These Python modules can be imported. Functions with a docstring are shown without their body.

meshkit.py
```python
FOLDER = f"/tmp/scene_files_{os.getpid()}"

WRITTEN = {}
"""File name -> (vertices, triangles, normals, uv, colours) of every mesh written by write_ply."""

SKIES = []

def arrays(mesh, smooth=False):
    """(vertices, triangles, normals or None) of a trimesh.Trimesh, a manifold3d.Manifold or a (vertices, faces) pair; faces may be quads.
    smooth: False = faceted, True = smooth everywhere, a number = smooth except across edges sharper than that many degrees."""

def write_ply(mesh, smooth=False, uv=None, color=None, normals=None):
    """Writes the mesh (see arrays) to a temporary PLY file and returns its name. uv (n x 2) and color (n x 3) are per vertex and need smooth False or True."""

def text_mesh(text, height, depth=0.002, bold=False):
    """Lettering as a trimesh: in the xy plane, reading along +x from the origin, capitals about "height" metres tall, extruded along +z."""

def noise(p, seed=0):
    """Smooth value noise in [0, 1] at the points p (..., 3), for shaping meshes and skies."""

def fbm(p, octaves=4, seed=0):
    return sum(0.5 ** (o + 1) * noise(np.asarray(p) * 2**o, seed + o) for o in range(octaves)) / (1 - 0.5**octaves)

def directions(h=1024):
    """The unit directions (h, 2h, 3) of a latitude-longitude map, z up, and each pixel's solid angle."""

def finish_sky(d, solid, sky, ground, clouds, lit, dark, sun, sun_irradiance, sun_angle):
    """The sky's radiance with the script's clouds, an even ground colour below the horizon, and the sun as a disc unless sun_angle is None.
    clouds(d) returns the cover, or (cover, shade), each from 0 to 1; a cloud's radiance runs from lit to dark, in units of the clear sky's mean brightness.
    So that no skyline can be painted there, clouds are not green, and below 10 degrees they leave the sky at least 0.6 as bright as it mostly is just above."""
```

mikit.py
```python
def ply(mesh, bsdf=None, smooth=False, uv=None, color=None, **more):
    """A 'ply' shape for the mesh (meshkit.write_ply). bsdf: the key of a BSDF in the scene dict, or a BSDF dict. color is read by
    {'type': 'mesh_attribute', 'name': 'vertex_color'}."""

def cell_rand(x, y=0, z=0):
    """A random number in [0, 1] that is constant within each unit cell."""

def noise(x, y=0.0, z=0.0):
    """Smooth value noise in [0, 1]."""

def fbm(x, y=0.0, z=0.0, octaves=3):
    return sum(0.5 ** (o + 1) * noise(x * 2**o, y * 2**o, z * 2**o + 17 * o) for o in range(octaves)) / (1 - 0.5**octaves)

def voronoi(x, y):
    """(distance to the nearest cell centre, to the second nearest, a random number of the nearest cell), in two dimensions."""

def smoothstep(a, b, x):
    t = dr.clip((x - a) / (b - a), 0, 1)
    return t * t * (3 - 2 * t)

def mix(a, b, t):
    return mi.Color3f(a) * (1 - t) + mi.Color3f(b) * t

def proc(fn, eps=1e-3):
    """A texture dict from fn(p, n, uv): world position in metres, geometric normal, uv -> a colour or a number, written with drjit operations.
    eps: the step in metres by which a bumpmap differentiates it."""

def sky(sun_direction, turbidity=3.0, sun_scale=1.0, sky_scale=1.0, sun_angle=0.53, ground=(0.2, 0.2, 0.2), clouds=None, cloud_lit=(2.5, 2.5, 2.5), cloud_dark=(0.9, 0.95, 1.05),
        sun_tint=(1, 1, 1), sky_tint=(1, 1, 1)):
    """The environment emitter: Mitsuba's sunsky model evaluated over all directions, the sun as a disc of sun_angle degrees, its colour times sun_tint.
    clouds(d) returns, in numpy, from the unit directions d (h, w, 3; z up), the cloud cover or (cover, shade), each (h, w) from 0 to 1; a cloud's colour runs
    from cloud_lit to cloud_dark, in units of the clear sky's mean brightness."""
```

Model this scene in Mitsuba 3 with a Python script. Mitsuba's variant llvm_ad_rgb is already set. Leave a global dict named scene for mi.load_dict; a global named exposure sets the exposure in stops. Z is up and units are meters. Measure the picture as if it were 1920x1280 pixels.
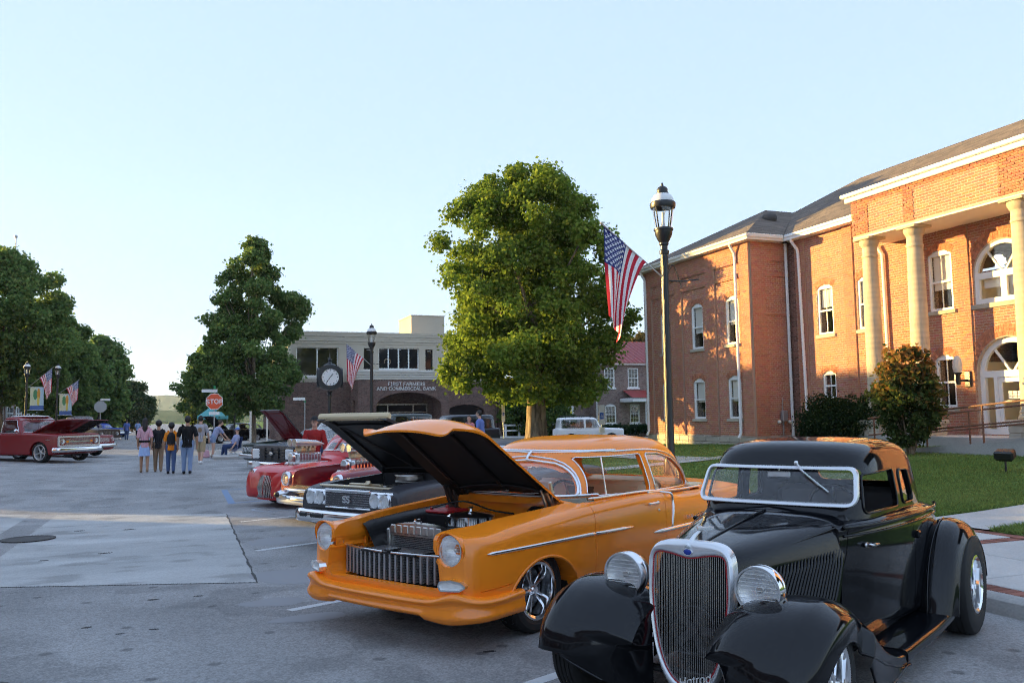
import math, numpy as np, trimesh, drjit as dr, mitsuba as mi, mikit, meshkit
from manifold3d import Manifold, CrossSection, Mesh
from scipy.interpolate import PchipInterpolator, CubicSpline
from shapely.geometry import Polygon, LineString, Point, box as sbox
from shapely import union_all
from mikit import noise, fbm, voronoi, cell_rand, smoothstep, mix
T = mi.ScalarTransform4f
rad, pi = math.radians, math.pi
RNG = np.random.default_rng(7)
scene, labels, place = {'type': 'scene'}, {}, {}

# ------------------------------------------------------------------ camera, sky, exposure
F_PX, PITCH, ROLL, EYE, YAW = 1600.0, 0.0862, -0.015, 1.70, rad(21.0)
_fw = np.array([math.sin(YAW) * math.cos(PITCH), math.cos(YAW) * math.cos(PITCH), math.sin(PITCH)])
_rt = np.array([math.cos(YAW), -math.sin(YAW), 0.0])
_up = np.cross(_rt, _fw)
_up = -math.sin(ROLL) * _rt + math.cos(ROLL) * _up
scene['camera'] = {'type': 'perspective', 'fov': 2 * math.degrees(math.atan(960 / F_PX)), 'fov_axis': 'x', 'near_clip': 0.05, 'far_clip': 12000.0,
                   'to_world': T().look_at(origin=[0, 0, EYE], target=[float(_fw[0]), float(_fw[1]), float(EYE + _fw[2])], up=_up.tolist())}
SUN_AZ, SUN_EL = rad(-51.0), rad(8.5)                       # from +Y (the street) towards -X
SUN = [math.sin(SUN_AZ) * math.cos(SUN_EL), math.cos(SUN_AZ) * math.cos(SUN_EL), math.sin(SUN_EL)]
scene['sky'] = mikit.sky(SUN, turbidity=2.4, sky_tint=(0.84, 0.92, 1.10), sun_scale=0.75, sky_scale=1.0, sun_tint=(0.85, 1.0, 1.1), ground=(0.16, 0.16, 0.15),
                         clouds=lambda d: 0.80 + 0.06 * meshkit.fbm(d * [3, 3, 9], 3), cloud_lit=(0.60, 0.77, 1.08), cloud_dark=(0.60, 0.77, 1.08))      # thin even high haze
exposure = 4.65

# ------------------------------------------------------------------ keys, labels, entries
def _num(k, used):
    if k not in used: return k
    i = 1
    while f'{k}_{i:03d}' in used: i += 1
    return f'{k}_{i:03d}'
USED = set()
def fresh(k):
    k = _num(k, USED); USED.add(k); return k
def M4(loc=(0, 0, 0), rz=0.0, sc=1.0):
    c, s = math.cos(rz) * sc, math.sin(rz) * sc
    return np.array([[c, -s, 0, loc[0]], [s, c, 0, loc[1]], [0, 0, sc, loc[2]], [0, 0, 0, 1.0]])
def thing(name, label, cat, loc=(0, 0, 0), rz=0.0, sc=1.0, group=None):
    k = fresh(name); place[k] = M4(loc, rz, sc)
    labels[k] = {'label': label, 'category': cat}
    if group: labels[k]['group'] = group
    return k
def obj(name, mesh, mat, parent=None, smooth=40, label=None, color=None, uv=None, m=None, kind=None):
    """one entry of the scene; a part's key starts with its holder's key"""
    k = fresh(parent + '__' + name if parent else name)
    if color is not None or uv is not None: smooth = True if smooth is True else False
    d = mikit.ply(mesh, mat, smooth=smooth, color=color, uv=uv)
    P = np.eye(4); h = parent
    while h:
        if h in place: P = place[h]; break
        h = h.rpartition('__')[0]
    if m is not None: P = P @ m
    if not np.allclose(P, np.eye(4)): d['to_world'] = T(P)
    scene[k] = d
    if label: labels.setdefault(k, {})['label'] = label
    if kind: labels.setdefault(k, {})['kind'] = kind
    return k
def sub(name, parent):
    """a part that only holds sub-parts"""
    return fresh(parent + '__' + name)
def struct(name, mesh, mat, label, smooth=40, **kw):
    k = obj(name, mesh, mat, None, smooth, **kw); labels[k] = {'label': label, 'category': name.replace('_', ' '), 'kind': 'structure'}; return k
def solo(name, mesh, mat, label, cat, smooth=40, group=None, kind=None, **kw):
    k = obj(name, mesh, mat, None, smooth, **kw); labels[k] = {'label': label, 'category': cat}
    if group: labels[k]['group'] = group
    if kind: labels[k]['kind'] = kind
    return k
def reuse(name, src, parent, m):
    """another entry with the mesh of entry src, in holder parent, moved by m"""
    k = fresh(parent + '__' + name); h = parent; P = np.eye(4)
    while h:
        if h in place: P = place[h]; break
        h = h.rpartition('__')[0]
    scene[k] = {**scene[src], 'to_world': T(P @ m)}
    return k

# ------------------------------------------------------------------ meshes
def tm(m):
    if isinstance(m, trimesh.Trimesh): return m
    q = m.to_mesh(); return trimesh.Trimesh(np.array(q.vert_properties[:, :3], float), np.array(q.tri_verts), process=False)
def cat(*ms):
    ms = [tm(m) for m in (ms[0] if len(ms) == 1 and isinstance(ms[0], (list, tuple)) else ms)]
    return trimesh.util.concatenate(ms) if len(ms) > 1 else ms[0]
def mv(m, loc=(0, 0, 0), rx=0, ry=0, rz=0, s=None):
    m = tm(m).copy()
    if s is not None: m.apply_scale(s)
    for a, ax in ((rx, [1, 0, 0]), (ry, [0, 1, 0]), (rz, [0, 0, 1])):
        if a: m.apply_transform(trimesh.transformations.rotation_matrix(a, ax))
    m.apply_translation(loc); return m
def mirror_y(m):
    m = tm(m).copy(); m.vertices[:, 1] *= -1; m.faces = m.faces[:, ::-1]; return m
def box(x0, x1, y0, y1, z0, z1, b=0.0):
    if b <= 0:
        m = trimesh.creation.box((abs(x1 - x0), abs(y1 - y0), abs(z1 - z0))); m.apply_translation(((x0 + x1) / 2, (y0 + y1) / 2, (z0 + z1) / 2)); return m
    b = min(b, abs(x1 - x0) * .45, abs(y1 - y0) * .45, abs(z1 - z0) * .45)
    pts = []
    for sx in (0, 1):
        for sy in (0, 1):
            for sz in (0, 1):
                c = np.array([x0 + b if not sx else x1 - b, y0 + b if not sy else y1 - b, z0 + b if not sz else z1 - b]); d = np.array([2 * sx - 1, 2 * sy - 1, 2 * sz - 1]) * b
                pts += [c + d * [1, 0, 0], c + d * [0, 1, 0], c + d * [0, 0, 1]]
    return trimesh.convex.convex_hull(np.array(pts))
def man(m):
    m = tm(m); q = m.copy(); q.merge_vertices()
    if q.volume < 0: q.invert()
    return Manifold(Mesh(np.ascontiguousarray(q.vertices, np.float32), np.ascontiguousarray(q.faces, np.uint32)))
def grid(P, wu=False, wv=False, flip=False):
    P = np.asarray(P, float); nu, nv = P.shape[:2]
    iu, iv = np.meshgrid(np.arange(nu if wu else nu - 1), np.arange(nv if wv else nv - 1), indexing='ij')
    a = iu * nv + iv; b = ((iu + 1) % nu) * nv + iv; c = ((iu + 1) % nu) * nv + (iv + 1) % nv; d = iu * nv + (iv + 1) % nv
    f = np.concatenate([np.stack([a, b, c], -1).reshape(-1, 3), np.stack([a, c, d], -1).reshape(-1, 3)])
    if flip: f = f[:, ::-1]
    return trimesh.Trimesh(P.reshape(-1, 3), f, process=False)
def loft(S):
    """closed solid through closed loops S (k, m, 3), flat end caps"""
    S = np.asarray(S, float); k, m = S.shape[:2]
    g = grid(S, wv=True); v = list(g.vertices); f = g.faces.tolist()
    c0, c1 = len(v), len(v) + 1; v += [S[0].mean(0), S[-1].mean(0)]
    for i in range(m):
        j = (i + 1) % m
        f.append([c0, i, j]); f.append([c1, (k - 1) * m + j, (k - 1) * m + i])
    t = trimesh.Trimesh(np.array(v), np.array(f), process=False)
    if t.volume < 0: t.invert()
    return t
def frames(P, closed=False):
    P = np.asarray(P, float)
    t = np.roll(P, -1, 0) - np.roll(P, 1, 0) if closed else np.gradient(P, axis=0)
    t /= np.maximum(np.linalg.norm(t, axis=1, keepdims=True), 1e-9)
    n = np.cross(t[0], [0, 0, 1.0] if abs(t[0][2]) < .9 else [1.0, 0, 0]); n /= np.linalg.norm(n); N = []
    for x in t:
        n = n - x * (n @ x); n /= max(np.linalg.norm(n), 1e-9); N.append(n)
    N = np.array(N); return t, N, np.cross(t, N)
def tube(P, r, n=8, closed=False, flat=1.0):
    """round tube along P; r number or list; flat squeezes the second direction"""
    P = np.asarray(P, float); r = np.broadcast_to(r, len(P)); t, N, B = frames(P, closed)
    a = np.arange(n) / n * 2 * pi
    S = P[:, None] + r[:, None, None] * (np.cos(a)[None, :, None] * N[:, None] + flat * np.sin(a)[None, :, None] * B[:, None])
    return grid(S, wu=True, wv=True) if closed else loft(S)
def lathe(prof, n=32, cap=True):
    """turned solid about z from (r, z) points"""
    a = np.arange(n) / n * 2 * pi
    S = np.array([[[r * math.cos(x), r * math.sin(x), z] for x in a] for r, z in prof])
    if cap and min(prof[0][0], prof[-1][0]) > 1e-6:
        g = grid(S, wu=True, wv=True)
        if g.volume < 0: g.invert()
        return g
    return loft(S) if cap else grid(S, wv=True)
def lathe_y(prof, n=32, cap=True): return mv(lathe(prof, n, cap), rx=-pi / 2)   # axis +y: (r, y)
def lathe_x(prof, n=32, cap=True): return mv(lathe(prof, n, cap), ry=pi / 2)    # axis +x
def spl(P, n, closed=False):
    P = np.asarray(P, float)
    if closed: P = np.vstack([P, P[:1]])
    u = np.r_[0, np.cumsum(np.linalg.norm(np.diff(P, axis=0), axis=1) ** .5)]
    c = CubicSpline(u, P, bc_type='periodic' if closed else 'natural')
    return c(np.linspace(0, u[-1], n + 1)[:-1] if closed else np.linspace(0, u[-1], n))
def pch(P, n):
    """monotone curve through control points, n samples along the index"""
    P = np.asarray(P, float); u = np.arange(len(P)); return PchipInterpolator(u, P)(np.linspace(0, len(P) - 1, n))
def poly_parts(p): return [g for g in getattr(p, 'geoms', [p]) if g.area > 1e-9]
def xsec(p):
    out = []
    for g in poly_parts(p):
        out += [np.array(g.exterior.coords)[:-1]] + [np.array(h.coords)[:-1] for h in g.interiors]
    from manifold3d import FillRule
    return CrossSection(out, FillRule.EvenOdd)
def P2(pts, r=0.0):
    """polygon with rounded corners"""
    p = Polygon(pts)
    return p if r <= 0 else p.buffer(-r, join_style=2).buffer(2 * r, quad_segs=4).buffer(-r, quad_segs=4)
def prism(p, h0, h1, axis='y'):
    """extrude a polygon: axis y takes (x, z), axis x takes (y, z), axis z takes (x, y)"""
    m = Manifold.extrude(xsec(p), h1 - h0)
    A = {'z': [[1, 0, 0, 0], [0, 1, 0, 0], [0, 0, 1, h0]], 'y': [[1, 0, 0, 0], [0, 0, 1, h0], [0, 1, 0, 0]], 'x': [[0, 0, 1, h0], [1, 0, 0, 0], [0, 1, 0, 0]]}[axis]
    return m.transform(np.array(A, float))
def sphere(c, r, n=2, s=(1, 1, 1)):
    m = trimesh.creation.icosphere(n, 1.0); m.apply_scale(np.array(s) * r); m.apply_translation(c); return m
def text(t, h, depth=.01, bold=False):
    m = meshkit.text_mesh(t, h, depth, bold); m.apply_translation([-(m.bounds[0][0] + m.bounds[1][0]) / 2, 0, 0]); return m
def upright(m, facing):
    """xy lettering stood up so that it reads from direction facing (angle of its outward normal)"""
    m = mv(m, rx=pi / 2); return mv(m, rz=facing + pi / 2)

# ------------------------------------------------------------------ materials
def mat(k, d): scene[k] = d; return k
def rgb(*c): return {'type': 'rgb', 'value': list(c if len(c) == 3 else c * 3)}
def pr(k, c, rough=.5, metal=0.0, spec=.5, coat=0.0, coatg=.95, two=True, **kw):
    d = {'type': 'principled', 'base_color': c if isinstance(c, dict) else rgb(*c), 'roughness': rough, 'metallic': metal, 'specular': spec, **kw}
    if coat: d['clearcoat'] = coat; d['clearcoat_gloss'] = coatg
    return mat(k, {'type': 'twosided', 'bsdf': d} if two else d)
VC = {'type': 'mesh_attribute', 'name': 'vertex_color'}
# plain materials
pr('orange_paint', (.92, .25, .013), .16, coat=1.0)
pr('black_paint', (.0025, .003, .0045), .06, spec=.28, coat=.5, coatg=.98)
pr('charcoal_paint', (.035, .035, .04), .42, coat=.15)
pr('maroon_paint', (.16, .004, .010), .22, coat=1.0)
pr('red_paint', (.50, .012, .014), .22, coat=1.0)
pr('dark_red_paint', (.20, .008, .01), .3, coat=1.0)
pr('green_paint', (.015, .03, .025), .3, coat=1.0)
pr('brown_paint', (.07, .045, .035), .4, coat=.6)
pr('blue_paint', (.02, .05, .3), .3, coat=1.0)
pr('navy_paint', (.015, .02, .035), .3, coat=1.0)
pr('white_paint', (.78, .78, .76), .35, coat=.7)
pr('silver_paint', (.55, .55, .55), .3, metal=.6, coat=.5)
pr('chrome', (.86, .87, .88), .07, metal=1.0)
pr('satin_shell', (.74, .76, .78), .24, metal=.6, coat=.3)
pr('bare_metal', (.62, .6, .57), .33, metal=1.0)
pr('dark_metal', (.09, .09, .095), .4, metal=.8)
pr('gold_metal', (.62, .52, .36), .3, metal=.85)
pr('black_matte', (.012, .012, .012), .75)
pr('black_trim', (.012, .012, .013), .35)
pr('rubber', (.018, .018, .018), .62, spec=.35)
pr('red_plastic', (.45, .015, .02), .4)
pr('red_line', (.42, .02, .03), .4)
pr('cream_vinyl', (.62, .50, .30), .5)
pr('olive_vinyl', (.16, .14, .10), .6)
pr('grey_vinyl', (.09, .09, .095), .6)
pr('amber_lens', (.75, .22, .02), .2, coat=.5)
pr('white_lens', (.72, .72, .70), .15, coat=1.0)
pr('white_trim', (.78, .78, .77), .5)
pr('cream_trim', (.66, .62, .55), .6)
pr('black_iron', (.014, .015, .017), .38, coat=.3)
pr('galvanised', (.42, .43, .44), .42, metal=.7)
pr('rust_rail', (.16, .07, .04), .6)
pr('brown_rail', (.10, .055, .035), .5)
pr('enamel_blue', (.02, .05, .32), .3)
pr('sign_white', (.80, .80, .78), .4)
pr('sign_red', (.62, .03, .02), .4)
pr('sign_green', (.01, .22, .08), .4)
pr('sign_blue', (.02, .10, .50), .4)
pr('shade_cloth', (.66, .64, .58), .8)
pr('curtain', (.60, .56, .46), .85)
pr('room_dark', (.035, .032, .03), .9)
pr('asphalt_roof', (.09, .082, .078), .9)
pr('red_roof', (.26, .035, .035), .45)
pr('skin_fair', (.55, .33, .24), .55)
pr('skin_tan', (.40, .22, .14), .55)
pr('hair_dark', (.012, .009, .008), .55)
pr('hair_brown', (.05, .028, .016), .6)
for _k, _c in dict(pink=(.62, .36, .42), pale_blue=(.36, .50, .80), charcoal=(.022, .022, .026), khaki=(.42, .33, .20), tan=(.26, .18, .12), orange=(.80, .24, .02), black=(.012, .012, .013), navy=(.03, .05, .12),
                   denim=(.07, .11, .22), light_denim=(.22, .30, .46), grey=(.38, .38, .42), red=(.32, .025, .025), blue=(.13, .20, .52), lilac=(.32, .34, .50), white=(.75, .75, .75), rose=(.60, .25, .27)).items(): pr('cloth_' + _k, _c, .85, spec=.2)
mat('pane', {'type': 'thindielectric', 'int_ior': 1.5})
mat('tint', {'type': 'twosided', 'bsdf': {'type': 'principled', 'base_color': rgb(.012, .014, .016), 'roughness': .05, 'specular': .6}})
mat('lens', {'type': 'dielectric', 'int_ior': 1.5})
mat('reflector', {'type': 'twosided', 'bsdf': {'type': 'principled', 'base_color': rgb(.88, .89, .9), 'metallic': 1.0, 'roughness': .36}})

# ------------------------------------------------------------------ vehicles
def pcols(rows, xs):
    rows = np.asarray(rows, float); o = np.argsort(rows[:, 0]); rows = rows[o]
    return np.c_[xs, PchipInterpolator(rows[:, 0], rows[:, 1:])(xs)]
def half_default(w, zb, zs, zt):
    h = zs - zb
    return [(0, zb), (.8 * w, zb), (.95 * w, zb + .03), (.985 * w, zb + .2 * h), (w, zb + .46 * h), (.995 * w, zb + .68 * h), (.975 * w, zs - .10 * h), (.91 * w, zs - .01), (.8 * w, zs + .01 * h), (.5 * w, zs + .7 * (zt - zs)), (0, zt)]
def body_loft(rows, half=half_default, nx=80, nh=44, ends=True):
    """rows (x, half-width, bottom, shoulder, top) -> closed solid along x"""
    rows = np.asarray(sorted(rows), float); x0, x1 = rows[0, 0], rows[-1, 0]
    xs = np.unique(np.round(np.r_[np.linspace(x0, x1, nx), rows[:, 0], np.linspace(x0, x0 + .12, 5), np.linspace(x1 - .12, x1, 7)], 4))
    S = []
    for x, *a in pcols(rows, xs):
        h = pch(half(*a), nh)
        loop = np.r_[h, np.c_[-h[-2:0:-1, 0], h[-2:0:-1, 1]]]
        S.append(np.c_[np.full(len(loop), x), loop])
    return man(loft(S))
def side_y(rows, x, z, half=half_default):
    r = pcols(rows, np.array([x]))[0]; h = pch(half(*r[1:]), 200)[30:150]
    return float(np.interp(z, h[:, 1][:90], h[:, 0][:90])) if z < h[:, 1].max() else float(h[-1, 0])
class Green:
    """a glasshouse from plan slices (z, x front, x rear, half-width, front exponent, rear exponent)"""
    def __init__(s, rows, n=112, nz=34):
        s.rows = np.asarray(sorted(rows), float); s.f = PchipInterpolator(s.rows[:, 0], s.rows[:, 1:]); s.n, s.nz = n, nz
    def ring(s, z, th, grow=0.0):
        xf, xr, hw, nf, nr = s.f(np.clip(z, s.rows[0, 0], s.rows[-1, 0])); cx, a, b = (xf + xr) / 2, max((xf - xr) / 2 + grow, .01), max(hw + grow, .01)
        c, n = np.cos(th), np.where(np.cos(th) > 0, nf, nr); sn = np.sin(th)
        return np.stack([cx + a * np.sign(c) * np.abs(c) ** (2 / n), b * np.sign(sn) * np.abs(sn) ** (2 / n), np.full_like(th, float(z))], -1)
    def th(s): 
        t = np.linspace(0, 2 * pi, s.n, endpoint=False); return t - .22 * np.sin(4 * t)*0.9
    def solid(s, grow=0.0, top=0.0, z0=None):
        zs = np.linspace(0, 1, s.nz) ** .75; a = s.rows[0, 0] if z0 is None else z0; zs = a + (s.rows[-1, 0] - a) * zs
        S = [s.ring(z, s.th(), grow) + [0, 0, top if z > .5 * (zs[0] + zs[-1]) else 0] for z in zs]
        return man(loft(np.array(S)))
    def at(s, x, z, side=1, grow=0.0):
        xf, xr, hw, nf, nr = s.f(z); cx, a, b = (xf + xr) / 2, (xf - xr) / 2 + grow, hw + grow; q = min(abs(x - cx) / a, 1.0); n = nf if x > cx else nr
        return np.array([x, side * b * (1 - q ** n) ** (1 / n), z])
    def outline(s, poly, side, grow=.004, step=.03):
        """the points on one flank along a side-view outline"""
        L = poly.exterior; k = max(12, int(L.length / step)); out = []
        for i in range(k):
            p = L.interpolate(i / k, normalized=True); out.append(s.at(p.x, p.y, side, grow))
        return np.array(out)
def glass(G, poly, ymin=None, grow=-.012, xmin=None):
    """the triangles of the glass skin that lie behind one side-view opening"""
    zs = np.linspace(G.rows[0, 0], G.rows[-1, 0], 70); S = np.array([G.ring(z, np.linspace(0, 2 * pi, 360, endpoint=False), grow) for z in zs])
    g = grid(S, wv=True); c = g.triangles_center; big = poly.buffer(.012); b = big.bounds
    ok = (c[:, 0] > b[0]) & (c[:, 0] < b[2]) & (c[:, 2] > b[1]) & (c[:, 2] < b[3])
    if ymin == 1: ok &= c[:, 1] > 0
    if ymin == -1: ok &= c[:, 1] < 0
    idx = np.nonzero(ok)[0]; from shapely import contains_xy
    idx = idx[contains_xy(big, c[idx, 0], c[idx, 2])]
    g = trimesh.Trimesh(g.vertices, g.faces[idx], process=False); g.remove_unreferenced_vertices(); return g
def arch(x, z, rx, rz, n=28): return Polygon([(x + rx * math.cos(a), z + rz * math.sin(a)) for a in np.linspace(0, 2 * pi, n, endpoint=False)])
_wheel = {}
def wheel(parent, loc, R=.33, W=.21, r=.20, kind='spoke', face=1, m='chrome', n=5, steer=0.0):
    """tyre and rim, axle along y, the outer face towards face*y"""
    k = (R, W, r, kind, m, n)
    w = sub('wheel', parent); M = M4(loc, (0 if face > 0 else pi) + steer)
    if k in _wheel:
        for nm, src in _wheel[k]: reuse(nm, src, w, M)
        return w
    h = W / 2; prof = [(r - .012, -h * .82), (r, -h * .9), (r + .35 * (R - r), -h), (r + .72 * (R - r), -h * .97), (R - .018, -h * .86), (R - .004, -h * .70)]
    gro = []
    for y in (-.45, -.15, .15, .45): gro += [(R, h * (y - .05)), (R - .007, h * (y - .035)), (R - .007, h * (y + .035)), (R, h * (y + .05))]
    prof += gro + [(R - .004, h * .70), (R - .018, h * .86), (r + .72 * (R - r), h * .97), (r + .35 * (R - r), h), (r + .03, h * .95), (r, h * .9), (r - .012, h * .82)]
    ty = obj('tyre', lathe_y(prof, 48), 'rubber', w, 30, m=M)
    d = .35 * W
    rim = [lathe_y([(r - .012, -h * .9), (r + .006, -h * .9), (r + .006, h * .86), (r + .010, h * .93), (r - .004, h * .96), (r - .022, h * .88), (r - .03, h * .4), (r - .035, -h * .5), (r - .012, -h * .9)], 48)]
    sp = []
    if kind == 'spoke':
        for i in range(n):
            a = i / n * 2 * pi + .3
            q = box(.03, r - .02, -.02, .02, -.017, .017, .006); q.vertices[:, 1] *= np.interp(q.vertices[:, 0], [.03, r], [1.5, 1.0]); sp.append(mv(mv(q, (0, h * .35, 0)), ry=a))
        sp += [lathe_y([(.0, h * .62), (.030, h * .62), (.036, h * .55), (.062, h * .45), (.066, -.02), (0, -.02)], 24)]
        sp += [sphere((.047 * math.cos(a), h * .46, .047 * math.sin(a)), .008, 1) for a in np.arange(5) / 5 * 2 * pi]
    elif kind == 'pairs':
        for i in range(n):
            for o in (-.17, .17):
                a = i / n * 2 * pi + o
                q = box(.02, r - .01, -.012, .012, -.011, .011, .004); sp.append(mv(mv(q, (0, h * .3, 0)), ry=a))
        sp += [lathe_y([(.0, h * .7), (.026, h * .7), (.03, h * .62), (.05, h * .4), (.055, -.02), (0, -.02)], 24)]
    else:
        sp += [lathe_y([(0, h * .7), (.03, h * .69), (.05, h * .6), (.07, h * .45), (r * .75, h * .5), (r * .95, h * .3), (r * .95, -.02), (0, -.02)], 32)]
    rm = obj('rim', cat(rim), m, w, 35, m=M); sk = obj('spokes' if kind != 'disc' else 'hub_cap', cat(sp), m, w, 35, m=M)
    bk = obj('brake_drum', lathe_y([(0, -h * .3), (r - .045, -h * .3), (r - .045, -h * .1), (0, -h * .1)], 24), 'dark_metal', w, 30, m=M)
    _wheel[k] = [('tyre', ty), ('rim', rm), ('spokes' if kind != 'disc' else 'hub_cap', sk), ('brake_drum', bk)]
    return w
def headlight(parent, loc, r, facing=(1, 0, 0), depth=.05, name='headlight', rim=.014):
    """glass lens over a bright bowl in a chrome ring, axis along facing (local)"""
    w = sub(name, parent); f = np.array(facing, float); f /= np.linalg.norm(f)
    A = trimesh.geometry.align_vectors([0, 0, 1], f); A[:3, 3] = loc
    g = lambda m: (m.apply_transform(A), m)[1]
    obj('bezel', g(lathe([(r, -depth), (r + rim * .8, -depth), (r + rim, -.01), (r + rim * .7, .008), (r, .008), (r - .003, 0), (r, -depth)], 40)), 'chrome', w, 35)
    obj('bowl', g(lathe([(.012, -depth * .95), (r * .55, -depth * .8), (r * .85, -depth * .45), (r, -.004)], 36, cap=False)), 'reflector', w, True)
    L = [(r * math.sin(t), .02 * math.cos(t) / .02 * r * .16) for t in np.linspace(pi / 2, 0.001, 9)]
    obj('lens', g(lathe([(q[0], q[1]) for q in L] , 36, cap=False)), 'pane', w, True)
    ribs = [box(-.0012, .0012, -r * .75, r * .75, r * .06, r * .075) for _ in range(1)]
    rb = []
    for x in np.linspace(-.72, .72, 9):
        yy = r * math.sqrt(max(0, .9 - x * x)); rb.append(box(x * r - .0014, x * r + .0014, -yy, yy, .002, .006))
    obj('lens_ribs', g(cat(rb)), 'white_lens', w, False)
    obj('bulb', g(lathe([(0, -depth * .9), (r * .16, -depth * .8), (r * .16, -depth * .5), (0, -depth * .42)], 16)), 'bare_metal', w, 30)
    return w
def cuts(body, items):
    for c in items: body = body - c
    return body
def groove(line, w=.006): return LineString(line).buffer(w / 2, cap_style=2)
def steering(parent, loc, r=.19, tilt=.9):
    w = sub('steering_wheel', parent); M = np.eye(4); M[:3, :3] = trimesh.transformations.rotation_matrix(-tilt, [0, 1, 0])[:3, :3]; M[:3, 3] = loc
    a = np.linspace(0, 2 * pi, 33)[:-1]
    obj('wheel_rim', tube(np.c_[r * np.cos(a), r * np.sin(a), 0 * a], .012, 8, closed=True), 'black_trim', w, True, m=M)
    obj('wheel_hub', cat(tube([(-r, 0, 0), (0, 0, -.02), (r, 0, 0)], .008, 6), tube([(0, 0, -.02), (0, -r, 0)], .008, 6), tube([(0, 0, -.02), (0, 0, -.3)], .018, 8), lathe([(0, -.04), (.04, -.04), (.035, 0), (0, .01)], 16)), 'chrome', w, 30, m=M)
def bench(parent, x, hw, z=.42, zt=.9, mat_='cream_vinyl', name='seat'):
    w = sub(name, parent)
    obj('cushion', box(x - .1, x + .48, -hw, hw, z - .16, z, .05), mat_, w, 40)
    bk = mv(box(-.09, .09, -hw, hw, 0, zt - z + .06, .06), ry=-.28); obj('backrest', mv(bk, (x - .1, 0, z - .06)), mat_, w, 40)
    return w
# ------------------------------------------------------------------ procedural surfaces
def _asphalt(p, n, uv):
    f = fbm(p.x * 1.3, p.y * 1.3, 0, 4); g = noise(p.x * 90, p.y * 90, p.z * 90); h = noise(p.x * 34, p.y * 34, 3.0); st = smoothstep(.63, .78, noise(p.x * 2.1, p.y * 2.1, 5)) * .20
    tr = smoothstep(.55, .0, dr.abs(dr.abs(p.x + .55) - .8)) * .10 + smoothstep(.55, .0, dr.abs(dr.abs(p.x + 4.6) - .8)) * .08
    sp = smoothstep(.07, .03, voronoi(p.x * 1.15, p.y * 1.15)[0]) * .45
    v = (.66 + .5 * f) * (.74 + .52 * g) * (.9 + .2 * h) * (1 - st) * (1 - tr) * (1 - sp)
    return mi.Color3f(.268, .263, .258) * v
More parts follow.
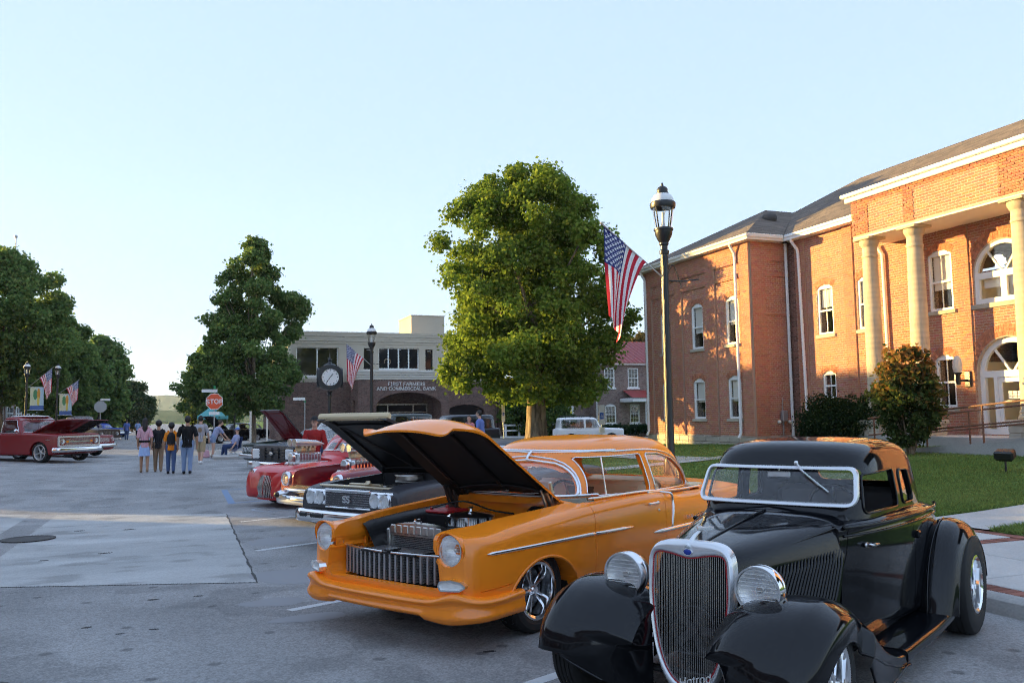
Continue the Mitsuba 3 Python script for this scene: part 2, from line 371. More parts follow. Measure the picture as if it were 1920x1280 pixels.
def _concrete(p, n, uv):
    f = fbm(p.x * .8, p.y * 2.2, p.z, 4); g = noise(p.x * 60, p.y * 60, p.z * 60); d = smoothstep(.58, .8, fbm(p.x * 1.7 + 9, p.y * 3.1, 2, 3))
    return mi.Color3f(.35, .35, .34) * (.72 + .5 * f) * (.9 + .2 * g) * (1 - .28 * d)
def _walk(p, n, uv):
    f = fbm(p.x * 1.1, p.y * 1.1, p.z, 4); g = noise(p.x * 70, p.y * 70, p.z * 70); e = cell_rand(dr.floor(p.x / 1.33), dr.floor((p.y + 1) / 1.5), 0)
    return mi.Color3f(.38, .37, .35) * (.7 + .5 * f) * (.88 + .24 * g) * (.93 + .12 * e)
def _lawn(p, n, uv):
    f = fbm(p.x * .5, p.y * .5, 0, 3); g = noise(p.x * 9, p.y * 9, 0); return mix(mi.Color3f(.075, .13, .028), mi.Color3f(.12, .165, .045), f) * (.6 + .7 * g)
def _brickwork(base, mortar, L, H, J, relief=.0):
    def fn(p, n, uv):
        u = dr.select(dr.abs(n.x) > dr.abs(n.y), p.y, p.x); r = dr.floor(p.z / H); x = u / L + .5 * (r - 2 * dr.floor(r / 2)); fx, fz = x - dr.floor(x), p.z / H - r
        m = dr.maximum(smoothstep(1 - J / L * 1.4, 1 - J / L * .6, fx), smoothstep(1 - J / H * 1.4, 1 - J / H * .6, fz)); c = cell_rand(dr.floor(x), r, 7); st = fbm(p.x * .5, p.y * .5, p.z * .35, 3)
        return mix(mi.Color3f(*base) * (.62 + .72 * c) * (.75 + .5 * st), mi.Color3f(*mortar) * (.8 + .4 * st), m)
    return mikit.proc(fn)
def _roofing(p, n, uv):
    r = dr.floor(p.z / .075); x = p.y / .3 + .37 * r + p.x / .3; return mi.Color3f(.125, .10, .082) * (.72 + .5 * cell_rand(dr.floor(x), r, 1)) * (.85 + .3 * fbm(p.x, p.y, p.z, 3))
def _stone(p, n, uv):
    f = fbm(p.x * 6, p.y * 6, p.z * 6, 4); return mix(mi.Color3f(.40, .36, .29), mi.Color3f(.52, .47, .38), f) * (.7 + .5 * noise(p.x * 1.3, p.y * 1.3, p.z * 1.3))
def _column(p, n, uv):
    f = fbm(p.x * 3, p.y * 3, p.z * .8, 4); j = smoothstep(.035, .015, dr.abs(p.z / .076 - dr.floor(p.z / .076) - .5) * .076 * 2 - .0) * .0; c = .9 + .16 * cell_rand(0, 0, dr.floor(p.z / .076))
    return mi.Color3f(.52, .43, .31) * (.78 + .4 * f) * c
def _bark(p, n, uv):
    a = dr.atan2(p.y - 36, p.x - 14.9); f = fbm(p.x * 9, p.y * 9, p.z * 1.6, 4); return mix(mi.Color3f(.10, .075, .055), mi.Color3f(.30, .23, .16), smoothstep(.3, .7, f))
def _stucco(p, n, uv): return mi.Color3f(.52, .46, .37) * (.86 + .2 * fbm(p.x * .6, p.y * .6, p.z * .6, 3)) * (.95 + .1 * noise(p.x * 40, p.y * 40, p.z * 40))
def rough(k, fn, r=.85, bump=None, scale=1.0, spec=.3):
    d = {'type': 'principled', 'base_color': mikit.proc(fn) if callable(fn) else fn, 'roughness': r, 'specular': spec}
    if bump: d = {'type': 'bumpmap', 'arbitrary': {**mikit.proc(bump, eps=.004)}, 'bsdf': d, 'scale': scale}
    return mat(k, {'type': 'twosided', 'bsdf': d})
rough('asphalt', _asphalt, .82)
rough('concrete', _concrete, .8); rough('walk_concrete', _walk, .85); rough('lawn_soil', _lawn, .95, spec=.1)
rough('bank_brick', _brickwork((.175, .100, .082), (.22, .19, .17), .215, .0765, .012), .85); rough('house_brick', _brickwork((.22, .15, .13), (.30, .27, .25), .215, .0765, .012), .85)
rough('shop_brick', _brickwork((.20, .085, .06), (.25, .21, .18), .215, .0765, .012), .85)
rough('shingles', _roofing, .9); rough('limestone', _stone, .85); rough('column_stone', _column, .7); rough('bark', _bark, .95); rough('stucco', _stucco, .85)
mat('brick', {'type': 'twosided', 'bsdf': {'type': 'principled', 'base_color': VC, 'roughness': .85, 'specular': .25}})
pr('mortar', (.45, .36, .29), .95); pr('brick_core', (.40, .27, .20), .9); pr('paver_joint', (.12, .10, .09), .95)
mat('leaf', {'type': 'principledthin', 'base_color': VC, 'roughness': .5, 'diff_trans': 1.0, 'spec_trans': 0.0, 'eta': 1.4})
mat('blade', {'type': 'principledthin', 'base_color': VC, 'roughness': .55, 'diff_trans': .6, 'spec_trans': 0.0, 'eta': 1.3})
pr('yellow_line', (.40, .30, .14), .8); pr('white_line', (.46, .47, .47), .8); pr('blue_line', (.15, .21, .31), .85); pr('pale_line', (.30, .34, .38), .85); pr('tar', (.03, .03, .03), .7); pr('old_patch', (.225, .226, .232), .85); pr('iron_lid', (.035, .03, .028), .6, metal=.3)
rough('hill_woods', lambda p, n, uv: mix(mi.Color3f(.02, .04, .02), mi.Color3f(.045, .075, .03), fbm(p.x * .02, p.y * .02, p.z * .02, 4)), .95, spec=.1)

# ------------------------------------------------------------------ ground, road, pavement, lawn
def road_z(x): return .035 * np.maximum(0, -2.5 - np.asarray(x, float))
def sheet(X, Y, zf): return grid(np.array([[(x, y, zf(x, y)) for y in Y] for x in X]))
def lawn_z(x, y): t = np.clip((x - 9.4) / 10.0, 0, 1); return .15 + (.60 - .022 * np.clip(y - 15, 0, 18)) * (t * t * (3 - 2 * t) * .5 + t * .5)
struct('ground', sheet(np.r_[-6000, -1500, -300, -60, -10, 10, 60, 300, 1500, 6000], np.r_[-400, -60, 0, 60, 200, 600, 2000, 9000], lambda x, y: -.35), 'lawn_soil', 'grassy ground spreading beyond the town', smooth=False)
road = struct('road', sheet(np.r_[-11, np.linspace(-9.6, 6.34, 24), 7.0], np.r_[-18, np.linspace(-10, 80, 46), 120, 200, 420], lambda x, y: float(road_z(x))), 'asphalt', 'grey asphalt street running away between parked cars', True)
struct('side_street', cat(sheet(np.r_[7.05, 20, 90], np.r_[44, 50, 56.5], lambda x, y: .0), sheet(np.r_[-90, -20, -11.05], np.r_[44, 50, 62], lambda x, y: .29)), 'asphalt', 'cross street running past the bank')
def flatpoly(p, z, zf=None): 
    ms = []
    for q in poly_parts(p): v, f = trimesh.creation.triangulate_polygon(q, engine='earcut'); ms.append(trimesh.Trimesh(np.c_[v, np.full(len(v), z * .4)], f, process=False))
    m = cat(ms); m.vertices[:, 2] += road_z(m.vertices[:, 0]); return m
slab = Polygon([(.735, 16.49), (-9.4, 21.2), (-9.4, 13.05), (.73, 9.48)])
obj('concrete_slab', cat([flatpoly(slab.intersection(sbox(a, 0, b, 40)), .004) for a, b in ((-9.5, -7), (-7, -4.8), (-4.8, -2.5), (-2.5, .8))]), 'concrete', road, False, label='pale concrete patch set across the asphalt')
cr = np.array([(.738 + .006 * math.sin(i * 1.7) + .004 * math.sin(i * 4.1), 9.45 + i * .2) for i in range(36)])
obj('slab_joint', flatpoly(union_all([LineString(cr[i:i + 2]).buffer(.007 + .010 * abs(math.sin(i * 2.3)) * (i % 5 < 3)) for i in range(35)]), .009), 'tar', road, False)
obj('slab_joint', flatpoly(LineString([(.73, 9.47), (-2.5, 10.62), (-9.4, 13.04)]).buffer(.012), .009), 'tar', road, False)
for x, y in ((-.95, 13.4), (-2.6, 14.1), (-1.4, 14.6)): pass
obj('manhole_cover', cat(mv(lathe([(0, 0), (.36, 0), (.36, .012), (.30, .012), (.29, .006), (0, .006)], 32), (-2.1, 14.35, .006))), 'iron_lid', road, 30)
for y0, y1 in ((18.45, 21.75), (26.1, 29.7), (34.1, 37.2), (42.3, 45.6), (50.5, 53.8), (59, 62), (67.5, 70.5)): obj('centre_dash', flatpoly(sbox(-2.555, y0, -2.445, y1), .006), 'yellow_line', road, False)
STALL = np.array([math.cos(rad(24)), math.sin(rad(24))])
for y in (4.66, 7.98, 11.72, 15.1, 25.6, 28.45, 31.9, 35.3, 38.6): obj('stall_line', flatpoly(LineString([(.90, y), tuple(np.array([.90, y]) + STALL * 5.6)]).buffer(.05, cap_style=2), .006), 'white_line', road, False)
for y in (18.5, 22.0): obj('stall_line', flatpoly(LineString([(.90, y), tuple(np.array([.90, y]) + STALL * 5.6)]).buffer(.05, cap_style=2), .006), 'blue_line', road, False)
obj('blue_kerb_mark', flatpoly(sbox(.86, 18.4, 1.0, 22.1), .007), 'blue_line', road, False, label='blue painted stripe closing the accessible bays')
for x, y in ((1.62, 16.95), (2.0, 23.1)):
    c = Point(x, y).buffer(.42).difference(Point(x, y).buffer(.36)).difference(sbox(x + .1, y - .1, x + .6, y + .6)); obj('bay_symbol', flatpoly(union_all([c, LineString([(x - .05, y + .5), (x, y + .1), (x + .35, y + .05), (x + .5, y - .3)]).buffer(.04)]), .007), 'pale_line', road, False)
def blob(x, y, a, b, seed):
    g = np.random.default_rng(seed); t = np.linspace(0, 2 * pi, 40, endpoint=False); r = 1 + .35 * sum(np.sin(k * t + g.uniform(0, 6)) / k for k in (1, 2, 3, 5)) * .6; return Polygon(np.c_[x + a * r * np.cos(t), y + b * r * np.sin(t)]).buffer(0)
for i, (x, y, a, b) in enumerate(((1.35, 9.75, .55, .5), (1.25, 12.6, .45, .35), (.75, 8.4, .28, .2), (1.0, 7.6, .3, .16))): obj('asphalt_patch', flatpoly(blob(x, y, a, b, i), .0045), 'old_patch', road, False)
g_ = np.random.default_rng(3)
for i, (x, y, r) in enumerate(((-.72, 8.05, .05), (-.45, 7.7, .035), (-1.1, 6.6, .055), (-.25, 9.0, .06), (.15, 9.0, .05), (-.75, 6.2, .06), (.05, 5.95, .06), (2.1, 6.0, .05), (-.8, 14.9, .10), (-1.5, 15.1, .09), (-.95, 12.4, .09), (-1.6, 12.1, .07), (-.2, 7.75, .045))): obj('gum_spot', flatpoly(blob(x, y, r * .95, r * .5, 50 + i), .0085 if y > 9.2 else .0055), 'tar', road, False)
# kerb and pavement on the right
kerb = Polygon([(6.30, -.2), (6.31, .0), (6.345, .11), (6.40, .142), (6.46, .15), (6.46, -.2)])
ks = [np.array([(x, y, z) for x, z in list(kerb.exterior.coords)[:-1]]) for y in (-12, 39)]
struct('kerb', loft(np.array(ks)), 'walk_concrete', 'rounded concrete kerb along the right side of the street', 30)
pv = struct('pavement', box(6.462, 9.34, -12, 41, -.2, .125), 'paver_joint', 'pale concrete pavement with red brick bands beside the parked cars', False)
first = None; n = 0
for j in range(0, 22):
    for i, (a, b) in enumerate(((6.69, 8.0), (8.012, 9.33))):
        y = -1.6 + 1.5 * j
        if y < 7.62 < y + 1.5 and b > 9: segs = [(y, 7.40), (7.63, y + 1.488)]
        else: segs = [(y, y + 1.488)]
        for y0, y1 in segs:
            if y1 - y0 > .05: obj('paving_slab', box(a, b, y0, y1, .02, .15, .006), 'walk_concrete', pv, 30)
def brick_row(x0, x1, y0, y1, along, parent, z1=.151):
    """soldier bricks across a band, one entry each"""
    bc = RNG.random; k = int(((y1 - y0) if along == 'y' else (x1 - x0)) / .105)
    for i in range(k):
        t = .105 * i; d = box(x0 + .006, x1 - .006, y0 + t + .005, y0 + t + .1, .02, z1 - RNG.random() * .004, .004) if along == 'y' else box(x0 + t + .005, x0 + t + .1, y0 + .006, y1 - .006, .02, z1 - RNG.random() * .004, .004)
        c = np.array([.20, .085, .065]) * (.6 + .7 * RNG.random()); obj('brick', d, 'brick', parent, False, color=np.tile(c, (len(d.vertices), 1)))
brick_row(6.468, 6.68, 3.9, 9.4, 'y', pv); brick_row(9.342, 9.54, 5.2, 10.6, 'y', pv); brick_row(8.015, 9.33, 7.41, 7.62, 'x', pv)
for x0, x1, k in ((6.468, 6.68, 'kerb'), (9.342, 9.54, 'lawn')):
    d = cat([box(x0 + .006, x1 - .006, y, y + .096, .02, .15) for y in np.arange(10.7, 40, .105)]); c = np.repeat(np.array([.20, .085, .065])[None] * (.6 + .7 * RNG.random((len(d.vertices) // 8, 1))), 8, 0); obj('brick_band', d, 'brick', pv, False, color=c, kind='stuff')
# path from the pavement to the courthouse and the lawn either side
xs_ = np.r_[np.linspace(9.54, 19.2, 9)]
pth = struct('path', grid(np.array([[(x, y, lawn_z(x, y) + .012) for y in (8.12, 9.28)] for x in xs_])), 'walk_concrete', 'concrete walk crossing the lawn towards the courthouse')
struct('lawn_path', cat([flatpoly_ for flatpoly_ in [grid(np.array([[(x, y, lawn_z(x, y) + .03) for y in (20.5, 21.3)] for x in np.linspace(9.6, 18.5, 9)])), grid(np.array([[(x, y, lawn_z(x, y) + .034) for y in np.linspace(21.2, 34, 9)] for x in (13.0, 14.2)]))]]), 'walk_concrete', 'narrow concrete path across the far lawn')
lawn = struct('lawn', cat(sheet(np.linspace(9.54, 20.6, 22), np.linspace(9.3, 45, 40), lambda x, y: lawn_z(x, y)), sheet(np.linspace(9.54, 20.6, 12), np.linspace(-6, 8.1, 14), lambda x, y: lawn_z(x, y)), sheet(np.linspace(20.6, 48, 8), np.linspace(33, 60, 14), lambda x, y: .30 - .62 * np.clip((y - 36) / 9, 0, 1))), 'lawn_soil', 'green lawn rising gently to the courthouse', True)
struct('parking_lot', sheet(np.r_[10, 20, 30, 48], np.r_[41.5, 44.1], lambda x, y: .30), 'asphalt', 'asphalt lot behind the lawn', False)
def grass(n, areas, seed, h=.05, w=.010):
    g = np.random.default_rng(seed); V, C = [], []
    for (x0, x1, y0, y1), fr in areas:
        k = int(n * fr); x, y = g.uniform(x0, x1, k), g.uniform(y0, y1, k); ok = g.random(k) < np.clip(1.9 * meshkit.fbm(np.c_[x * 1.1, y * 1.1, x * 0 + 4], 3) - .15, .12, 1); x, y = x[ok], y[ok]; k = len(x); z = np.array([lawn_z(a, b) for a, b in zip(x, y)]); a = g.uniform(0, 2 * pi, k); hh = h * g.uniform(.5, 1.5, k) * (.6 + .8 * meshkit.noise(np.c_[x * 1.5, y * 1.5, x * 0])); ww = w * g.uniform(.7, 1.5, k); le = g.normal(0, .5, (k, 2)) * hh[:, None]
        p = np.c_[x, y, z - .005]; d = np.c_[np.cos(a), np.sin(a), 0 * a] * ww[:, None]; t = p + np.c_[le, hh]
        V.append(np.stack([p - d, p + d, t], 1).reshape(-1, 3)); q = meshkit.fbm(np.c_[x * .6, y * .6, x * 0], 3)[:, None]; c = (np.array([.15, .24, .06]) * (1 - q) + np.array([.27, .33, .10]) * q) * g.uniform(.6, 1.3, (k, 1)); C.append(np.repeat(c, 3, 0))
    V, C = np.vstack(V), np.vstack(C); return trimesh.Trimesh(V, np.arange(len(V)).reshape(-1, 3), process=False), C
gm, gc = grass(330000, [((9.56, 13.5, 9.32, 17), .42), ((13.5, 18.6, 9.32, 17), .24), ((9.6, 19, 17, 33), .28), ((9.56, 11.5, 6.6, 8.1), .06)], 5)
solo('grass', gm, 'blade', 'mown green grass on the courthouse lawn', 'grass', False, color=gc, kind='stuff')
# left pavement
struct('left_pavement', cat(box(-13.6, -9.75, -16, 44, -.2, .42), box(-13.6, -8.3, 49.0 + 8, 66, -.2, .42), box(-13.6, -9.75, 66, 130, -.2, .42)), 'walk_concrete', 'raised concrete pavement along the shops on the left', 30)
struct('far_pavement', cat(box(1.2, 6.9, 38.6, 43.0, -.2, .14, .03), box(2.6, 26, 57.0, 61.5, -.2, .14, .02), box(2.6, 6.9, 61.5, 150, -.2, .139, .02)), 'walk_concrete', 'concrete corner pavement by the bank', 30)
# hills
def hill(x0, x1, y, h, seed, dip=.35):
    X = np.linspace(x0, x1, 120); e = meshkit.fbm(np.c_[X / 420, 0 * X + seed, 0 * X], 5) * (1 - dip) + dip; e = e * h; S = []
    for t in (0, .3, .6, .85, 1): S.append(np.c_[X, np.full_like(X, y - 600 * (1 - t)), e * t ** 1.4 - 1 + 4 * meshkit.fbm(np.c_[X / 30, 0 * X + t * 9, 0 * X], 3)])
    return grid(np.array(S))
struct('far_hill', hill(-2200, 2600, 3200, 118, 3.3, .55), 'hill_woods', 'wooded far hills fading to blue at the end of the street', True)
struct('near_hill', hill(-900, 1200, 1300, 20, 8.1, .55), 'hill_woods', 'low green wooded rise in front of the far hills', True)
# ------------------------------------------------------------------ buildings
def WM(x, y, phi): return M4((x, y, 0), phi - pi / 2)      # wall frame: local x along the wall, y outwards (angle phi), z up
def seg_arch(u0, u1, z0, z1, rise, n=14):
    """opening with a segmental (or round) head; z1 is the crown"""
    c = (u0 + u1) / 2; h = (u1 - u0) / 2; R = (h * h + rise * rise) / (2 * rise); a = math.asin(min(1, h / R)); zc = z1 - R
    return Polygon([(u0, z0), (u1, z0)] + [(c + R * math.sin(t), zc + R * math.cos(t)) for t in np.linspace(a, -a, n)])
def bricks(K, M, area, holes, y0=.0, proud=.007, H=.0762, L=.2135, near=None, count=0, base=(.41, .160, .098), seed=1, name='brick'):
    """every brick of a wall face as its own block; the nearest ones as entries, the rest as one part"""
    g = np.random.default_rng(seed); b = area.bounds; hole = union_all(holes) if holes else Polygon(); keep = area.difference(hole.buffer(.001)); V = []
    z0s = np.arange(math.ceil(b[1] / H) * H, b[3], H)
    for r, z in enumerate(z0s):
        ln = keep.intersection(LineString([(b[0] - 1, z + H * .5), (b[2] + 1, z + H * .5)]))
        if ln.is_empty: continue
        for s in getattr(ln, 'geoms', [ln]):
            a, e = s.bounds[0], s.bounds[2]; k0 = math.floor(a / L - .5 * (r % 2)); k1 = math.ceil(e / L)
            for k in range(k0, k1 + 1):
                p, q = max(a, (k + .5 * (r % 2)) * L + .0070), min(e, (k + 1 + .5 * (r % 2)) * L - .0070)
                if q - p > .03: V.append((p, q, z + .0075, z + H - .0075))
    V = np.array(V); col = np.array(base) * (.90 + .20 * g.random((len(V), 1))) * (1 + .10 * g.normal(size=(len(V), 3)) * [.4, 1, 1]) * (.9 + .2 * meshkit.fbm(np.c_[V[:, :1] * .4, V[:, 2:3] * .4, V[:, :1] * 0 + seed], 3)[:, None])
    pr_ = y0 + proud * (.55 + .9 * g.random(len(V)))
    order = np.argsort(np.hypot(V[:, 0] - near[0], V[:, 2] - near[1])) if near is not None else np.arange(len(V)); own = set(order[:count].tolist())
    def block(i):
        p, q, z0, z1 = V[i]; e = .003; y = pr_[i]
        return np.array([(p, y0 - .003, z0), (q, y0 - .003, z0), (q, y0 - .003, z1), (p, y0 - .003, z1), (p + e, y, z0 + e), (q - e, y, z0 + e), (q - e, y, z1 - e), (p + e, y, z1 - e)])
    F = np.array([(4, 6, 5), (4, 7, 6), (0, 5, 1), (0, 4, 5), (1, 6, 2), (1, 5, 6), (2, 7, 3), (2, 6, 7), (3, 4, 0), (3, 7, 4)])
    for i in own: obj(name, trimesh.Trimesh(block(i), F, process=False), 'brick', K, False, color=np.tile(col[i], (8, 1)), m=M)
    rest = [i for i in range(len(V)) if i not in own]
    if rest: obj('brickwork', trimesh.Trimesh(np.vstack([block(i) for i in rest]), np.vstack([F + 8 * j for j in range(len(rest))]), process=False), 'brick', K, False, color=np.repeat(col[rest], 8, 0), m=M, kind='stuff')
def ring_bricks(K, M, c, zc, R, a0, a1, rows=2, y0=.0, w=.072, d=.10, proud=.012, base=(.46, .185, .108)):
    V, F, C = [], [], []
    for j in range(rows):
        r0 = R + j * (d + .008); n = max(3, int((a1 - a0) * (r0 + d / 2) / (w + .008)))
        for i in range(n):
            t0, t1 = a0 + (a1 - a0) * (i + .06) / n, a0 + (a1 - a0) * (i + .94) / n; q = [(c + r * math.sin(t), zc + r * math.cos(t)) for r, t in ((r0, t0), (r0, t1), (r0 + d, t1), (r0 + d, t0))]
            o = len(V); V += [(u, y0 - .004, z) for u, z in q] + [(u, y0 + proud + .004 * (i % 2), z) for u, z in q]
            F += [[o + k for k in f] for f in ((4, 5, 6), (4, 6, 7), (0, 1, 5), (0, 5, 4), (1, 2, 6), (1, 6, 5), (2, 3, 7), (2, 7, 6), (3, 0, 4), (3, 4, 7))]; C += [np.array(base) * (.7 + .5 * RNG.random())] * 8
    m = trimesh.Trimesh(np.array(V), np.array(F), process=False); obj('arch_brick', m, 'brick', K, False, color=np.array(C), m=M, kind='stuff')
def wall_mesh(area, holes, t, y1=0.0): return prism(area.difference(union_all(holes)) if holes else area, y1 - t, y1)
def sash_window(K, M, u0, u1, z0, z1, rise, blind=.5, bars=(1, 1), sill=True, arch=True, deep=.10, fr=.075, y0=0.0, name='window', frame='white_trim', rail=True, dark='room_dark', sillmat='limestone'):
    W = sub(name, K); o = seg_arch(u0, u1, z0, z1, rise) if rise > 0 else sbox(u0, z0, u1, z1); i_ = o.buffer(-fr, join_style=2); zb = i_.bounds; top = z1 - rise - fr * (1 if rise == 0 else .2)
    obj('frame', prism(o.buffer(.012).difference(sbox(u0 + fr, z0 + fr, u1 - fr, min(top, z1 - fr))), -deep, -deep + .07 + .0).translate((0, y0, 0)), frame, W, 30, m=M)
    zm = (zb[1] + min(top, zb[3])) / 2; tp = min(top, z1 - fr)
    s = []
    if rail: s.append(box(u0 + fr, u1 - fr, y0 - deep + .0, y0 - deep + .055, zm - .03, zm + .03))
    for k in range(1, bars[0] + 1 if bars[0] > 1 else 1): s.append(box(u0 + fr + (u1 - u0 - 2 * fr) * k / bars[0] - .012, u0 + fr + (u1 - u0 - 2 * fr) * k / bars[0] + .012, y0 - deep + .01, y0 - deep + .04, z0 + fr, tp)) if k < bars[0] else None
    for k in range(1, bars[1]): s.append(box(u0 + fr, u1 - fr, y0 - deep + .012, y0 - deep + .038, z0 + fr + (tp - z0 - fr) * k / bars[1] - .011, z0 + fr + (tp - z0 - fr) * k / bars[1] + .011))
    for p in s:
        if p is not None: obj('sash_bar', p, frame, W, 30, m=M)
    obj('pane', grid(np.array([[(u, y0 - deep + .02, z) for z in (z0 + fr * .9, tp + .02)] for u in (u0 + fr * .9, u1 - fr * .9)])), 'pane', W, False, m=M)
    if blind: obj('blind', box(u0 + fr, u1 - fr, y0 - deep - .06, y0 - deep - .05, tp - (tp - z0) * blind, tp + .03), 'shade_cloth', W, False, m=M)
    obj('room', cat(box(u0, u1, y0 - deep - .9, y0 - deep - .88, z0, z1), box(u0 - .01, u0, y0 - deep - .9, y0 - deep, z0, z1), box(u1, u1 + .01, y0 - deep - .9, y0 - deep, z0, z1), box(u0, u1, y0 - deep - .9, y0 - deep, z0 - .01, z0), box(u0, u1, y0 - deep - .9, y0 - deep, z1 - .001, z1 + .01)), dark, W, False, m=M)
    if sill: obj('sill', box(u0 - .09, u1 + .09, y0 - deep + .03, y0 + .07, z0 - .12, z0 - .004, .012), sillmat, W, 30, m=M)
    return o
def downspout(K, pts, name='downspout'): obj(name, tube(pts, .055, 8), 'white_trim', K, 40)

CH = thing('courthouse_building', 'two storey red brick courthouse with white sash windows and a columned porch', 'building')
WX, MX, Z0, ZE = 19.04, 20.64, .45, 7.86
Mw, Mm, Ms = WM(WX, 0, pi), WM(MX, 0, pi), WM(0, 25.44, -pi / 2)       # wing front (u = Y), main front (u = Y), wing side (u = -X)
# wing front
wing = sbox(25.44, Z0 + .35, 33.0, ZE); up = [(26.22, 27.02), (28.56, 29.36), (30.98, 31.72)]
wh = [(a, b, 4.22, 6.02, .14) for a, b in up] + [(a, b, 1.46, 3.04, .14) for a, b in up]
holes = [sash_window(CH, Mw, *w, blind=bl) for w, bl in zip(wh, (.55, .62, .5, .55, .55, .5))]
obj('wall', wall_mesh(wing, holes, .35), 'mortar', CH, False, m=Mw)
pil = [sbox(25.44, Z0 + .35, 26.0, ZE), sbox(27.62, Z0 + .35, 28.2, ZE), sbox(29.98, Z0 + .35, 30.5, ZE), sbox(32.4, Z0 + .35, 33.0, ZE)]; band = sbox(25.44, 7.2, 33.0, ZE)
bricks(CH, Mw, wing.difference(union_all(pil + [band])), holes, near=(26.5, 2.5), count=60, seed=2)
pl = union_all(pil + [band, sbox(26.0, 6.62, 32.4, 6.78)]); [obj('pilaster', prism(q_, 0, .075), 'brick_core', CH, False, m=Mw) for q_ in poly_parts(pl)]; bricks(CH, Mw, pl, [], y0=.075, near=(25.6, 2.5), count=40, seed=3)
for a, b, z0, z1, r in wh:
    h = (b - a) / 2; R = (h * h + r * r) / (2 * r); t = math.asin(h / R); ring_bricks(CH, Mw, (a + b) / 2, z1 - R, R + .01, -t, t, 2)
# wing side facing the street corner
side = sbox(-20.9, Z0 + .35, -19.04, ZE); obj('wall', wall_mesh(side, [], .35), 'mortar', CH, False, m=Ms); bricks(CH, Ms, side, [], near=(-20, 2), count=40, seed=4)
pl = union_all([sbox(-19.62, Z0 + .35, -19.04, ZE), sbox(-20.9, 7.2, -19.04, ZE), sbox(-20.9, 6.62, -19.62, 6.78), sbox(-20.9, 5.2, -19.62, 5.28)]); [obj('pilaster', prism(q_, 0, .05), 'brick_core', CH, False, m=Ms) for q_ in poly_parts(pl)]; bricks(CH, Ms, pl, [], y0=.05, near=(-19.3, 2.5), count=20, seed=5)
# main front
main = sbox(8.0, Z0, 24.9, 8.9).difference(sbox(20.4, ZE, 26, 10)).difference(sbox(0, 8.9, 26, 10)); mh = [(23.10, 23.88, 4.32, 6.06, .14, .40), (23.12, 23.76, 2.10, 3.05, .12, 0), (21.2, 21.95, 4.32, 6.06, .14, .5), (18.22, 19.06, 4.56, 6.34, .14, .62), (18.30, 18.98, 1.74, 3.26, .13, 0), (14.2, 15.04, 4.56, 6.34, .14, .6), (14.3, 15.0, 1.74, 3.26, .13, 0)]
holes = [sash_window(CH, Mm, *w[:5], blind=w[5], bars=(2, 1)) for w in mh]
wc, wr_ = 16.62, .90
big = seg_arch(wc - wr_, wc + wr_, 4.58, 6.28, wr_ - .02, 30); dr_ = seg_arch(wc - .98, wc + .98, .98, 3.62, .96, 30); holes += [big, dr_]
obj('wall', wall_mesh(main, holes, .35), 'mortar', CH, False, m=Mm)
bricks(CH, Mm, main, holes + [seg_arch(wc - wr_ - .34, wc + wr_ + .34, 5.38, 6.62, wr_ + .3, 30), seg_arch(wc - 1.32, wc + 1.32, 2.66, 3.96, 1.28, 30)], near=(17.5, 2.8), count=140, seed=6)
pl = union_all([sbox(22.05, Z0, 22.5, ZE), sbox(17.62, Z0, 18.02, 7.0), sbox(15.25, Z0, 15.65, 7.0), sbox(24.4, Z0, 24.9, ZE)]); [obj('pilaster', prism(q_, 0, .05), 'brick_core', CH, False, m=Mm) for q_ in poly_parts(pl)]; bricks(CH, Mm, pl, [], y0=.05, near=(17.8, 2), count=0, seed=7)
for a, b, z0, z1, r, _ in mh:
    h = (b - a) / 2; R = (h * h + r * r) / (2 * r); t = math.asin(h / R); ring_bricks(CH, Mm, (a + b) / 2, z1 - R, R + .01, -t, t, 2)
ring_bricks(CH, Mm, wc, 5.40, wr_ + .01, -pi / 2, pi / 2, 3); ring_bricks(CH, Mm, wc, 2.66, .99, -pi / 2, pi / 2, 3)
# arched upper window
W = sub('arched_window', CH); fr = big.difference(big.buffer(-.10)); zt = 5.36
obj('frame', prism(union_all([big.buffer(.01).difference(big.buffer(-.11)), sbox(wc - wr_, zt - .09, wc + wr_, zt + .09), sbox(wc - .09, 4.58, wc + .09, zt), sbox(wc - wr_, 4.58, wc - wr_ + .15, zt), sbox(wc + wr_ - .15, 4.58, wc + wr_, zt), sbox(wc - wr_, 4.58, wc + wr_, 4.72)]), -.12, -.04), 'white_trim', W, 30, m=Mm)
for t in (-.62, .62): obj('spoke_bar', prism(LineString([(wc, zt), (wc + .86 * math.sin(t), zt + .86 * math.cos(t))]).buffer(.025), -.11, -.06), 'white_trim', W, 30, m=Mm)
obj('pane', prism(big.buffer(-.05), -.095, -.0945), 'pane', W, False, m=Mm); obj('sill', box(wc - wr_ - .1, wc + wr_ + .1, -.10, .07, 4.44, 4.576, .012), 'limestone', W, 30, m=Mm)
for a in (wc - .72, wc + .12): obj('blind', box(a, a + .6, -.20, -.19, 5.02, 5.26), 'shade_cloth', W, False, m=Mm)
obj('room', cat(tm(prism(big, -1.2, -1.18)), box(wc - wr_, wc - wr_ + .01, -1.2, -.15, 4.5, 5.4), box(wc + wr_ - .01, wc + wr_, -1.2, -.15, 4.5, 5.4), box(wc - wr_, wc + wr_, -1.2, -.15, 4.56, 4.58)), 'curtain', W, False, m=Mm)
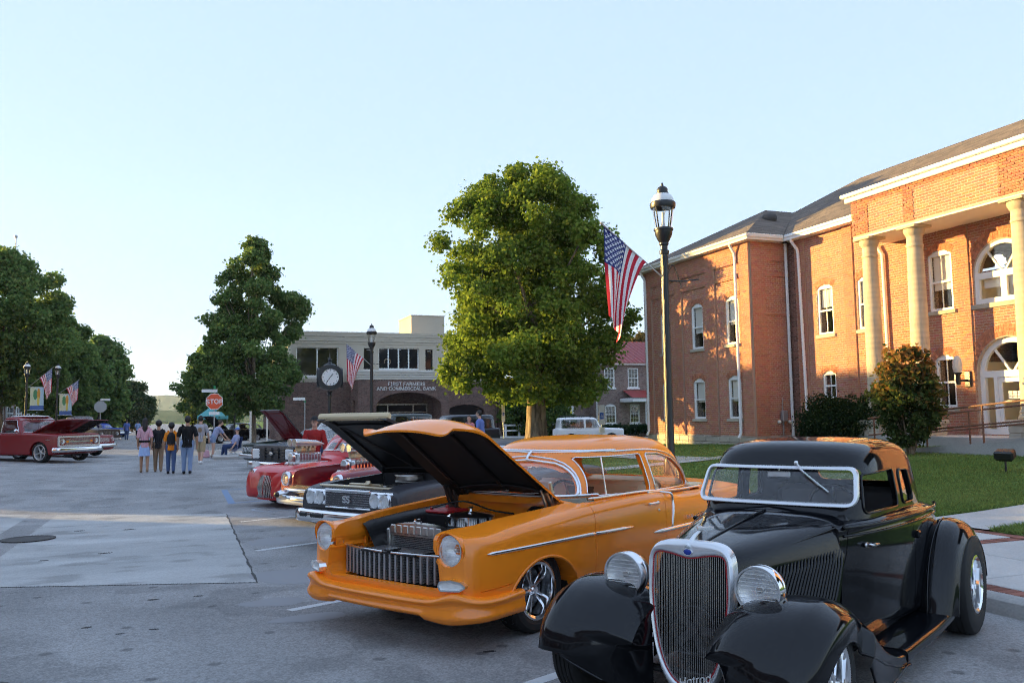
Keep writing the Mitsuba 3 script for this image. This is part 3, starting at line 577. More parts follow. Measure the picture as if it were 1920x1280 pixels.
# entrance
W = sub('entrance', CH); zt = 2.62
obj('frame', prism(union_all([dr_.buffer(.01).difference(dr_.buffer(-.15)), sbox(wc - .98, zt - .08, wc + .98, zt + .10), sbox(wc - .56, .98, wc - .44, zt), sbox(wc + .44, .98, wc + .56, zt), sbox(wc - .98, .98, wc + .98, 1.10)]), -.22, -.12), 'white_trim', W, 30, m=Mm)
for t in (-.62, .62): obj('spoke_bar', prism(LineString([(wc, zt), (wc + .95 * math.sin(t), zt + .93 * math.cos(t))]).buffer(.028), -.20, -.14), 'white_trim', W, 30, m=Mm)
obj('fanlight_pane', prism(dr_.buffer(-.08), -.175, -.1745), 'pane', W, False, m=Mm); dd = sub('door', W) if False else W
obj('door_leaf', prism(sbox(wc - .43, 1.1, wc + .43, 2.52).difference(sbox(wc - .32, 1.3, wc + .32, 2.4)), -.17, -.13), 'white_trim', W, 30, m=Mm); obj('push_bar', box(wc - .32, wc + .32, -.13, -.10, 1.86, 1.90), 'bare_metal', W, 30, m=Mm)
obj('door_notice', cat(*[box(wc + .0 - .22 + .14 * i, wc - .22 + .14 * i + .12, -.1735, -.171, 1.94 + .075 * j, 2.0 + .075 * j) for i in range(3) for j in range(3)]), 'white_trim', W, False, m=Mm); obj('room', cat(tm(prism(dr_, -2.2, -2.18)), box(wc - .98, wc - .97, -2.2, -.25, .98, 3.0), box(wc + .97, wc + .98, -2.2, -.25, .98, 3.0), box(wc - 1, wc + 1, -2.2, -.25, .95, .98)), 'curtain', W, False, m=Mm)
# stone foundation, block by block
def blocks(K, M, u0, u1, z0, z1, L, seed, mat_='limestone', y0=-.02, y1=.05):
    g = np.random.default_rng(seed); rows = max(1, round((z1 - z0) / .22)); h = (z1 - z0) / rows
    for r in range(rows):
        u = u0
        while u < u1 - .05:
            e = min(u1, u + L * g.uniform(.7, 1.35)); e = u1 if u1 - e < .15 else e
            m = box(u + .006, e - .006, y0, y1 + g.uniform(-.012, .012), z0 + h * r + .005, z0 + h * (r + 1) - .005, .018); obj('stone', m, mat_, K, False, m=M); u = e
blocks(CH, Mw, 25.40, 33.05, Z0 - .1, Z0 + .345, .55, 1); blocks(CH, Ms, -20.9, -18.99, Z0 - .1, Z0 + .345, .5, 2)
obj('foundation', cat(box(WX + .03, WX + .3, 25.45, 32.98, .2, Z0 + .34), box(WX + .03, 20.9, 25.47, 25.7, .2, Z0 + .34)), 'mortar', CH, False)
# the other walls of the block
obj('wall', cat(box(19.06, 34, 32.7, 32.98, .3, ZE), box(20.9, 34, 8.0, 8.3, .3, ZE), box(33.7, 34, 8, 33, .3, ZE), box(20.70, 20.9, 24.9, 25.7, .3, ZE)), 'shop_brick', CH, False)
# eaves, roofs
def eave(K, pts, name='eave'):
    p = np.array(pts, float); S = []
    for q in p: S.append(q)
    return p
obj('eave', cat(box(18.66, 19.2, 25.06, 33.35, 7.86, 8.0), box(18.62, 18.70, 25.02, 33.39, 7.96, 8.07, .02), box(19.2, 20.35, 25.06, 25.6, 7.86, 8.0), box(18.70, 20.25, 25.02, 25.10, 7.93, 8.08, .02)), 'cream_trim', CH, 30)
obj('eave', cat(box(20.28, 20.8, 20.7, 25.06, 7.86, 8.0), box(20.24, 20.32, 20.7, 25.02, 7.96, 8.07, .02)), 'white_trim', CH, 30)
def facet(*p): p = np.array(p, float); return trimesh.Trimesh(p, [[0, i, i + 1] for i in range(1, len(p) - 1)], process=False)
rf = [facet((18.64, 25.04, 8.07), (22.75, 29.2, 10.15), (22.75, 29.2, 10.15), (18.64, 33.37, 8.07)), facet((18.64, 25.04, 8.07), (20.25, 25.04, 8.07), (24.2, 29.2, 10.15), (22.75, 29.2, 10.15)), facet((18.64, 33.37, 8.07), (22.75, 29.2, 10.15), (27, 29.2, 10.15), (27, 33.37, 8.07)),
      facet((20.26, 25.03, 8.07), (24.2, 29.2, 10.15), (27.0, 28.2, 11.65), (27.0, 0, 11.65), (20.26, 0, 8.07)), facet((27.0, 28.2, 11.65), (24.2, 29.2, 10.15), (27.0, 33.3, 8.07), (34.2, 33.3, 8.07)), facet((27, 28.2, 11.65), (34.2, 33.3, 8.07), (34.2, 0, 8.07), (27, 0, 11.65)), facet((20.26, 0, 8.07), (27, 0, 11.65), (34.2, 0, 8.07)),
      facet((19.0, 20.72, 8.36), (24.2, 20.72, 10.18), (24.2, 12.5, 10.18), (19.0, 12.5, 8.36)), facet((19.0, 20.72, 8.36), (20.8, 20.72, 8.36), (24.2, 20.72, 10.18))]
obj('roof', cat(rf), 'shingles', CH, False)
obj('roof_vent', cat(sphere((21.6, 27.5, 9.35), .3, 2, (1, 1, .8))), 'asphalt_roof', CH, True)
# porch
pb = sbox(12.6, 6.96, 20.42, 8.06); Mp = WM(19.12, 0, pi); pan = [sbox(18.42, 7.0, 19.75, 7.92), sbox(15.35, 7.0, 18.02, 7.92)]
obj('porch_beam', cat(box(19.13, 19.6, 12.6, 20.42, 6.96, 8.06), box(19.6, 20.6, 20.1, 20.42, 6.96, 8.06)), 'mortar', CH, False)
bricks(CH, Mp, pb.difference(union_all(pan)), [], y0=.0, proud=.02, seed=8); bricks(CH, Mp, union_all(pan), [], y0=-.012, seed=9); bricks(CH, WM(0, 20.43, pi / 2), sbox(19.12, 6.96, 20.6, 8.06), [], seed=10)
obj('porch_soffit', box(19.14, 20.62, 12.6, 20.40, 6.90, 6.955), 'cream_trim', CH, False)
obj('porch_cornice', cat(box(19.02, 20.4, 12.4, 20.60, 8.07, 8.22, .02), box(18.94, 19.1, 12.34, 20.70, 8.23, 8.345, .02)), 'white_trim', CH, 30)
for y in (20.0, 18.29, 14.98, 13.3):
    c = sub('column', CH); cx = 19.36
    obj('shaft', mv(lathe([(.0, 1.62), (.262, 1.62), (.262, 1.68), (.25, 3.2), (.236, 5.0), (.215, 6.28), (.235, 6.30), (.235, 6.36), (.215, 6.38), (.214, 6.62), (0, 6.62)], 32), (cx, y, 0)), 'column_stone', c, 35)
    obj('capital', cat(mv(lathe([(0, 6.60), (.22, 6.60), (.25, 6.66), (.285, 6.74), (.29, 6.82), (0, 6.82)], 32), (cx, y, 0)), box(cx - .33, cx + .33, y - .33, y + .33, 6.82, 6.90, .01)), 'column_stone', c, 35)
    obj('base', mv(lathe([(0, 1.40), (.33, 1.40), (.34, 1.46), (.30, 1.52), (.29, 1.56), (.31, 1.59), (.27, 1.64), (0, 1.64)], 32), (cx, y, 0)), 'column_stone', c, 35)
    obj('pedestal_core', box(cx - .37, cx + .37, y - .37, y + .37, .4, 1.28), 'mortar', c, False)
    obj('pedestal_cap', box(cx - .45, cx + .45, y - .45, y + .45, 1.27, 1.40, .02), 'limestone', c, 30)
    for r in range(4):
        for ph, (a, b) in ((pi, (y - .40, y + .40)), (-pi / 2, (-cx - .40, -cx + .40))):
            Mq = WM(cx - .38, 0, pi) if ph == pi else WM(0, y - .38, -pi / 2); sp_ = a + (b - a) * RNG.uniform(.35, .65)
            for p, q in ((a, sp_), (sp_, b)): obj('pedestal_stone', box(p + .006, q - .006, -.03, .012 + RNG.random() * .012, .5 + .195 * r, .688 + .195 * r, .012), 'limestone', c, False, m=Mq)
obj('porch_floor', box(18.95, 20.7, 12.4, 20.5, .3, .96, .01), 'walk_concrete', CH, 30)
# downspouts
for y, ln in ((26.15, 1), (32.75, 1)): downspout(CH, [(18.70, y, 7.93), (18.72, y, 7.8), (18.88, y, 7.55), (18.90, y, 7.4), (18.90, y, .95), (18.80, y, .75)])
downspout(CH, [(20.30, 24.72, 7.9), (20.32, 24.72, 7.8), (20.52, 24.66, 7.5), (20.54, 24.64, 7.3), (20.54, 24.5, .9)]); downspout(CH, [(20.5, 20.9, 6.9), (20.54, 20.7, 6.6), (20.54, 20.66, .9)]); downspout(CH, [(20.56, 25.34, 7.85), (20.58, 25.36, .8)])
# electric meter on the side wall
mt = sub('meter', CH); obj('meter_box', box(20.05, 20.28, 25.22, 25.38, 1.34, 1.72, .02), 'galvanised', mt, 30); obj('meter_pipe', cat(tube([(20.16, 25.36, 1.36), (20.16, 25.36, .8)], .025, 8), tube([(20.16, 25.36, 1.7), (20.16, 25.36, 2.2)], .015, 8)), 'galvanised', mt, 40); obj('meter_lamp', cat(sphere((19.95, 25.3, 1.32), .07, 2), sphere((20.4, 25.3, 1.32), .07, 2)), 'cream_trim', mt, True)
# wall lamp by the door
wl = sub('wall_lamp', CH); obj('lamp_bracket', cat(box(20.52, 20.585, 17.72, 17.92, 2.3, 2.75, .02), tube([(20.55, 17.82, 2.48), (20.2, 17.82, 2.48)], .03, 8), mv(lathe([(0, 2.36), (.05, 2.36), (.07, 2.5), (.06, 2.62), (.11, 2.7), (0, 2.7)], 16), (20.18, 17.82, 0))), 'black_iron', wl, 40); obj('lamp_globe', mv(lathe([(0, 2.69), (.10, 2.70), (.13, 2.85), (.12, 3.05), (.06, 3.16), (0, 3.18)], 20), (20.18, 17.82, 0)), 'cream_trim', wl, True)
# ramp with pipe rails
RZ = lambda y: .62 + (17.8 - y) * .085
obj('ramp', cat(trimesh.convex.convex_hull(np.array([(x, y, z) for x in (16.9, 18.9) for y, z in ((18.2, .3), (18.2, RZ(18.2)), (12.0, RZ(12.0)), (12.0, .3))]))), 'walk_concrete', CH, False)
for x in (16.98, 18.4):
    r_ = sub('handrail', CH)
    for h in (.42, .86): obj('rail', tube([(x, y, RZ(y) + h) for y in np.linspace(17.9, 12.1, 8)], .022, 8), 'rust_rail', r_, True)
    for y in (17.7, 16.0, 14.4, 12.8): obj('rail_post', tube([(x, y, RZ(y) - .05), (x, y, RZ(y) + .86)], .022, 8), 'rust_rail', r_, True)

# ------------------------------------------------------------------ the bank across the side street
BK = thing('bank_building', 'brown brick and grey stucco bank with lettering over a low arched entrance', 'building')
BY = 61.5; Mb = WM(0, BY, -pi / 2); R4 = lambda a, z0, b, z1: sbox(-b, z0, -a, z1)
ups = [(7.3, 10.25, 4.62, 6.72, 2), (12.08, 12.78, 5.18, 6.72, 1), (13.17, 16.21, 5.15, 6.76, 4), (16.68, 17.26, 5.15, 6.68, 1)]; hs = []
for a, b, z0, z1, k in ups:
    W = sub('window', BK); o = R4(a, z0, b, z1); hs.append(o); f = [R4(a, z0, b, z1).difference(R4(a + .07, z0 + .12, b - .07, z1 - .05))] + [R4(a + (b - a) * i / k - .045, z0, a + (b - a) * i / k + .045, z1) for i in range(1, k)]
    obj('frame', prism(union_all(f), -.30, -.20), 'white_trim' if k > 1 else 'black_trim', W, 30, m=Mb)
    for i in range(k): obj('pane', box(-(a + (b - a) * (i + 1) / k) + .03, -(a + (b - a) * i / k) - .03, -.252, -.25, z0 + .05, z1 - .02), 'tint', W, False, m=Mb)
    obj('ceiling_light', box(-(a + b) / 2 - .2, -(a + b) / 2 + .1, -.249, -.247, z1 - .14, z1 - .1), 'white_trim', W, False, m=Mb); obj('window_sill', R4(a, z0 - .12, b, z0) and prism(R4(a - .05, z0 - .14, b + .05, z0 - .01), -.2, .05), 'cream_trim', W, 30, m=Mb)
obj('wall', cat(tm(wall_mesh(R4(6.9, 4.25, 22, 7.0), hs, .4)), box(6.9, 22, 61.9, 75, 3, 7.0), box(6.9, 7.3, 61.6, 75, 3.9, 7.86)), 'stucco', BK, False)  if False else obj('wall', wall_mesh(R4(6.9, 4.25, 22, 7.0), hs, .4), 'stucco', BK, False, m=Mb)
obj('side_wall', cat(box(6.9, 7.2, 61.91, 76, 4.25, 7.0), box(21.7, 22, 61.91, 76, 4.25, 7.0), box(6.9, 22, 75.7, 76, 0, 7.0)), 'stucco', BK, False)
for i in range(5): obj('parapet_band', box(6.84 - .045 * (i % 2) - .03 * (i > 3), 22.06 + .045 * (i % 2), BY - .06 - .045 * (i % 2) - .03 * (i > 3), 76, 7.0 + .175 * i, 7.0 + .175 * (i + 1) - .012, .012), 'stucco', BK, 30)
for q_ in ((6.3, 11.2, BY - .25, 62.0, 0, 4.24), (6.3, 6.6, 62.0, 76, 0, 4.24), (17.605, 22.2, BY - .25, 62, 2.55, 4.24), (17.605, 18.3, BY - .25, 62, 0, 2.55), (21.2, 22.2, BY - .25, 62, 0, 2.55)): obj('brick_base', box(*q_), 'bank_brick', BK, False)
ar = Polygon([(-18.3, 1.6)] + [(-19.75 + 1.45 * math.cos(t), 2.05 + .5 * math.sin(t)) for t in np.linspace(0, pi, 16)] + [(-21.2, 1.6)]); obj('arch', prism(R4(18.3, 1.9, 21.2, 2.56).difference(ar), -.2, .22), 'bank_brick', BK, False, m=Mb); obj('arch_window', box(18.3, 21.2, 61.7, 61.75, 0, 2.6), 'tint', BK, False)
Mq = WM(0, 58.5, -pi / 2); dor = Polygon([(-17.0, 0), (-12.35, 0)] + [(-14.68 + 2.33 * math.cos(t), 2.45 + .98 * math.sin(t)) for t in np.linspace(0, pi, 26)])
obj('portico_wall', cat(tm(prism(R4(11.1, 0, 17.6, 4.28).difference(dor), -.6, 0)).apply_transform(Mq), box(11.1, 11.7, 59.1, 61.4, 0, 4.28).difference(box(11.0, 11.8, 59.6, 60.6, 0, 2.9)) if False else cat(box(11.1, 11.7, 59.1, 59.6, 0, 4.28), box(11.1, 11.7, 60.6, 61.4, 0, 4.28), box(11.1, 11.7, 59.6, 60.6, 2.9, 4.28)), box(17.0, 17.6, 59.1, 61.4, 0, 4.28)), 'bank_brick', BK, False)
arc = np.array([(-14.68 + 2.33 * math.cos(t), 2.45 + .98 * math.sin(t)) for t in np.linspace(0, pi, 30)]); obj('arch_ring', prism(Polygon(np.r_[arc, (arc - [-14.68, 2.45])[::-1] * 1.1 + [-14.68, 2.45]]), 0, .03), 'bank_brick', BK, 30, m=Mq)
for i in range(4): obj('portico_band', box(11.02 - .06 * i, 17.68 + .06 * i, 58.42 - .06 * i, 61.5, 4.29 + .165 * i, 4.29 + .165 * (i + 1) - .012, .02), 'cream_trim', BK, 30)
obj('portico_ceiling', box(11.7, 17, 59.1, 61.2, 3.5, 3.6), 'bank_brick', BK, False)
dw = sub('entrance', BK); obj('door_frame', prism(union_all([R4(12.6, 0, 16.6, 2.66).difference(R4(12.68, 0, 16.52, 2.56)), R4(13.62, 0, 13.7, 2.6), R4(15.5, 0, 15.58, 2.6), R4(12.6, 2.0, 16.6, 2.06)]), -2.35, -2.25), 'bare_metal', dw, 30, m=Mq); obj('door_pane', box(12.6, 16.6, 60.82, 60.84, 0, 2.6), 'tint', dw, False); obj('entrance_wall', box(11.7, 17.0, 60.95, 61.2, 0, 3.5), 'bank_brick', dw, False)
def letters(K, s, h, x, y, z, m='white_trim'):
    obj('lettering', mv(upright(text(s, h, .03), -pi / 2), (x, y, z)), m, K, False)
letters(BK, 'FIRST FARMERS', .25, 14.5, 58.49, 3.87); letters(BK, 'AND COMMERCIAL BANK', .25, 14.5, 58.49, 3.55)
obj('roof', box(7.1, 21.8, 61.7, 75.8, 7.2, 7.3), 'asphalt_roof', BK, False); obj('penthouse', cat(box(16.0, 18.6, 63, 67, 7.2, 9.35), box(15.95, 18.65, 62.95, 67.05, 9.35, 9.42)), 'stucco', BK, False)
CN = thing('drive_through_canopy', 'grey drive-through canopy with a small green light beside the bank', 'canopy')
obj('canopy_roof', box(22.0, 24.15, 60.5, 69, 2.72, 3.42, .02), 'stucco', CN, 30); obj('canopy_post', box(22.3, 22.6, 61.2, 61.6, 0, 2.72), 'bank_brick', CN, False); obj('canopy_post', box(23.6, 23.9, 66, 66.4, 0, 2.72), 'bank_brick', CN, False)
mat('green_glow', {'type': 'principled', 'base_color': rgb(.02, .3, .1), 'roughness': .4}); d_ = mikit.ply(mv(lathe([(0, 0), (.2, 0), (.2, .02), (0, .02)], 20), s=None) .apply_transform(trimesh.transformations.rotation_matrix(pi / 2, [1, 0, 0])).apply_translation((23.15, 60.49, 2.98)), 'green_glow'); d_['emitter'] = {'type': 'area', 'radiance': rgb(.05, 1.1, .35)}; scene[fresh(CN + '__green_light')] = d_
d_ = mikit.ply(box(22.6, 22.85, 61.1, 61.35, 2.68, 2.715), 'white_trim'); d_['emitter'] = {'type': 'area', 'radiance': rgb(2.2, 2.0, 1.5)}; scene[fresh(CN + '__ceiling_lamp')] = d_

# ------------------------------------------------------------------ brick house with a red metal roof
HS = thing('brick_house', 'two storey brown brick house with a red metal roof and small porch', 'house')
HY = 62.0; Mh = WM(0, HY, -pi / 2); hw = [(31.78, 32.72, 3.80, 5.42, 0), (33.94, 34.92, 3.80, 5.42, 0), (31.8, 32.78, .92, 2.5, .2), (34.05, 34.95, .92, 2.45, 0), (37.0, 37.95, 3.80, 5.42, 0)]; hs = []
for a, b, z0, z1, r in hw: hs.append(sash_window(HS, Mh, -b, -a, z0, z1, r, blind=0, bars=(3, 4), fr=.09, sillmat='white_trim'))
obj('wall', cat(tm(wall_mesh(R4(30.95, -.5, 40, 5.72), hs, .3)).apply_transform(Mh), box(30.95, 31.25, 62.3, 70, -.5, 5.72), box(28.2, 30.96, 63.2, 63.5, -.5, 5.5), box(28.2, 28.5, 63.5, 70, -.5, 5.5), box(39.7, 40, 62.3, 70, -.5, 5.72)), 'house_brick', HS, False)
obj('eave', cat(box(30.7, 40.2, 61.7, 62.2, 5.66, 5.82, .02), box(30.7, 31.0, 62.2, 70, 5.66, 5.82)), 'white_trim', HS, 30)
obj('roof', cat(facet((30.5, 61.55, 5.83), (40.4, 61.55, 5.83), (40.4, 66.5, 8.0), (30.5, 66.5, 8.0)), facet((30.5, 71.5, 5.83), (30.5, 66.5, 8.0), (40.4, 66.5, 8.0), (40.4, 71.5, 5.83)), facet((28.0, 63.0, 5.5), (31, 63, 5.5), (31, 66.5, 7.0), (28.0, 66.5, 7.0))), 'red_roof', HS, False)
for x in np.arange(30.6, 40.4, .42): obj('roof_seam', tube([(x, 61.56, 5.86), (x, 66.5, 8.03)], .022, 4), 'red_roof', HS, False)
pc = sub('porch', HS); obj('porch_roof', facet((33.0, 59.6, 2.95), (38.0, 59.6, 2.95), (38.0, 61.99, 3.6), (33.4, 61.99, 3.6)), 'red_roof', pc, False); obj('porch_beam', box(33.1, 38, 59.7, 61.95, 2.62, 2.92, .02), 'white_trim', pc, 30)
for x in (34.45, 36.9): obj('porch_post', box(x - .13, x + .13, 59.75, 60.0, .1, 2.65, .01), 'white_trim', pc, 30)
obj('downspout', tube([(31.0, 61.9, 5.6), (31.0, 61.94, .2)], .05, 8), 'white_trim', HS, True)
obj('side_window', cat(box(29.0, 29.5, 63.14, 63.2, 1.0, 2.4)), 'white_trim', HS, False)

# ------------------------------------------------------------------ shops on the left of the street
def shop(name, label, y0, y1, h, mat_, X=-13.6, depth=13, awn=None):
    K = thing(name, label, 'building'); M = WM(X, 0, 0); k = max(1, int((y1 - y0) / 4.2)); hs = []; w = (y1 - y0) / k        # local u = -Y
    for i in range(k):
        a = -(y0 + w * (i + 1)) + .5; b = a + w - 1.0; o = sbox(a, .9, b, 3.2); hs.append(o); W = sub('shop_window', K)
        obj('frame', prism(union_all([o.difference(o.buffer(-.09, join_style=2)), sbox((a + b) / 2 - .05, .9, (a + b) / 2 + .05, 3.2), sbox(a, 2.5, b, 2.58)]), -.15, -.05), 'white_trim', W, 30, m=M); obj('pane', prism(o, -.11, -.105), 'tint', W, False, m=M)
        for s in (0, 1):
            c = a + (b - a) * (.25 + .5 * s); o = seg_arch(c - .45, c + .45, 4.6, 6.3, .12); hs.append(o); W = sub('window', K); obj('frame', prism(o.difference(o.buffer(-.08, join_style=2)).union(sbox(c - .45, 5.4, c + .45, 5.46)), -.15, -.07), 'white_trim', W, 30, m=M); obj('pane', prism(o, -.12, -.115), 'tint', W, False, m=M)
    obj('wall', prism(sbox(-y1, .1, -y0, h).difference(union_all(hs)), -.35, 0), mat_, K, False, m=M); obj('side_wall', cat(box(X - depth, X - .36, y0, y0 + .3, 0, h), box(X - depth, X - .36, y1 - .3, y1, 0, h), box(X - depth, X - depth + .3, y0 + .3, y1 - .3, 0, h)), mat_, K, False); obj('roof', box(X - depth + .1, X - .3, y0 + .2, y1 - .2, h - .5, h - .4), 'asphalt_roof', K, False)
    obj('cornice', box(X - .2, X + .22, y0, y1, h - .02, h + .28, .04), 'cream_trim', K, 30); obj('sign_board', box(X - .02, X + .10, y0 + .3, y1 - .3, 3.45, 4.1, .02), 'white_trim', K, 30)
    for i in range(k + 1): obj('shop_column', box(X - .05, X + .14, min(max(y0 + w * i - .18, y0), y1 - .36), min(max(y0 + w * i - .18, y0), y1 - .36) + .36, .3, 3.4, .02), 'white_trim', K, 30)
    return K
SHOP_NEAR_END, SHOP_GAP_END, SHOP_H = 26.3, 37.6, 8.2
shop('shop_building', 'brick storefront nearest the camera on the left side of the street', -14, SHOP_NEAR_END, SHOP_H, 'shop_brick')
shop('shop_building', 'low brick storefront with white columns left of the red pickup truck', SHOP_GAP_END, 47.0, 7.2, 'shop_brick', depth=12.4)
shop('shop_building', 'taller brick storefront at the corner behind the left trees', 47.05, 56.0, 9.3, 'shop_brick', depth=12.4)
shop('shop_building', 'brick storefront half hidden by trees beyond the side street on the left', 76, 112, 8.5, 'shop_brick', X=-14.5)
# ------------------------------------------------------------------ the orange two-door sedan, bonnet up
def orange_car():
    K = thing('sedan_car', 'bright orange chrome-trimmed two-door sedan with its bonnet propped wide open', 'car', (2.195, 7.072, 0), rad(-150), 1.02, 'show cars along the right kerb')
    P = 'orange_paint'
    rows = [(.865, .66, .36, .70, .74), (.85, .74, .33, .77, .80), (.81, .83, .30, .805, .83), (.72, .885, .27, .815, .85), (.60, .905, .24, .815, .86), (.3, .92, .21, .845, .89), (-.3, .93, .20, .885, .93), (-.70, .93, .19, .91, .955), (-1.6, .935, .18, .93, .96),
            (-1.95, .935, .18, .915, .95), (-2.25, .93, .19, .885, .935), (-3.0, .92, .22, .875, .93), (-3.7, .885, .27, .86, .92), (-4.0, .84, .32, .84, .88), (-4.12, .76, .38, .78, .80), (-4.15, .62, .45, .70, .72)]
    B = body_loft(rows, nx=110, nh=56)
    wf = arch(0, .20, .46, .385); wr = arch(-2.93, .20, .44, .37)
    G = Green([(.90, -.56, -3.05, .80, 3.0, 3.2), (.97, -.60, -3.0, .795, 3.2, 3.4), (1.10, -.74, -2.92, .765, 3.4, 3.6), (1.25, -.95, -2.80, .715, 3.4, 3.6), (1.34, -1.07, -2.68, .675, 3.2, 3.4), (1.40, -1.20, -2.55, .62, 2.9, 3.0), (1.435, -1.35, -2.38, .52, 2.6, 2.6), (1.455, -1.55, -2.15, .36, 2.3, 2.3), (1.462, -1.7, -1.95, .15, 2, 2)])
    wind = P2([(-.40, .968), (-.845, .958), (-.985, 1.285), (-1.06, 1.325), (-.60, 1.34), (-.40, 1.2)], .03)
    door_w = P2([(-.905, .958), (-1.035, 1.278), (-1.78, 1.288), (-1.80, .945)], .02)
    quar = P2([(-1.90, .942), (-1.875, 1.288), (-2.12, 1.28), (-2.38, 1.22), (-2.58, 1.11), (-2.68, 1.0), (-2.70, .935)], .02)
    back = P2([(-2.79, .99), (-2.60, 1.27), (-2.9, 1.3), (-3.2, 1.2), (-3.2, .99)], .03)
    bay = prism(P2([(-.64, -.67), (-.64, .67), (.45, .59), (.62, .545), (1.2, .53), (1.2, -.53), (.62, -.545), (.45, -.59)], .05), .62, 1.3, 'z')
    bay2 = prism(P2([(-.64, -.66), (-.64, .66), (.45, .58), (.79, .52), (.79, -.52), (.45, -.58)], .05), .20, .7, 'z')
    grill = prism(P2([(-.585, .43), (-.62, .50), (-.60, .645), (.60, .645), (.62, .50), (.585, .43)], .05), .52, 1.2, 'x')
    nose = prism(P2([(-.56, .60), (-.60, .66), (-.555, .72), (-.54, .80), (-.53, 1.0), (.53, 1.0), (.54, .80), (.555, .72), (.60, .66), (.56, .60)], .02), .50, 1.2, 'x')
    cabin = prism(P2([(-.72, -.78), (-.72, .78), (-2.95, .78), (-2.95, -.78)], .12), .34, 1.2, 'z')
    gr = [groove([(-.665, .22), (-.675, .60), (-.69, .80), (-.70, 1.0)]), groove([(-1.855, .26), (-1.845, .55), (-1.875, .80), (-1.87, 1.0)]), groove([(-.665, .255), (-1.855, .262)]), groove([(.72, .43), (.42, .445)], .005)]
    cut = [bay, bay2, grill, nose, cabin]
    for a in (wf, wr):
        cut += [prism(a, .56, 1.2), prism(a, -1.2, -.56)]
    for g in gr: cut += [prism(g, .84, 1.2), prism(g, -1.2, -.84)]
    cut += [prism(arch(.69 * s, .715, .112, .112), .74, 1.2, 'x') for s in (1, -1)]
    pods = [man(lathe_x([(.135, .55), (.140, .80), (.132, .862), (.118, .865), (.114, .80), (0, .80), (0, .55)], 40).apply_translation((0, s * .69, .715))) for s in (1, -1)]
    pods = [mv(tm(p), (0, 0, 0)) for p in pods]
    B = cuts(B, cut)
    obj('body', B, P, K, 32)
    for s in (1, -1):
        # hooded fender tip over the lamp
        a = np.linspace(-.35, pi + .35, 26); R0, R1 = .128, .128
        S = []
        for x, ro, ri in ((.66, .09, .10), (.74, .112, .112), (.80, .127, .114), (.835, .128, .118), (.825, .116, .116), (.70, .110, .110)):
            S.append(np.c_[np.full(40, x), s * .69 + ro * np.cos(np.linspace(0, 2 * pi, 40, endpoint=False)), .715 + (ro * 1.0) * np.sin(np.linspace(0, 2 * pi, 40, endpoint=False))])
        S = np.array(S); zz = (S[:, :, 2] - .715) / .13; S[:, :, 0] += .035 * np.clip(zz, -1, 1) * (S[:, :, 0] > .73); obj('lamp_hood', grid(S, wv=True), P, K, True)
        headlight(K, (.825, s * .69, .712), .100, (1, 0, .03), .10)
        # parking lamp
        w = sub('parking_lamp', K)
        L = P2([(-.10, 0), (-.085, .034), (.0, .046), (.075, .034), (.125, 0), (.07, -.032), (-.08, -.036)], .012)
        M = np.eye(4); M[:3, :3] = trimesh.transformations.rotation_matrix(s * .32, [0, 0, 1])[:3, :3]; M[:3, 3] = (.862, s * .735, .48)
        q = lambda m: mirror_y(m) if s < 0 else tm(m)
        obj('lamp_bezel', q(prism(L.difference(L.buffer(-.011)), -.04, .032, 'x')), 'chrome', w, 30, m=M)
        obj('lamp_lens', q(prism(L.buffer(-.008), -.04, .02, 'x')), 'white_lens', w, 30, m=M)
    # grille: upright chrome-edged bars in two halves
    w = sub('grille', K); bars = []
    for y in np.linspace(-.57, .57, 20):
        if abs(y) < .02: continue
        x = .80 - .10 * (y / .6) ** 2; bars.append(box(x - .05, x, y - .009, y + .009, .435, .64))
    obj('grille_bars', cat(bars), 'galvanised', w, False)
    teeth = [box(.80 - .10 * (y / .6) ** 2 - .03, .80 - .10 * (y / .6) ** 2 - .008, y - .02, y + .02, z, z + .004) for y in np.linspace(-.55, .55, 24) for z in np.linspace(.455, .615, 9)]
    obj('grille_cross_bars', cat(teeth), 'dark_metal', w, False)
    yy = np.linspace(-.6, .6, 25)
    obj('grille_rail', cat(tube(np.c_[.803 - .10 * (yy[:12] / .6) ** 2, yy[:12], 0 * yy[:12] + .645], .008, 6), tube(np.c_[.803 - .10 * (yy[13:] / .6) ** 2, yy[13:], 0 * yy[13:] + .645], .008, 6)), 'chrome', w, True)
    obj('grille_backing', box(.60, .62, -.6, .6, .38, .62), 'black_matte', w, False)
    obj('hood_latch', cat(box(.68, .80, -.035, .035, .648, .664, .004), box(.55, .80, -.30, .30, .628, .642), box(.76, .79, -.012, .012, .50, .65)), 'black_trim', K, 30)
    # front pan moulded to the shape of a bumper
    plan = spl([(.30, .945), (.60, .945), (.77, .915), (.87, .80), (.915, .60), (.94, .3), (.948, 0)], 40); plan = np.r_[plan, (plan * [1, -1])[-2::-1]]
    nrm = np.gradient(plan, axis=0); nrm = np.c_[-nrm[:, 1], nrm[:, 0]]; nrm /= np.linalg.norm(nrm, axis=1)[:, None]; nrm *= np.sign((nrm * (plan - [0, 0])).sum(1))[:, None]
    S = []
    for p, n in zip(plan, nrm):
        ay = abs(p[1]); up = .055 * math.exp(-((ay - .78) / .13) ** 2); dn = -.02 * math.exp(-((ay - .72) / .16) ** 2) + .02 * (ay < .5)
        k = 1 if p[0] > .6 else max(0, (p[0] - .30) / .3)
        prof = pch([(-.10, .243 + dn), (-.02, .232 + dn), (.030, .244 + dn), (.055, .275 + dn * .5), (.045, .30), (.030, .335 + up * .3), (.055, .355 + up * .8), (.036, .374 + up), (-.02, .382 + up), (-.12, .386 + up * .6)], 24)
        S.append(np.c_[p[0] + n[0] * (prof[:, 0] * (.35 + .65 * k) - .015), p[1] + n[1] * (prof[:, 0] * (.35 + .65 * k) - .015), prof[:, 1]])
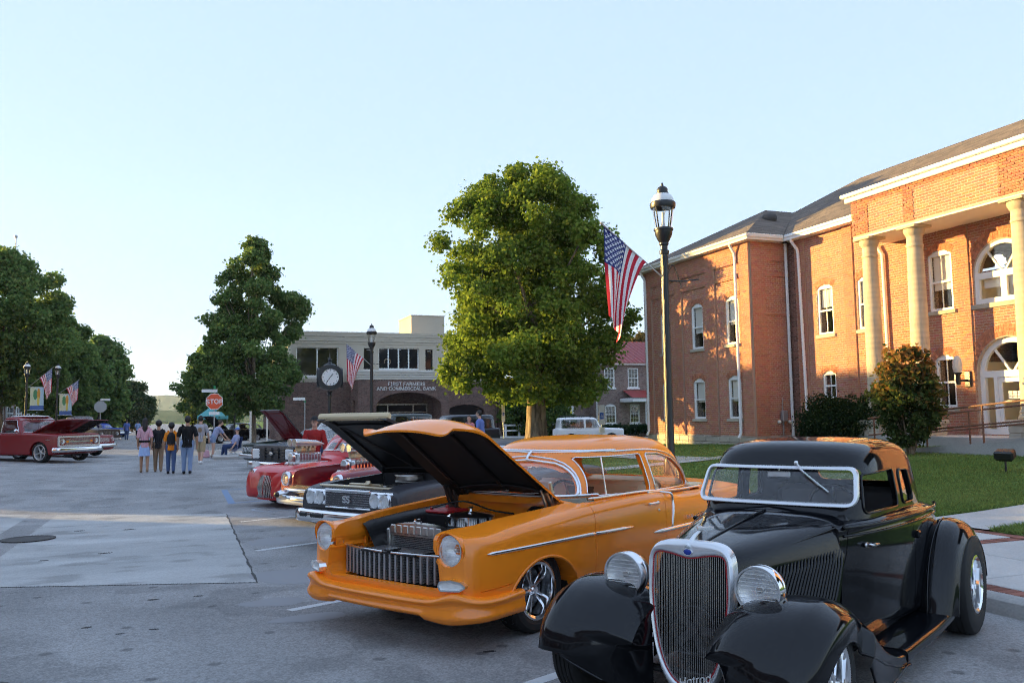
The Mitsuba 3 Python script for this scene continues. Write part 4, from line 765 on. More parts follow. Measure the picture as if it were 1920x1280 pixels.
    obj('front_pan', loft(np.array(S)), P, K, 40)
    # bonnet
    L, n, m_ = 1.40, 40, 41; U = np.linspace(0, 1, n); V = np.linspace(-1, 1, m_); top, und = [], []
    for u in U:
        hw = .625 - .09 * u - .03 * max(0, u - .85) / .15; r, q = [], []
        for v in V:
            x = u * L + .06 * u ** 3 * (1 - v * v); s_ = max(0, (u - .74) / .26); crown = (.085 + .035 * u) * (1 - abs(v) ** 2.4) * (1 - .75 * s_ ** 2); drop = -.235 * s_ ** 1.7 * (1 - .40 * abs(v) ** 14); z = crown + drop - .015 * abs(v) ** 8
            r.append((x, v * hw, z)); q.append((x - .006, v * (hw - .006), z - .016))
        top.append(r); und.append(q)
    top, und = np.array(top), np.array(und)
    rim = lambda A: np.concatenate([A[0], A[1:, -1], A[-1, -2::-1], A[-2:0:-1, 0]])
    H = trimesh.util.concatenate([grid(top), grid(np.stack([rim(top), rim(und)]), wv=True, flip=True)])
    M = np.eye(4); M[:3, :3] = trimesh.transformations.rotation_matrix(-rad(33.8), [0, 1, 0])[:3, :3]; M[:3, 3] = (-.66, 0, .925)
    hd = obj('hood', H, P, K, 50, m=M)
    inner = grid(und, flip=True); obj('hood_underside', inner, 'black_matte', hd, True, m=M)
    ri = [tube(np.c_[und[2:-5, j, 0], und[2:-5, j, 1], und[2:-5, j, 2] - .012], .018, 6) for j in (4, 20, 36)] + [tube(und[i, 4:-4] - [0, 0, .012], .018, 6) for i in (4, 33)]
    obj('hood_brace', cat(ri), 'black_trim', hd, True, m=M)
    for s in (1, -1):
        obj('hood_hinge', cat(box(-.62, -.58, s * .57 - .008, s * .57 + .008, .78, .93, .003), mv(box(-.012, .02, -.010, .010, 0, .23, .004), (-.60, s * .57, .88), ry=.28), mv(box(-.012, .012, -.008, .008, 0, .20, .004), (-.50, s * .56, .86), ry=.42), tube([(-.57, s * .57, .86), (-.47, s * .57, 1.02)], .022, 10)), 'bare_metal' if s > 0 else 'dark_metal', K, 30)
    # engine bay
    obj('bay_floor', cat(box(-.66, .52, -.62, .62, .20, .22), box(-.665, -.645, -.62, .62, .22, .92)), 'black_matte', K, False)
    for s in (1, -1):
        P_ = np.array([[(x, s * y, z) for y, z in ((.665 - .10 * max(0, x), .86 - .07 * max(0, x)), (.52, .80 - .06 * max(0, x)), (.42, .62), (.38, .30))] for x in np.linspace(-.64, .55, 10)])
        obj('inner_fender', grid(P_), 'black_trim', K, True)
    ra = sub('radiator', K); RO = -.10
    obj('radiator_core', mv(box(.335, .365, -.30, .30, .36, .715), (0, RO, 0)), 'galvanised', ra, False)
    obj('radiator_fins', mv(cat([box(.365, .368, -.29, .29, z, z + .006) for z in np.arange(.38, .70, .014)]), (0, RO, 0)), 'dark_metal', ra, False)
    pl_ = spl([(-.32, .70), (-.30, .765), (-.15, .80), (.0, .805), (.15, .80), (.30, .765), (.32, .70)], 28)
    ft = Polygon(np.r_[pl_, [(.32, .70), (-.32, .70)]]).buffer(0)
    obj('radiator_tank', mv(cat(tm(prism(ft, .315, .395, 'x')), *[box(.39, .404, y - .028, y + .028, .715, .785, .008) for y in np.linspace(-.26, .26, 8)]), (0, RO, 0)), 'bare_metal', ra, 30)
    for q in (-.322, .322): obj('radiator_side', box(.31, .40, q - .022 + RO, q + .022 + RO, .34, .75, .01), 'bare_metal', ra, 30)
    obj('radiator_cap', mv(cat(lathe([(0, 0), (.034, 0), (.034, .02), (.02, .035), (0, .035)], 16).apply_translation((.35, -.02, .80)), box(.32, .38, -.03, -.01, .83, .84)), (0, RO, 0)), 'chrome', ra, 30)
    ac = sub('air_cleaner', K); c0 = np.array((-.14, .02, .80))
    obj('cleaner_lid', lathe([(0, .062), (.03, .060), (.17, .045), (.205, .03), (.205, .022), (0, .022)], 40).apply_translation(c0), 'chrome', ac, 30)
    obj('filter_element', lathe([(.175, -.045), (.175, .022)], 40, cap=False).apply_translation(c0), 'white_trim', ac, True)
    obj('cleaner_ribs', cat([mv(mv(box(.178, .192, -.0025 if i % 5 else -.011, .0025 if i % 5 else .011, -.045, .023), rz=i / 60 * 2 * pi), c0) for i in range(60)]), 'chrome', ac, False)
    obj('cleaner_base', lathe([(0, -.045), (.205, -.045), (.205, -.06), (.15, -.075), (0, -.075)], 40).apply_translation(c0), 'chrome', ac, 30)
    obj('wing_nut', cat(lathe([(0, 0), (.016, 0), (.008, .03), (0, .03)], 12).apply_translation(c0 + [0, 0, .06]), box(-.16, -.12, .0, .04, .885, .90, .006)), 'chrome', ac, 30)
    obj('engine_block', cat(box(-.52, .20, -.16, .20, .30, .62, .05), box(-.45, .10, -.30, -.14, .52, .66, .03), box(-.45, .10, .18, .34, .52, .66, .03), lathe([(0, .60), (.10, .62), (.09, .74), (0, .74)], 20).apply_translation(c0 * [1, 1, 0])), 'dark_metal', K, 35)
    b = sub('battery', K); obj('battery_case', box(-.42, -.14, -.52, -.26, .60, .82, .015), 'black_trim', b, 30)
    obj('battery_lid', cat(box(-.425, -.135, -.525, -.255, .82, .845, .01), *[lathe([(0, 0), (.016, 0), (.014, .02), (0, .02)], 10).apply_translation((x, -.48, .845)) for x in (-.38, -.18)]), 'red_plastic', b, 30)
    obj('engine_hoses', cat(tube(spl([(.33, .10, .74), (.2, .12, .76), (.05, .18, .70)], 14), .022, 8), tube(spl([(-.15, -.45, .86), (-.3, -.2, .92), (-.5, -.1, .84), (-.62, .1, .80)], 18), .008, 6), tube(spl([(-.6, .45, .82), (-.3, .40, .78), (-.05, .30, .70)], 18), .014, 6), tube(spl([(.30, .36, .62), (.1, .42, .66), (-.1, .42, .55)], 14), .02, 8)), 'black_trim', K, True)
    obj('brake_booster', lathe_x([(0, -.63), (.11, -.63), (.12, -.55), (.05, -.48), (.035, -.40), (0, -.40)], 24).apply_translation((0, .40, .77)), 'black_trim', K, 30)
    # glasshouse
    Sh = G.solid(0, 0) - G.solid(-.035, -.028, .86)
    Sh = cuts(Sh, [prism(p, -1.2, 1.2) for p in (wind, door_w, quar, back)])
    obj('roof', Sh, P, K, 35)
    for nm, p, sd in (('windshield', wind, None), ('rear_window', back, None), ('door_window', door_w, -1), ('quarter_window', quar, 1), ('quarter_window', quar, -1)): obj(nm, glass(G, p, sd), 'pane', K, True)
    tr = []
    for s in (1, -1):
        tr += [tube(G.outline(door_w, s), .007, 6, closed=True), tube(G.outline(quar, s), .007, 6, closed=True)]
        ln = [(-.845, .950), (-.865, 1.0), (-.985, 1.285), (-1.02, 1.318), (-1.45, 1.325), (-1.9, 1.322), (-2.2, 1.295), (-2.45, 1.225), (-2.65, 1.10), (-2.76, .98)]
        tr.append(tube(np.array([G.at(x, z, s, .004) for x, z in spl(ln, 60)]), .010, 6))
        tr.append(box(-1.12, -1.105, s * .70, s * .712, .955, 1.285)); tr[-1].vertices[:, 1] += -s * (tr[-1].vertices[:, 2] - 1.28) * .14 + s * .005
    obj('window_trim', cat(tr), 'chrome', K, True)
    ws = []
    tt = np.linspace(-1.05, 1.05, 60)
    ws += [tube(np.array([G.ring(.966, np.array([t]), .006)[0] for t in tt]), .013, 6), tube(np.array([G.ring(1.333, np.array([t]), .006)[0] for t in np.linspace(-1.2, 1.2, 60)]), .014, 6)]
    for s in (1, -1): ws.append(tube(np.array([G.at(x, z, s, .006) for x, z in spl([(-.80, .962), (-.835, .985), (-.955, 1.27), (-1.0, 1.315), (-1.02, 1.33)], 24)]), .014, 6))
    obj('windshield_trim', cat(ws), 'chrome', K, True)
    obj('wiper', cat(tube([(-.60, -.35, .975), (-.62, .05, 1.0)], .006, 6), tube([(-.60, .15, .975), (-.66, .52, 1.005)], .006, 6)), 'chrome', K, True)
    tr = []
    sp = lambda pts, s, o=.004: np.array([(x, s * (side_y(rows, x, z) + o), z) for x, z in pts])
    for s in (1, -1):
        obj('side_spear', tube(sp([(x, .685) for x in np.linspace(.66, -.655, 30)], s), [.003] + [.014] * 29, 8), 'chrome', K, True)
        obj('door_spear', tube(sp([(x, .682 - .012 * (-.68 - x)) for x in np.linspace(-.68, -1.27, 16)], s), [.014] * 12 + [.012, .010, .007, .003], 8), 'chrome', K, True)
        obj('quarter_spear', tube(sp([(x, .585) for x in np.linspace(-1.62, -3.9, 40)], s), [.004, .012, .018] + [.02] * 37, 8), 'chrome', K, True)
        dp = sp(spl([(-1.72, .93), (-1.90, .925), (-2.0, .90), (-2.02, .84), (-2.0, .74), (-1.965, .60)], 26), s); obj('beltline_dip', tube(dp, .013, 8), 'chrome', K, True)
        obj('belt_trim', tube(np.array([(x, s * (.815), z) for x, z in spl([(-.75, .952), (-1.2, .950), (-1.72, .945), (-2.05, .925), (-2.4, .915), (-2.8, .92)], 30)]), .012, 6), 'chrome', K, True)
        h = sub('door_handle', K); obj('handle_bar', tube(sp([(x, .845) for x in np.linspace(-1.55, -1.73, 8)], s, .022), .010, 8), 'chrome', h, True); obj('handle_lock', cat(sphere(sp([(-1.73, .845)], s, .01)[0], .016, 1), sphere(sp([(-1.74, .775)], s, .002)[0], .012, 1)), 'chrome', h, True)
        tx = mv(text('Bel Air', .035, .006), rx=pi / 2); tx = mv(tx, rz=pi if s > 0 else 0); tx.vertices[:, 0] += .12 * (tx.vertices[:, 2]) * (-1 if s > 0 else 1)
        obj('script_badge', mv(tx, (-2.32, s * .938, .645)), 'chrome', K, False)
        for x0, rx, rz in ((0, .46, .385), (-2.93, .44, .37)):
            obj('wheel_lip', tube(np.array([(x0 + rx * math.cos(t), s * (side_y(rows, x0 + rx * math.cos(t), .20 + rz * math.sin(t)) - .002), .20 + rz * math.sin(t)) for t in np.linspace(.05, pi - .15, 30)]), .012, 6), P, K, True)
        for x in (0, -2.93):
            wheel(K, (x, s * .735, .325), .325, .22, .215, 'pairs', s, 'chrome', 5)
            obj('wheel_well', prism(arch(x, .26, .46, .42).difference(arch(x, .26, .44, .40)).intersection(sbox(x - 1, .22, x + 1, 1)), s * .50 if s > 0 else -.80, .80 if s > 0 else -.50), 'black_matte', K, 30)
    # cabin
    obj('cabin_floor', cat(box(-2.95, -.7, -.78, .78, .30, .33), box(-.78, -.72, -.78, .78, .33, .90)), 'olive_vinyl', K, False)
    obj('dashboard', box(-.98, -.66, -.76, .76, .80, .945, .04), 'olive_vinyl', K, 40)
    bench(K, -1.75, .66, .48, 1.02); bench(K, -2.62, .66, .50, 1.0)
    obj('seat_band', mv(box(-.075, .075, -.25, .12, .02, .50, .02), (-1.845, 0, .46), ry=-.28), 'olive_vinyl', K, 40)
    obj('parcel_shelf', box(-3.0, -2.72, -.74, .74, .90, .935, .01), 'cream_vinyl', K, 30)
    steering(K, (-1.14, .36, .90), .20, 1.0)
    obj('mirror', cat(box(-1.02, -1.0, -.11, .11, 1.20, 1.25, .01), tube([(-1.01, 0, 1.25), (-1.03, 0, 1.33)], .006, 6)), 'chrome', K, 30)
    # rear bumper
    pb = spl([(-3.7, .93), (-4.05, .90), (-4.2, .7), (-4.25, 0)], 20); pb = np.r_[pb, (pb * [1, -1])[-2::-1]]
    obj('rear_bumper', tube(np.c_[pb, np.full(len(pb), .42)], .06, 10, flat=.5), 'chrome', K, True)
    return K
orange_car()
# ------------------------------------------------------------------ the black chopped coupe
def black_coupe():
    K = thing('coupe_car', 'black chopped hot rod coupe with a tall upright grille in a silver shell', 'car', (2.726, 4.26, 0), rad(-150), 1.0, 'show cars along the right kerb')
    P = 'black_paint'
    # body from cowl to tail: plan widens to the doors
    def half(w, zb, zs, zt):
        h = zs - zb
        return [(0, zb), (.9 * w, zb), (.965 * w, zb + .05 * h), (.985 * w, zb + .3 * h), (1.0 * w, zb + .62 * h), (.995 * w, zs - .09), (.985 * w, zs - .045), (.99 * w, zs - .02), (.94 * w, zs + .008), (.6 * w, zs + .6 * (zt - zs)), (0, zt)]
    rows = [(-.98, .50, .30, .965, 1.02), (-1.05, .525, .30, .97, 1.06), (-1.3, .60, .29, .985, 1.08), (-1.7, .655, .28, .99, 1.08), (-2.2, .68, .28, .985, 1.08), (-2.6, .66, .30, .965, 1.07), (-2.95, .60, .34, .93, 1.02), (-3.2, .50, .40, .87, .93), (-3.34, .38, .50, .74, .78), (-3.38, .25, .55, .66, .68)]
    B = body_loft(rows, half, 60, 44)
    G = Green([(.95, -1.06, -3.0, .60, 4.6, 3.4), (1.10, -1.13, -2.97, .588, 4.8, 3.4), (1.20, -1.18, -2.93, .575, 4.8, 3.4), (1.32, -1.25, -2.86, .558, 4.6, 3.4), (1.40, -1.30, -2.78, .535, 4.2, 3.2), (1.455, -1.37, -2.66, .485, 3.6, 2.9), (1.488, -1.48, -2.48, .39, 2.8, 2.5), (1.504, -1.68, -2.2, .18, 2, 2)])
    door_w = P2([(-1.30, 1.03), (-1.385, 1.275), (-1.92, 1.29), (-1.93, 1.03)], .03)
    quar = P2([(-2.06, 1.035), (-2.05, 1.275), (-2.28, 1.265), (-2.33, 1.035)], .035)
    wsp = P2([(-.545, 1.09), (-.515, 1.318), (.515, 1.318), (.545, 1.09)], .045)
    rear = P2([(-.30, 1.12), (-.28, 1.28), (.28, 1.28), (.30, 1.12)], .05)
    cabin = prism(P2([(-1.12, -.46), (-1.12, .46), (-1.5, .56), (-2.75, .54), (-2.75, -.54), (-1.5, -.56)], .05), .45, 1.3, 'z')
    gl = [groove([(-.80, .30), (-1.03, .80), (-1.10, 1.1)]), groove([(-2.0, .30), (-2.0, 1.2)]), groove([(-.86, .32), (-2.0, .32)])]
    B = cuts(B, [cabin] + [prism(g, y0, y1) for g in gl for y0, y1 in ((.40, .9), (-.9, -.40))])
    obj('body', B, P, K, 34)
    Sh = G.solid(0) - G.solid(-.03, -.028, .90)
    Sh = cuts(Sh, [prism(p, -1.2, 1.2) for p in (door_w, quar)] + [prism(wsp, -1.6, -.8, 'x'), prism(rear, -3.2, -2.4, 'x')])
    obj('roof', Sh, P, K, 36)
    for s in (1, -1):
        (obj('door_window', glass(G, door_w, s), 'pane', K, True) if s < 0 else None); obj('quarter_window', glass(G, quar, s), 'pane', K, True)
        obj('window_frame', tube(G.outline(door_w, s, .002), .009, 6, closed=True), P, K, True); obj('window_frame', tube(G.outline(quar, s, .002), .009, 6, closed=True), P, K, True)
        for z0, r in ((.965, .014), (.915, .008)):
            pts = [(x, s * (float(pcols(rows, np.array([x]))[0][1]) * .985 + .004), z0 + .02 * min(0, (x + 2.4))) for x in np.linspace(-1.02, -3.05, 40)]
            obj('beltline_moulding', tube(pts, r, 8), P, K, True)
        h = sub('door_handle', K); y = s * .575
        obj('handle_bar', tube([(-1.22, y, .845), (-1.20, y + s * .05, .848), (-1.22, y + s * .06, .85), (-1.34, y + s * .052, .84)], [.012, .012, .013, .008], 8), 'chrome', h, True)
        obj('handle_plate', mv(sphere((0, 0, 0), .022, 1, (1.6, .4, .8)), (-1.22, y + s * .012, .845)), 'chrome', h, True)
        hg = box(-2.08, -2.02, s * .665, s * .705, .80, .85, .01); obj('door_hinge', hg, P, K, 30)
    # windscreen with its silver frame
    wx = lambda z: -1.145 - (z - 1.10) * .57 + .012
    def loop_(d): e = wsp.buffer(d).exterior; return np.array([e.interpolate(i / 140, normalized=True).coords[0] for i in range(140)])
    def roll_(a): return np.roll(a, -np.argmin(np.abs(a[:, 0]) + 100 * (a[:, 1] > 1.2)), 0)
    R_ = [roll_(loop_(d)) for d in (.013, .012, .008, -.008, -.010, -.012)]
    R_ = [np.c_[wx(r[:, 1]) - .05 * (r[:, 0] / .53) ** 4 + x, r] for r, x in zip(R_, (-.02, .012, .020, .020, .012, -.02))]
    fr = grid(np.array(R_), wv=True); c_ = np.argmax(fr.triangles_center[:, 0]); obj('windshield_frame', fr if fr.face_normals[c_, 0] > 0 else (fr.invert(), fr)[1], 'satin_shell', K, True)
    gy, gz_ = np.linspace(-.53, .53, 2), np.linspace(1.085, 1.305, 2); f = grid(np.array([[(wx(z) - .004 - .05 * (y / .53) ** 4, y, z) for y in np.linspace(-.53, .53, 21)] for z in (1.085, 1.305)])); obj('windshield', f, 'pane', K, True)
    wp = sub('wiper', K); obj('wiper_arm', tube([(-1.215, .16, 1.345), (-1.20, .20, 1.30), (-1.175, .31, 1.215)], .006, 6), 'chrome', wp, True); obj('wiper_blade', tube([(-1.19, .17, 1.325), (-1.155, .38, 1.175)], .005, 6), 'chrome', wp, True); obj('wiper_pivot', sphere((-1.225, .15, 1.352), .016, 1), 'chrome', wp, True)
    # bonnet: from the shell back to the cowl, raked at its rear edge
    def hoodsec(w, z0, z1):      # half section from the side's foot over the top
        return pch([(w * 1.0, z0), (w * 1.0, z0 + .45 * (z1 - z0)), (w * .985, z1 - .16), (w * .94, z1 - .075), (w * .80, z1 - .03), (w * .5, z1 - .006), (0, z1)], 34)
    S = []
    for u in np.linspace(0, 1, 24):
        w = .25 + (.515 - .25) * u ** .85; zt = .925 + .13 * u ** .8; h = hoodsec(w, .40 - .04 * u, zt); xs = (-.02 - .24 * np.clip((h[:, 1] - .3) / .62, 0, 1) * 0) * (1 - u) + u * (-.78 - .32 * np.clip((h[:, 1] - .35) / .62, 0, 1.1))
        xs = xs + (1 - u) * (-.05 * (h[:, 1] - .5)); q = np.c_[xs, h]; S.append(np.r_[q, (q * [1, -1, 1])[-2::-1]])
    hood = grid(np.array(S)); hood = hood if hood.face_normals[:, 2].mean() > 0 else (hood.invert(), hood)[1]
    obj('hood', hood, P, K, 50)
    pk = []
    for u in np.linspace(0, 1, 12): pk.append((-.06 - 1.02 * u, 0, .925 + .13 * u ** .8 + .004))
    obj('hood_crease', tube(pk, .007, 6), P, K, True)
    for s in (1, -1):
        lv = sub('louvres', K); P_ = []
        obj('hood_edge', tube([(-.10 - .96 * u, s * (.94 * (.25 + .265 * u ** .85) + .003), .925 + .13 * u ** .8 - .078) for u in np.linspace(0, 1, 20)], .006, 6), P, K, True)
        src = None
        for i in range(21):
            u0 = .20 + .034 * i
            a = np.array((-.12 - .98 * u0 - .03, 0, .80 + .055 * u0)); b = np.array((-.12 - .98 * u0 + .16, 0, .50 + .04 * u0))
            pts = []
            for t in np.linspace(0, 1, 8):
                p = a + (b - a) * t; uu = np.clip((-.02 - p[0]) / (.76 + .32 * (p[2] - .35) / .62), 0, 1); w = .25 + .265 * uu ** .85; pts.append((p[0], s * (w + .002 - (.02 * w if p[2] > .8 else 0)), p[2]))
            obj('louvre', tube(pts, [.004] + [.011] * 6 + [.004], 8), P, lv, True)
    # grille shell
    def shell_pt(t, o=0.0):
        pass
    hp = np.array([(0, .902), (.06, .915), (.12, .926), (.165, .922), (.190, .892), (.197, .82), (.200, .70), (.190, .55), (.168, .40), (.13, .275), (.075, .195), (0, .165)])
    hp = hp * [1.25, 1]; hp = np.r_[hp, (hp * [-1, 1])[-2:0:-1]]; loop = spl(hp, 120, closed=True)
    ctr = np.array([0, .56]); lean = lambda z: .085 - .07 * (z - .2)
    ho = np.array([(0, .962), (.08, .960), (.15, .955), (.205, .935), (.236, .89), (.246, .82), (.243, .70), (.231, .55), (.204, .40), (.160, .268), (.095, .18), (0, .148)]) ; ho = np.r_[ho, (ho * [-1, 1])[-2:0:-1]]; loop_o = spl(ho, 120, closed=True)
    def off(d):
        p = Polygon(loop).buffer(d) if d < 0 else Polygon(loop_o).buffer(d - .004); e = p.exterior; return np.array([e.interpolate(i / 160, normalized=True).coords[0] for i in range(160)])
    def align(a): i = np.argmin(np.abs(a[:, 0]) + 100 * (a[:, 1] > .6)); a = np.roll(a, -i, 0); return a if a[20, 0] > a[0, 0] else np.roll(a[::-1], 1, 0)
    R_ = [align(off(d)) for d in (-.022, -.018, -.004, .012, .020, .020)]; X_ = (.0, .020, .036, .030, .006, -.05)
    R_ = [np.c_[lean(r[:, 1]) + x, r] for r, x in zip(R_, X_)]
    sh = grid(np.array(R_), wv=True); obj('grille_shell', sh if sh.face_normals[np.argmax(sh.triangles_center[:, 0]), 0] > 0 else (sh.invert(), sh)[1], 'satin_shell', K, True)
    obj('shell_pinstripe', tube(np.c_[lean(align(off(-.020))[:, 1]) + .022, align(off(-.020))], .0035, 6, closed=True), 'red_line', K, True)
    topc = [np.c_[lean(.93) - .02 - .14 * t - .0 * np.linspace(-1, 1, 21), (.19 + .02 * t) * np.linspace(-1, 1, 21), .935 + .02 * t - .02 * np.linspace(-1, 1, 21) ** 4 + .012 * (1 - np.linspace(-1, 1, 21) ** 2)] for t in np.linspace(-.25, 1, 6)]
    gp = Polygon(align(off(-.020))); gr = sub('grille', K)
    for i, y in enumerate(np.linspace(-.228, .228, 42)):
        c = gp.intersection(LineString([(y, 0), (y, 1.2)]))
        if c.is_empty: continue
        z0, z1 = c.bounds[1], c.bounds[3]; vx = .02 * (1 - abs(y) / .23)
        obj('grille_bar', tube([(lean(z0) + vx + .002, y, z0), (lean((z0 + z1) / 2) + vx + .004, y, (z0 + z1) / 2), (lean(z1) + vx + .002, y, z1)], 0.0019, 6), 'bare_metal', gr, True)
    obj('grille_backing', tm(prism(gp, -.075, -.07, 'x')), 'black_matte', gr, False)
    a = np.linspace(0, 2 * pi, 40, endpoint=False)
    obj('fan_shroud', cat(tube(np.c_[0 * a + .02, .13 * np.cos(a), .48 + .13 * np.sin(a)], .006, 6, closed=True), *[mv(mv(box(-.004, .004, .02, .125, -.022, .022), rx=t), (.015, 0, .48)) for t in np.arange(5) / 5 * 2 * pi], lathe_x([(0, -.02), (.03, -.02), (.03, .02), (0, .025)], 16).apply_translation((.02, 0, .48)), tube([(.0, -.12, .34), (.0, .12, .33)], .01, 6)), 'dark_metal', gr, 30)
    obj('shell_badge', mv(sphere((0, 0, 0), .022, 2, (.35, 1.25, .8)), (lean(.9) + .036, 0, .918)), 'enamel_blue', K, True)
    obj('badge_ring', tube([(lean(.9) + .038, .0275 * math.cos(t), .918 + .018 * math.sin(t)) for t in np.linspace(0, 2 * pi, 20, endpoint=False)], .003, 6, closed=True), 'chrome', K, True)
    ms = sub('mascot', K); obj('mascot_stem', tube([(.075, 0, .945), (-.02, 0, 1.0), (-.13, 0, 1.03)], [.016, .012, .006], 8), 'satin_shell', ms, True)
    obj('mascot_wing', tm(prism(P2([(-.06, -.004), (-.155, .052), (-.17, .045), (-.13, 0), (-.17, -.045), (-.155, -.052), (-.06, .004)]).buffer(.003), 1.025, 1.037, 'z')), 'satin_shell', ms, 30)
    sc = text('Hotrod', .046, .005); sc.vertices[:, 0] += .35 * sc.vertices[:, 1]; sc = mv(mv(sc, rx=pi / 2), rz=pi / 2); sc = mv(sc, rx=.30); obj('script_badge', mv(sc, (lean(.24) + .045, .05, .215)), 'white_lens', K, False)
    # lamps on stalks
    for s in (1, -1):
        w = headlight(K, (.095, s * .415, .755), .118, (1, 0, -.02), .05, rim=.013)
        obj('lamp_bucket', lathe_x([(.128, 0), (.127, -.03), (.11, -.08), (.08, -.13), (.035, -.17), (0, -.175)][::-1], 36).apply_translation((.05, s * .415, .755)), 'chrome', w, True)
        obj('lamp_stalk', tube([(.0, s * .415, .64), (-.01, s * .40, .60), (-.03, s * .31, .57), (-.06, s * .23, .56)], .014, 8), 'black_paint', w, True)
        obj('horn', lathe_x([(0, -.10), (.02, -.10), (.03, 0), (.055, .04), (.05, .042), (0, .0)], 20).apply_translation((.10, s * .30, .56)), P, K, 40)
    # front fenders: one sheet from the splash apron over the wheel and down to the running board
    for s in (1, -1):
        path = spl([(.50, .365), (.47, .47), (.36, .60), (.18, .70), (-.04, .725), (-.26, .68), (-.45, .58), (-.62, .44), (-.80, .315), (-1.0, .255), (-1.15, .245)], 60)   # crown line (x, z)
        S = []
        n = len(path); tt = np.gradient(path, axis=0); tt /= np.linalg.norm(tt, axis=1)[:, None]; nn = np.c_[-tt[:, 1], tt[:, 0]]; nn *= np.where((nn * (path - [0, .2])).sum(1) > 0, 1, -1)[:, None]
        for i in range(n):
            p, q = path[i], nn[i]; u = i / (n - 1); front = max(0, 1 - i / 14)
            yin = .30 - .06 * front + .25 * max(0, (u - .55) / .45) ** 1.5; yin = .22 + (.52 - .22) * np.clip((u - .35) / .5, 0, 1) if u > .1 else .24 + .10 * front
            yo = .80 + .055 * math.sin(pi * min(1, u / .6)) ** 1 if u < .6 else .855 - .03 * (u - .6); k = 1 - .35 * max(0, (u - .6) / .4)
            deep = (.17 * (1 - max(0, u - .55) * 1.7))
            pr_ = [(yin, -.13 * k), (yin + .06, -.075 * k), (yin + .16, -.025 * k), (.58, .0), (.69, -.002), (.775, -.03 * k - .01), (yo - .012, -.09 * k), (yo, -.15 * k), (yo + .004, -.185 * k - .03 * max(0, min(1, (u - .35) / .2)) ), (yo - .012, -.186 * k - .03 * max(0, min(1, (u - .35) / .2)))]
            c = pch(pr_, 30)
            if u > .62:
                g = min(1, (u - .62) / .2); flat = pch([(yin, .0), (yin + .04, .0), (yin + .1, .0), (.62, .0), (.72, 0), (.78, -.002), (.815, -.012), (.825, -.03), (.826, -.07), (.815, -.07)], 30); c = c * (1 - g) + flat * g
            S.append(np.c_[p[0] + q[0] * c[:, 1], s * c[:, 0], p[1] + q[1] * c[:, 1]])
        S = np.array(S); r0 = S[0]; dn = np.clip(.64 - np.abs(r0[:, 1]), 0, .6)
        S = np.concatenate([[r0 + np.c_[-.10 * dn * t - .02 * t, 0 * dn, -.52 * dn * t] for t in (1, .75, .5, .25)], S]); n = len(S); g2 = grid(S)
        obj('front_fender', g2, P, K, True)
        obj('fender_bead', tube(S[:, -2], .008, 8), P, K, True); obj('fender_bead', tube(S[0, 3:], .008, 8), P, K, True)
        obj('splash_apron', grid(np.array([[(x, s * (.25 + .25 * max(0, min(1, -x / 1.0)) ** .85), z) for x in np.linspace(.05, -.95, 12)] for z in (.62, .30)])), P, K, True)
        sel = [i for i in range(n) if -1.13 < S[i, -2, 0] < -.36]; tp = S[sel, -2]; zb_ = np.interp(-tp[:, 0], [.36, .43, .48, .60, .85, 1.12], [.34, .24, .165, .135, .15, .185]); zb_ = np.minimum(zb_, tp[:, 2] - .004)
        obj('fender_skirt', grid(np.array([tp * [1, 1 - t, 1 - t] + np.c_[0 * zb_, np.full(len(zb_), s * .836), zb_] * t for t in (0, .25, .6, 1)])), P, K, True); obj('skirt_bead', tube(np.c_[tp[:, 0], np.full(len(zb_), s * .836), zb_], .008, 6), P, K, True)
        cw = [[S[i, 0], S[i, 0] * [.75, 1, 1] + [0, (s * .25 - S[i, 0, 1]) * .5, -.035], (min(S[i, 0, 0], .09) , s * .232, S[i, 0, 2] - .075)] for i in range(0, 30)]; obj('catwalk', grid(np.array(cw)), P, K, True)
        # running board
        rb = [np.c_[np.full(12, x), s * np.r_[.56, .62, .70, .76, .80, .82, .832, .834, .832, .82, .70, .56], np.r_[.275, .262, .258, .258, .256, .25, .235, .215, .19, .18, .18, .18] + .0 + .02 * max(0, (-x - 1.9)) / .4] for x in np.linspace(-1.10, -2.34, 16)]
        obj('running_board', loft(np.array(rb)), P, K, 40)
        obj('rocker_panel', box(-2.4, -.85, s * .56 - .06, s * .56 + .06, .26, .36, .03), P, K, 40)
        # rear fender
        pth = spl([(-2.12, .27), (-2.16, .42), (-2.26, .62), (-2.44, .78), (-2.68, .86), (-2.95, .845), (-3.18, .74), (-3.33, .57), (-3.38, .40)], 48)
        tt = np.gradient(pth, axis=0); tt /= np.linalg.norm(tt, axis=1)[:, None]; nn = np.c_[-tt[:, 1], tt[:, 0]]; nn *= np.where((nn * (pth - [-2.8, .2])).sum(1) > 0, 1, -1)[:, None]
        S = []
        for p, q in zip(pth, nn):
            c = pch([(.50, -.14), (.56, -.07), (.64, -.02), (.72, 0), (.79, -.015), (.85, -.06), (.875, -.11), (.882, -.125), (.87, -.127)], 26); S.append(np.c_[p[0] + q[0] * c[:, 1], s * c[:, 0], p[1] + q[1] * c[:, 1]])
        S = np.array(S); g = grid(S, flip=False); obj('rear_fender', g, P, K, True); obj('fender_bead', tube(S[:, -2], .008, 8), P, K, True)
        obj('fender_rib', tube([(p[0] + q[0] * .002, s * .70, p[1] + q[1] * .002) for p, q in zip(pth[:26], nn[:26])], .006, 6), P, K, True)
        wheel(K, (.02, s * .715, .325), .325, .18, .20, 'spoke', s, 'chrome', 5, steer=.06); wheel(K, (-2.845, s * .765, .375), .375, .26, .205, 'spoke', s, 'chrome', 5)
        obj('tail_lamp', mv(sphere((0, 0, 0), .045, 2, (.7, 1, 1)), (-3.42, s * .66, .62)), 'red_plastic', K, True)
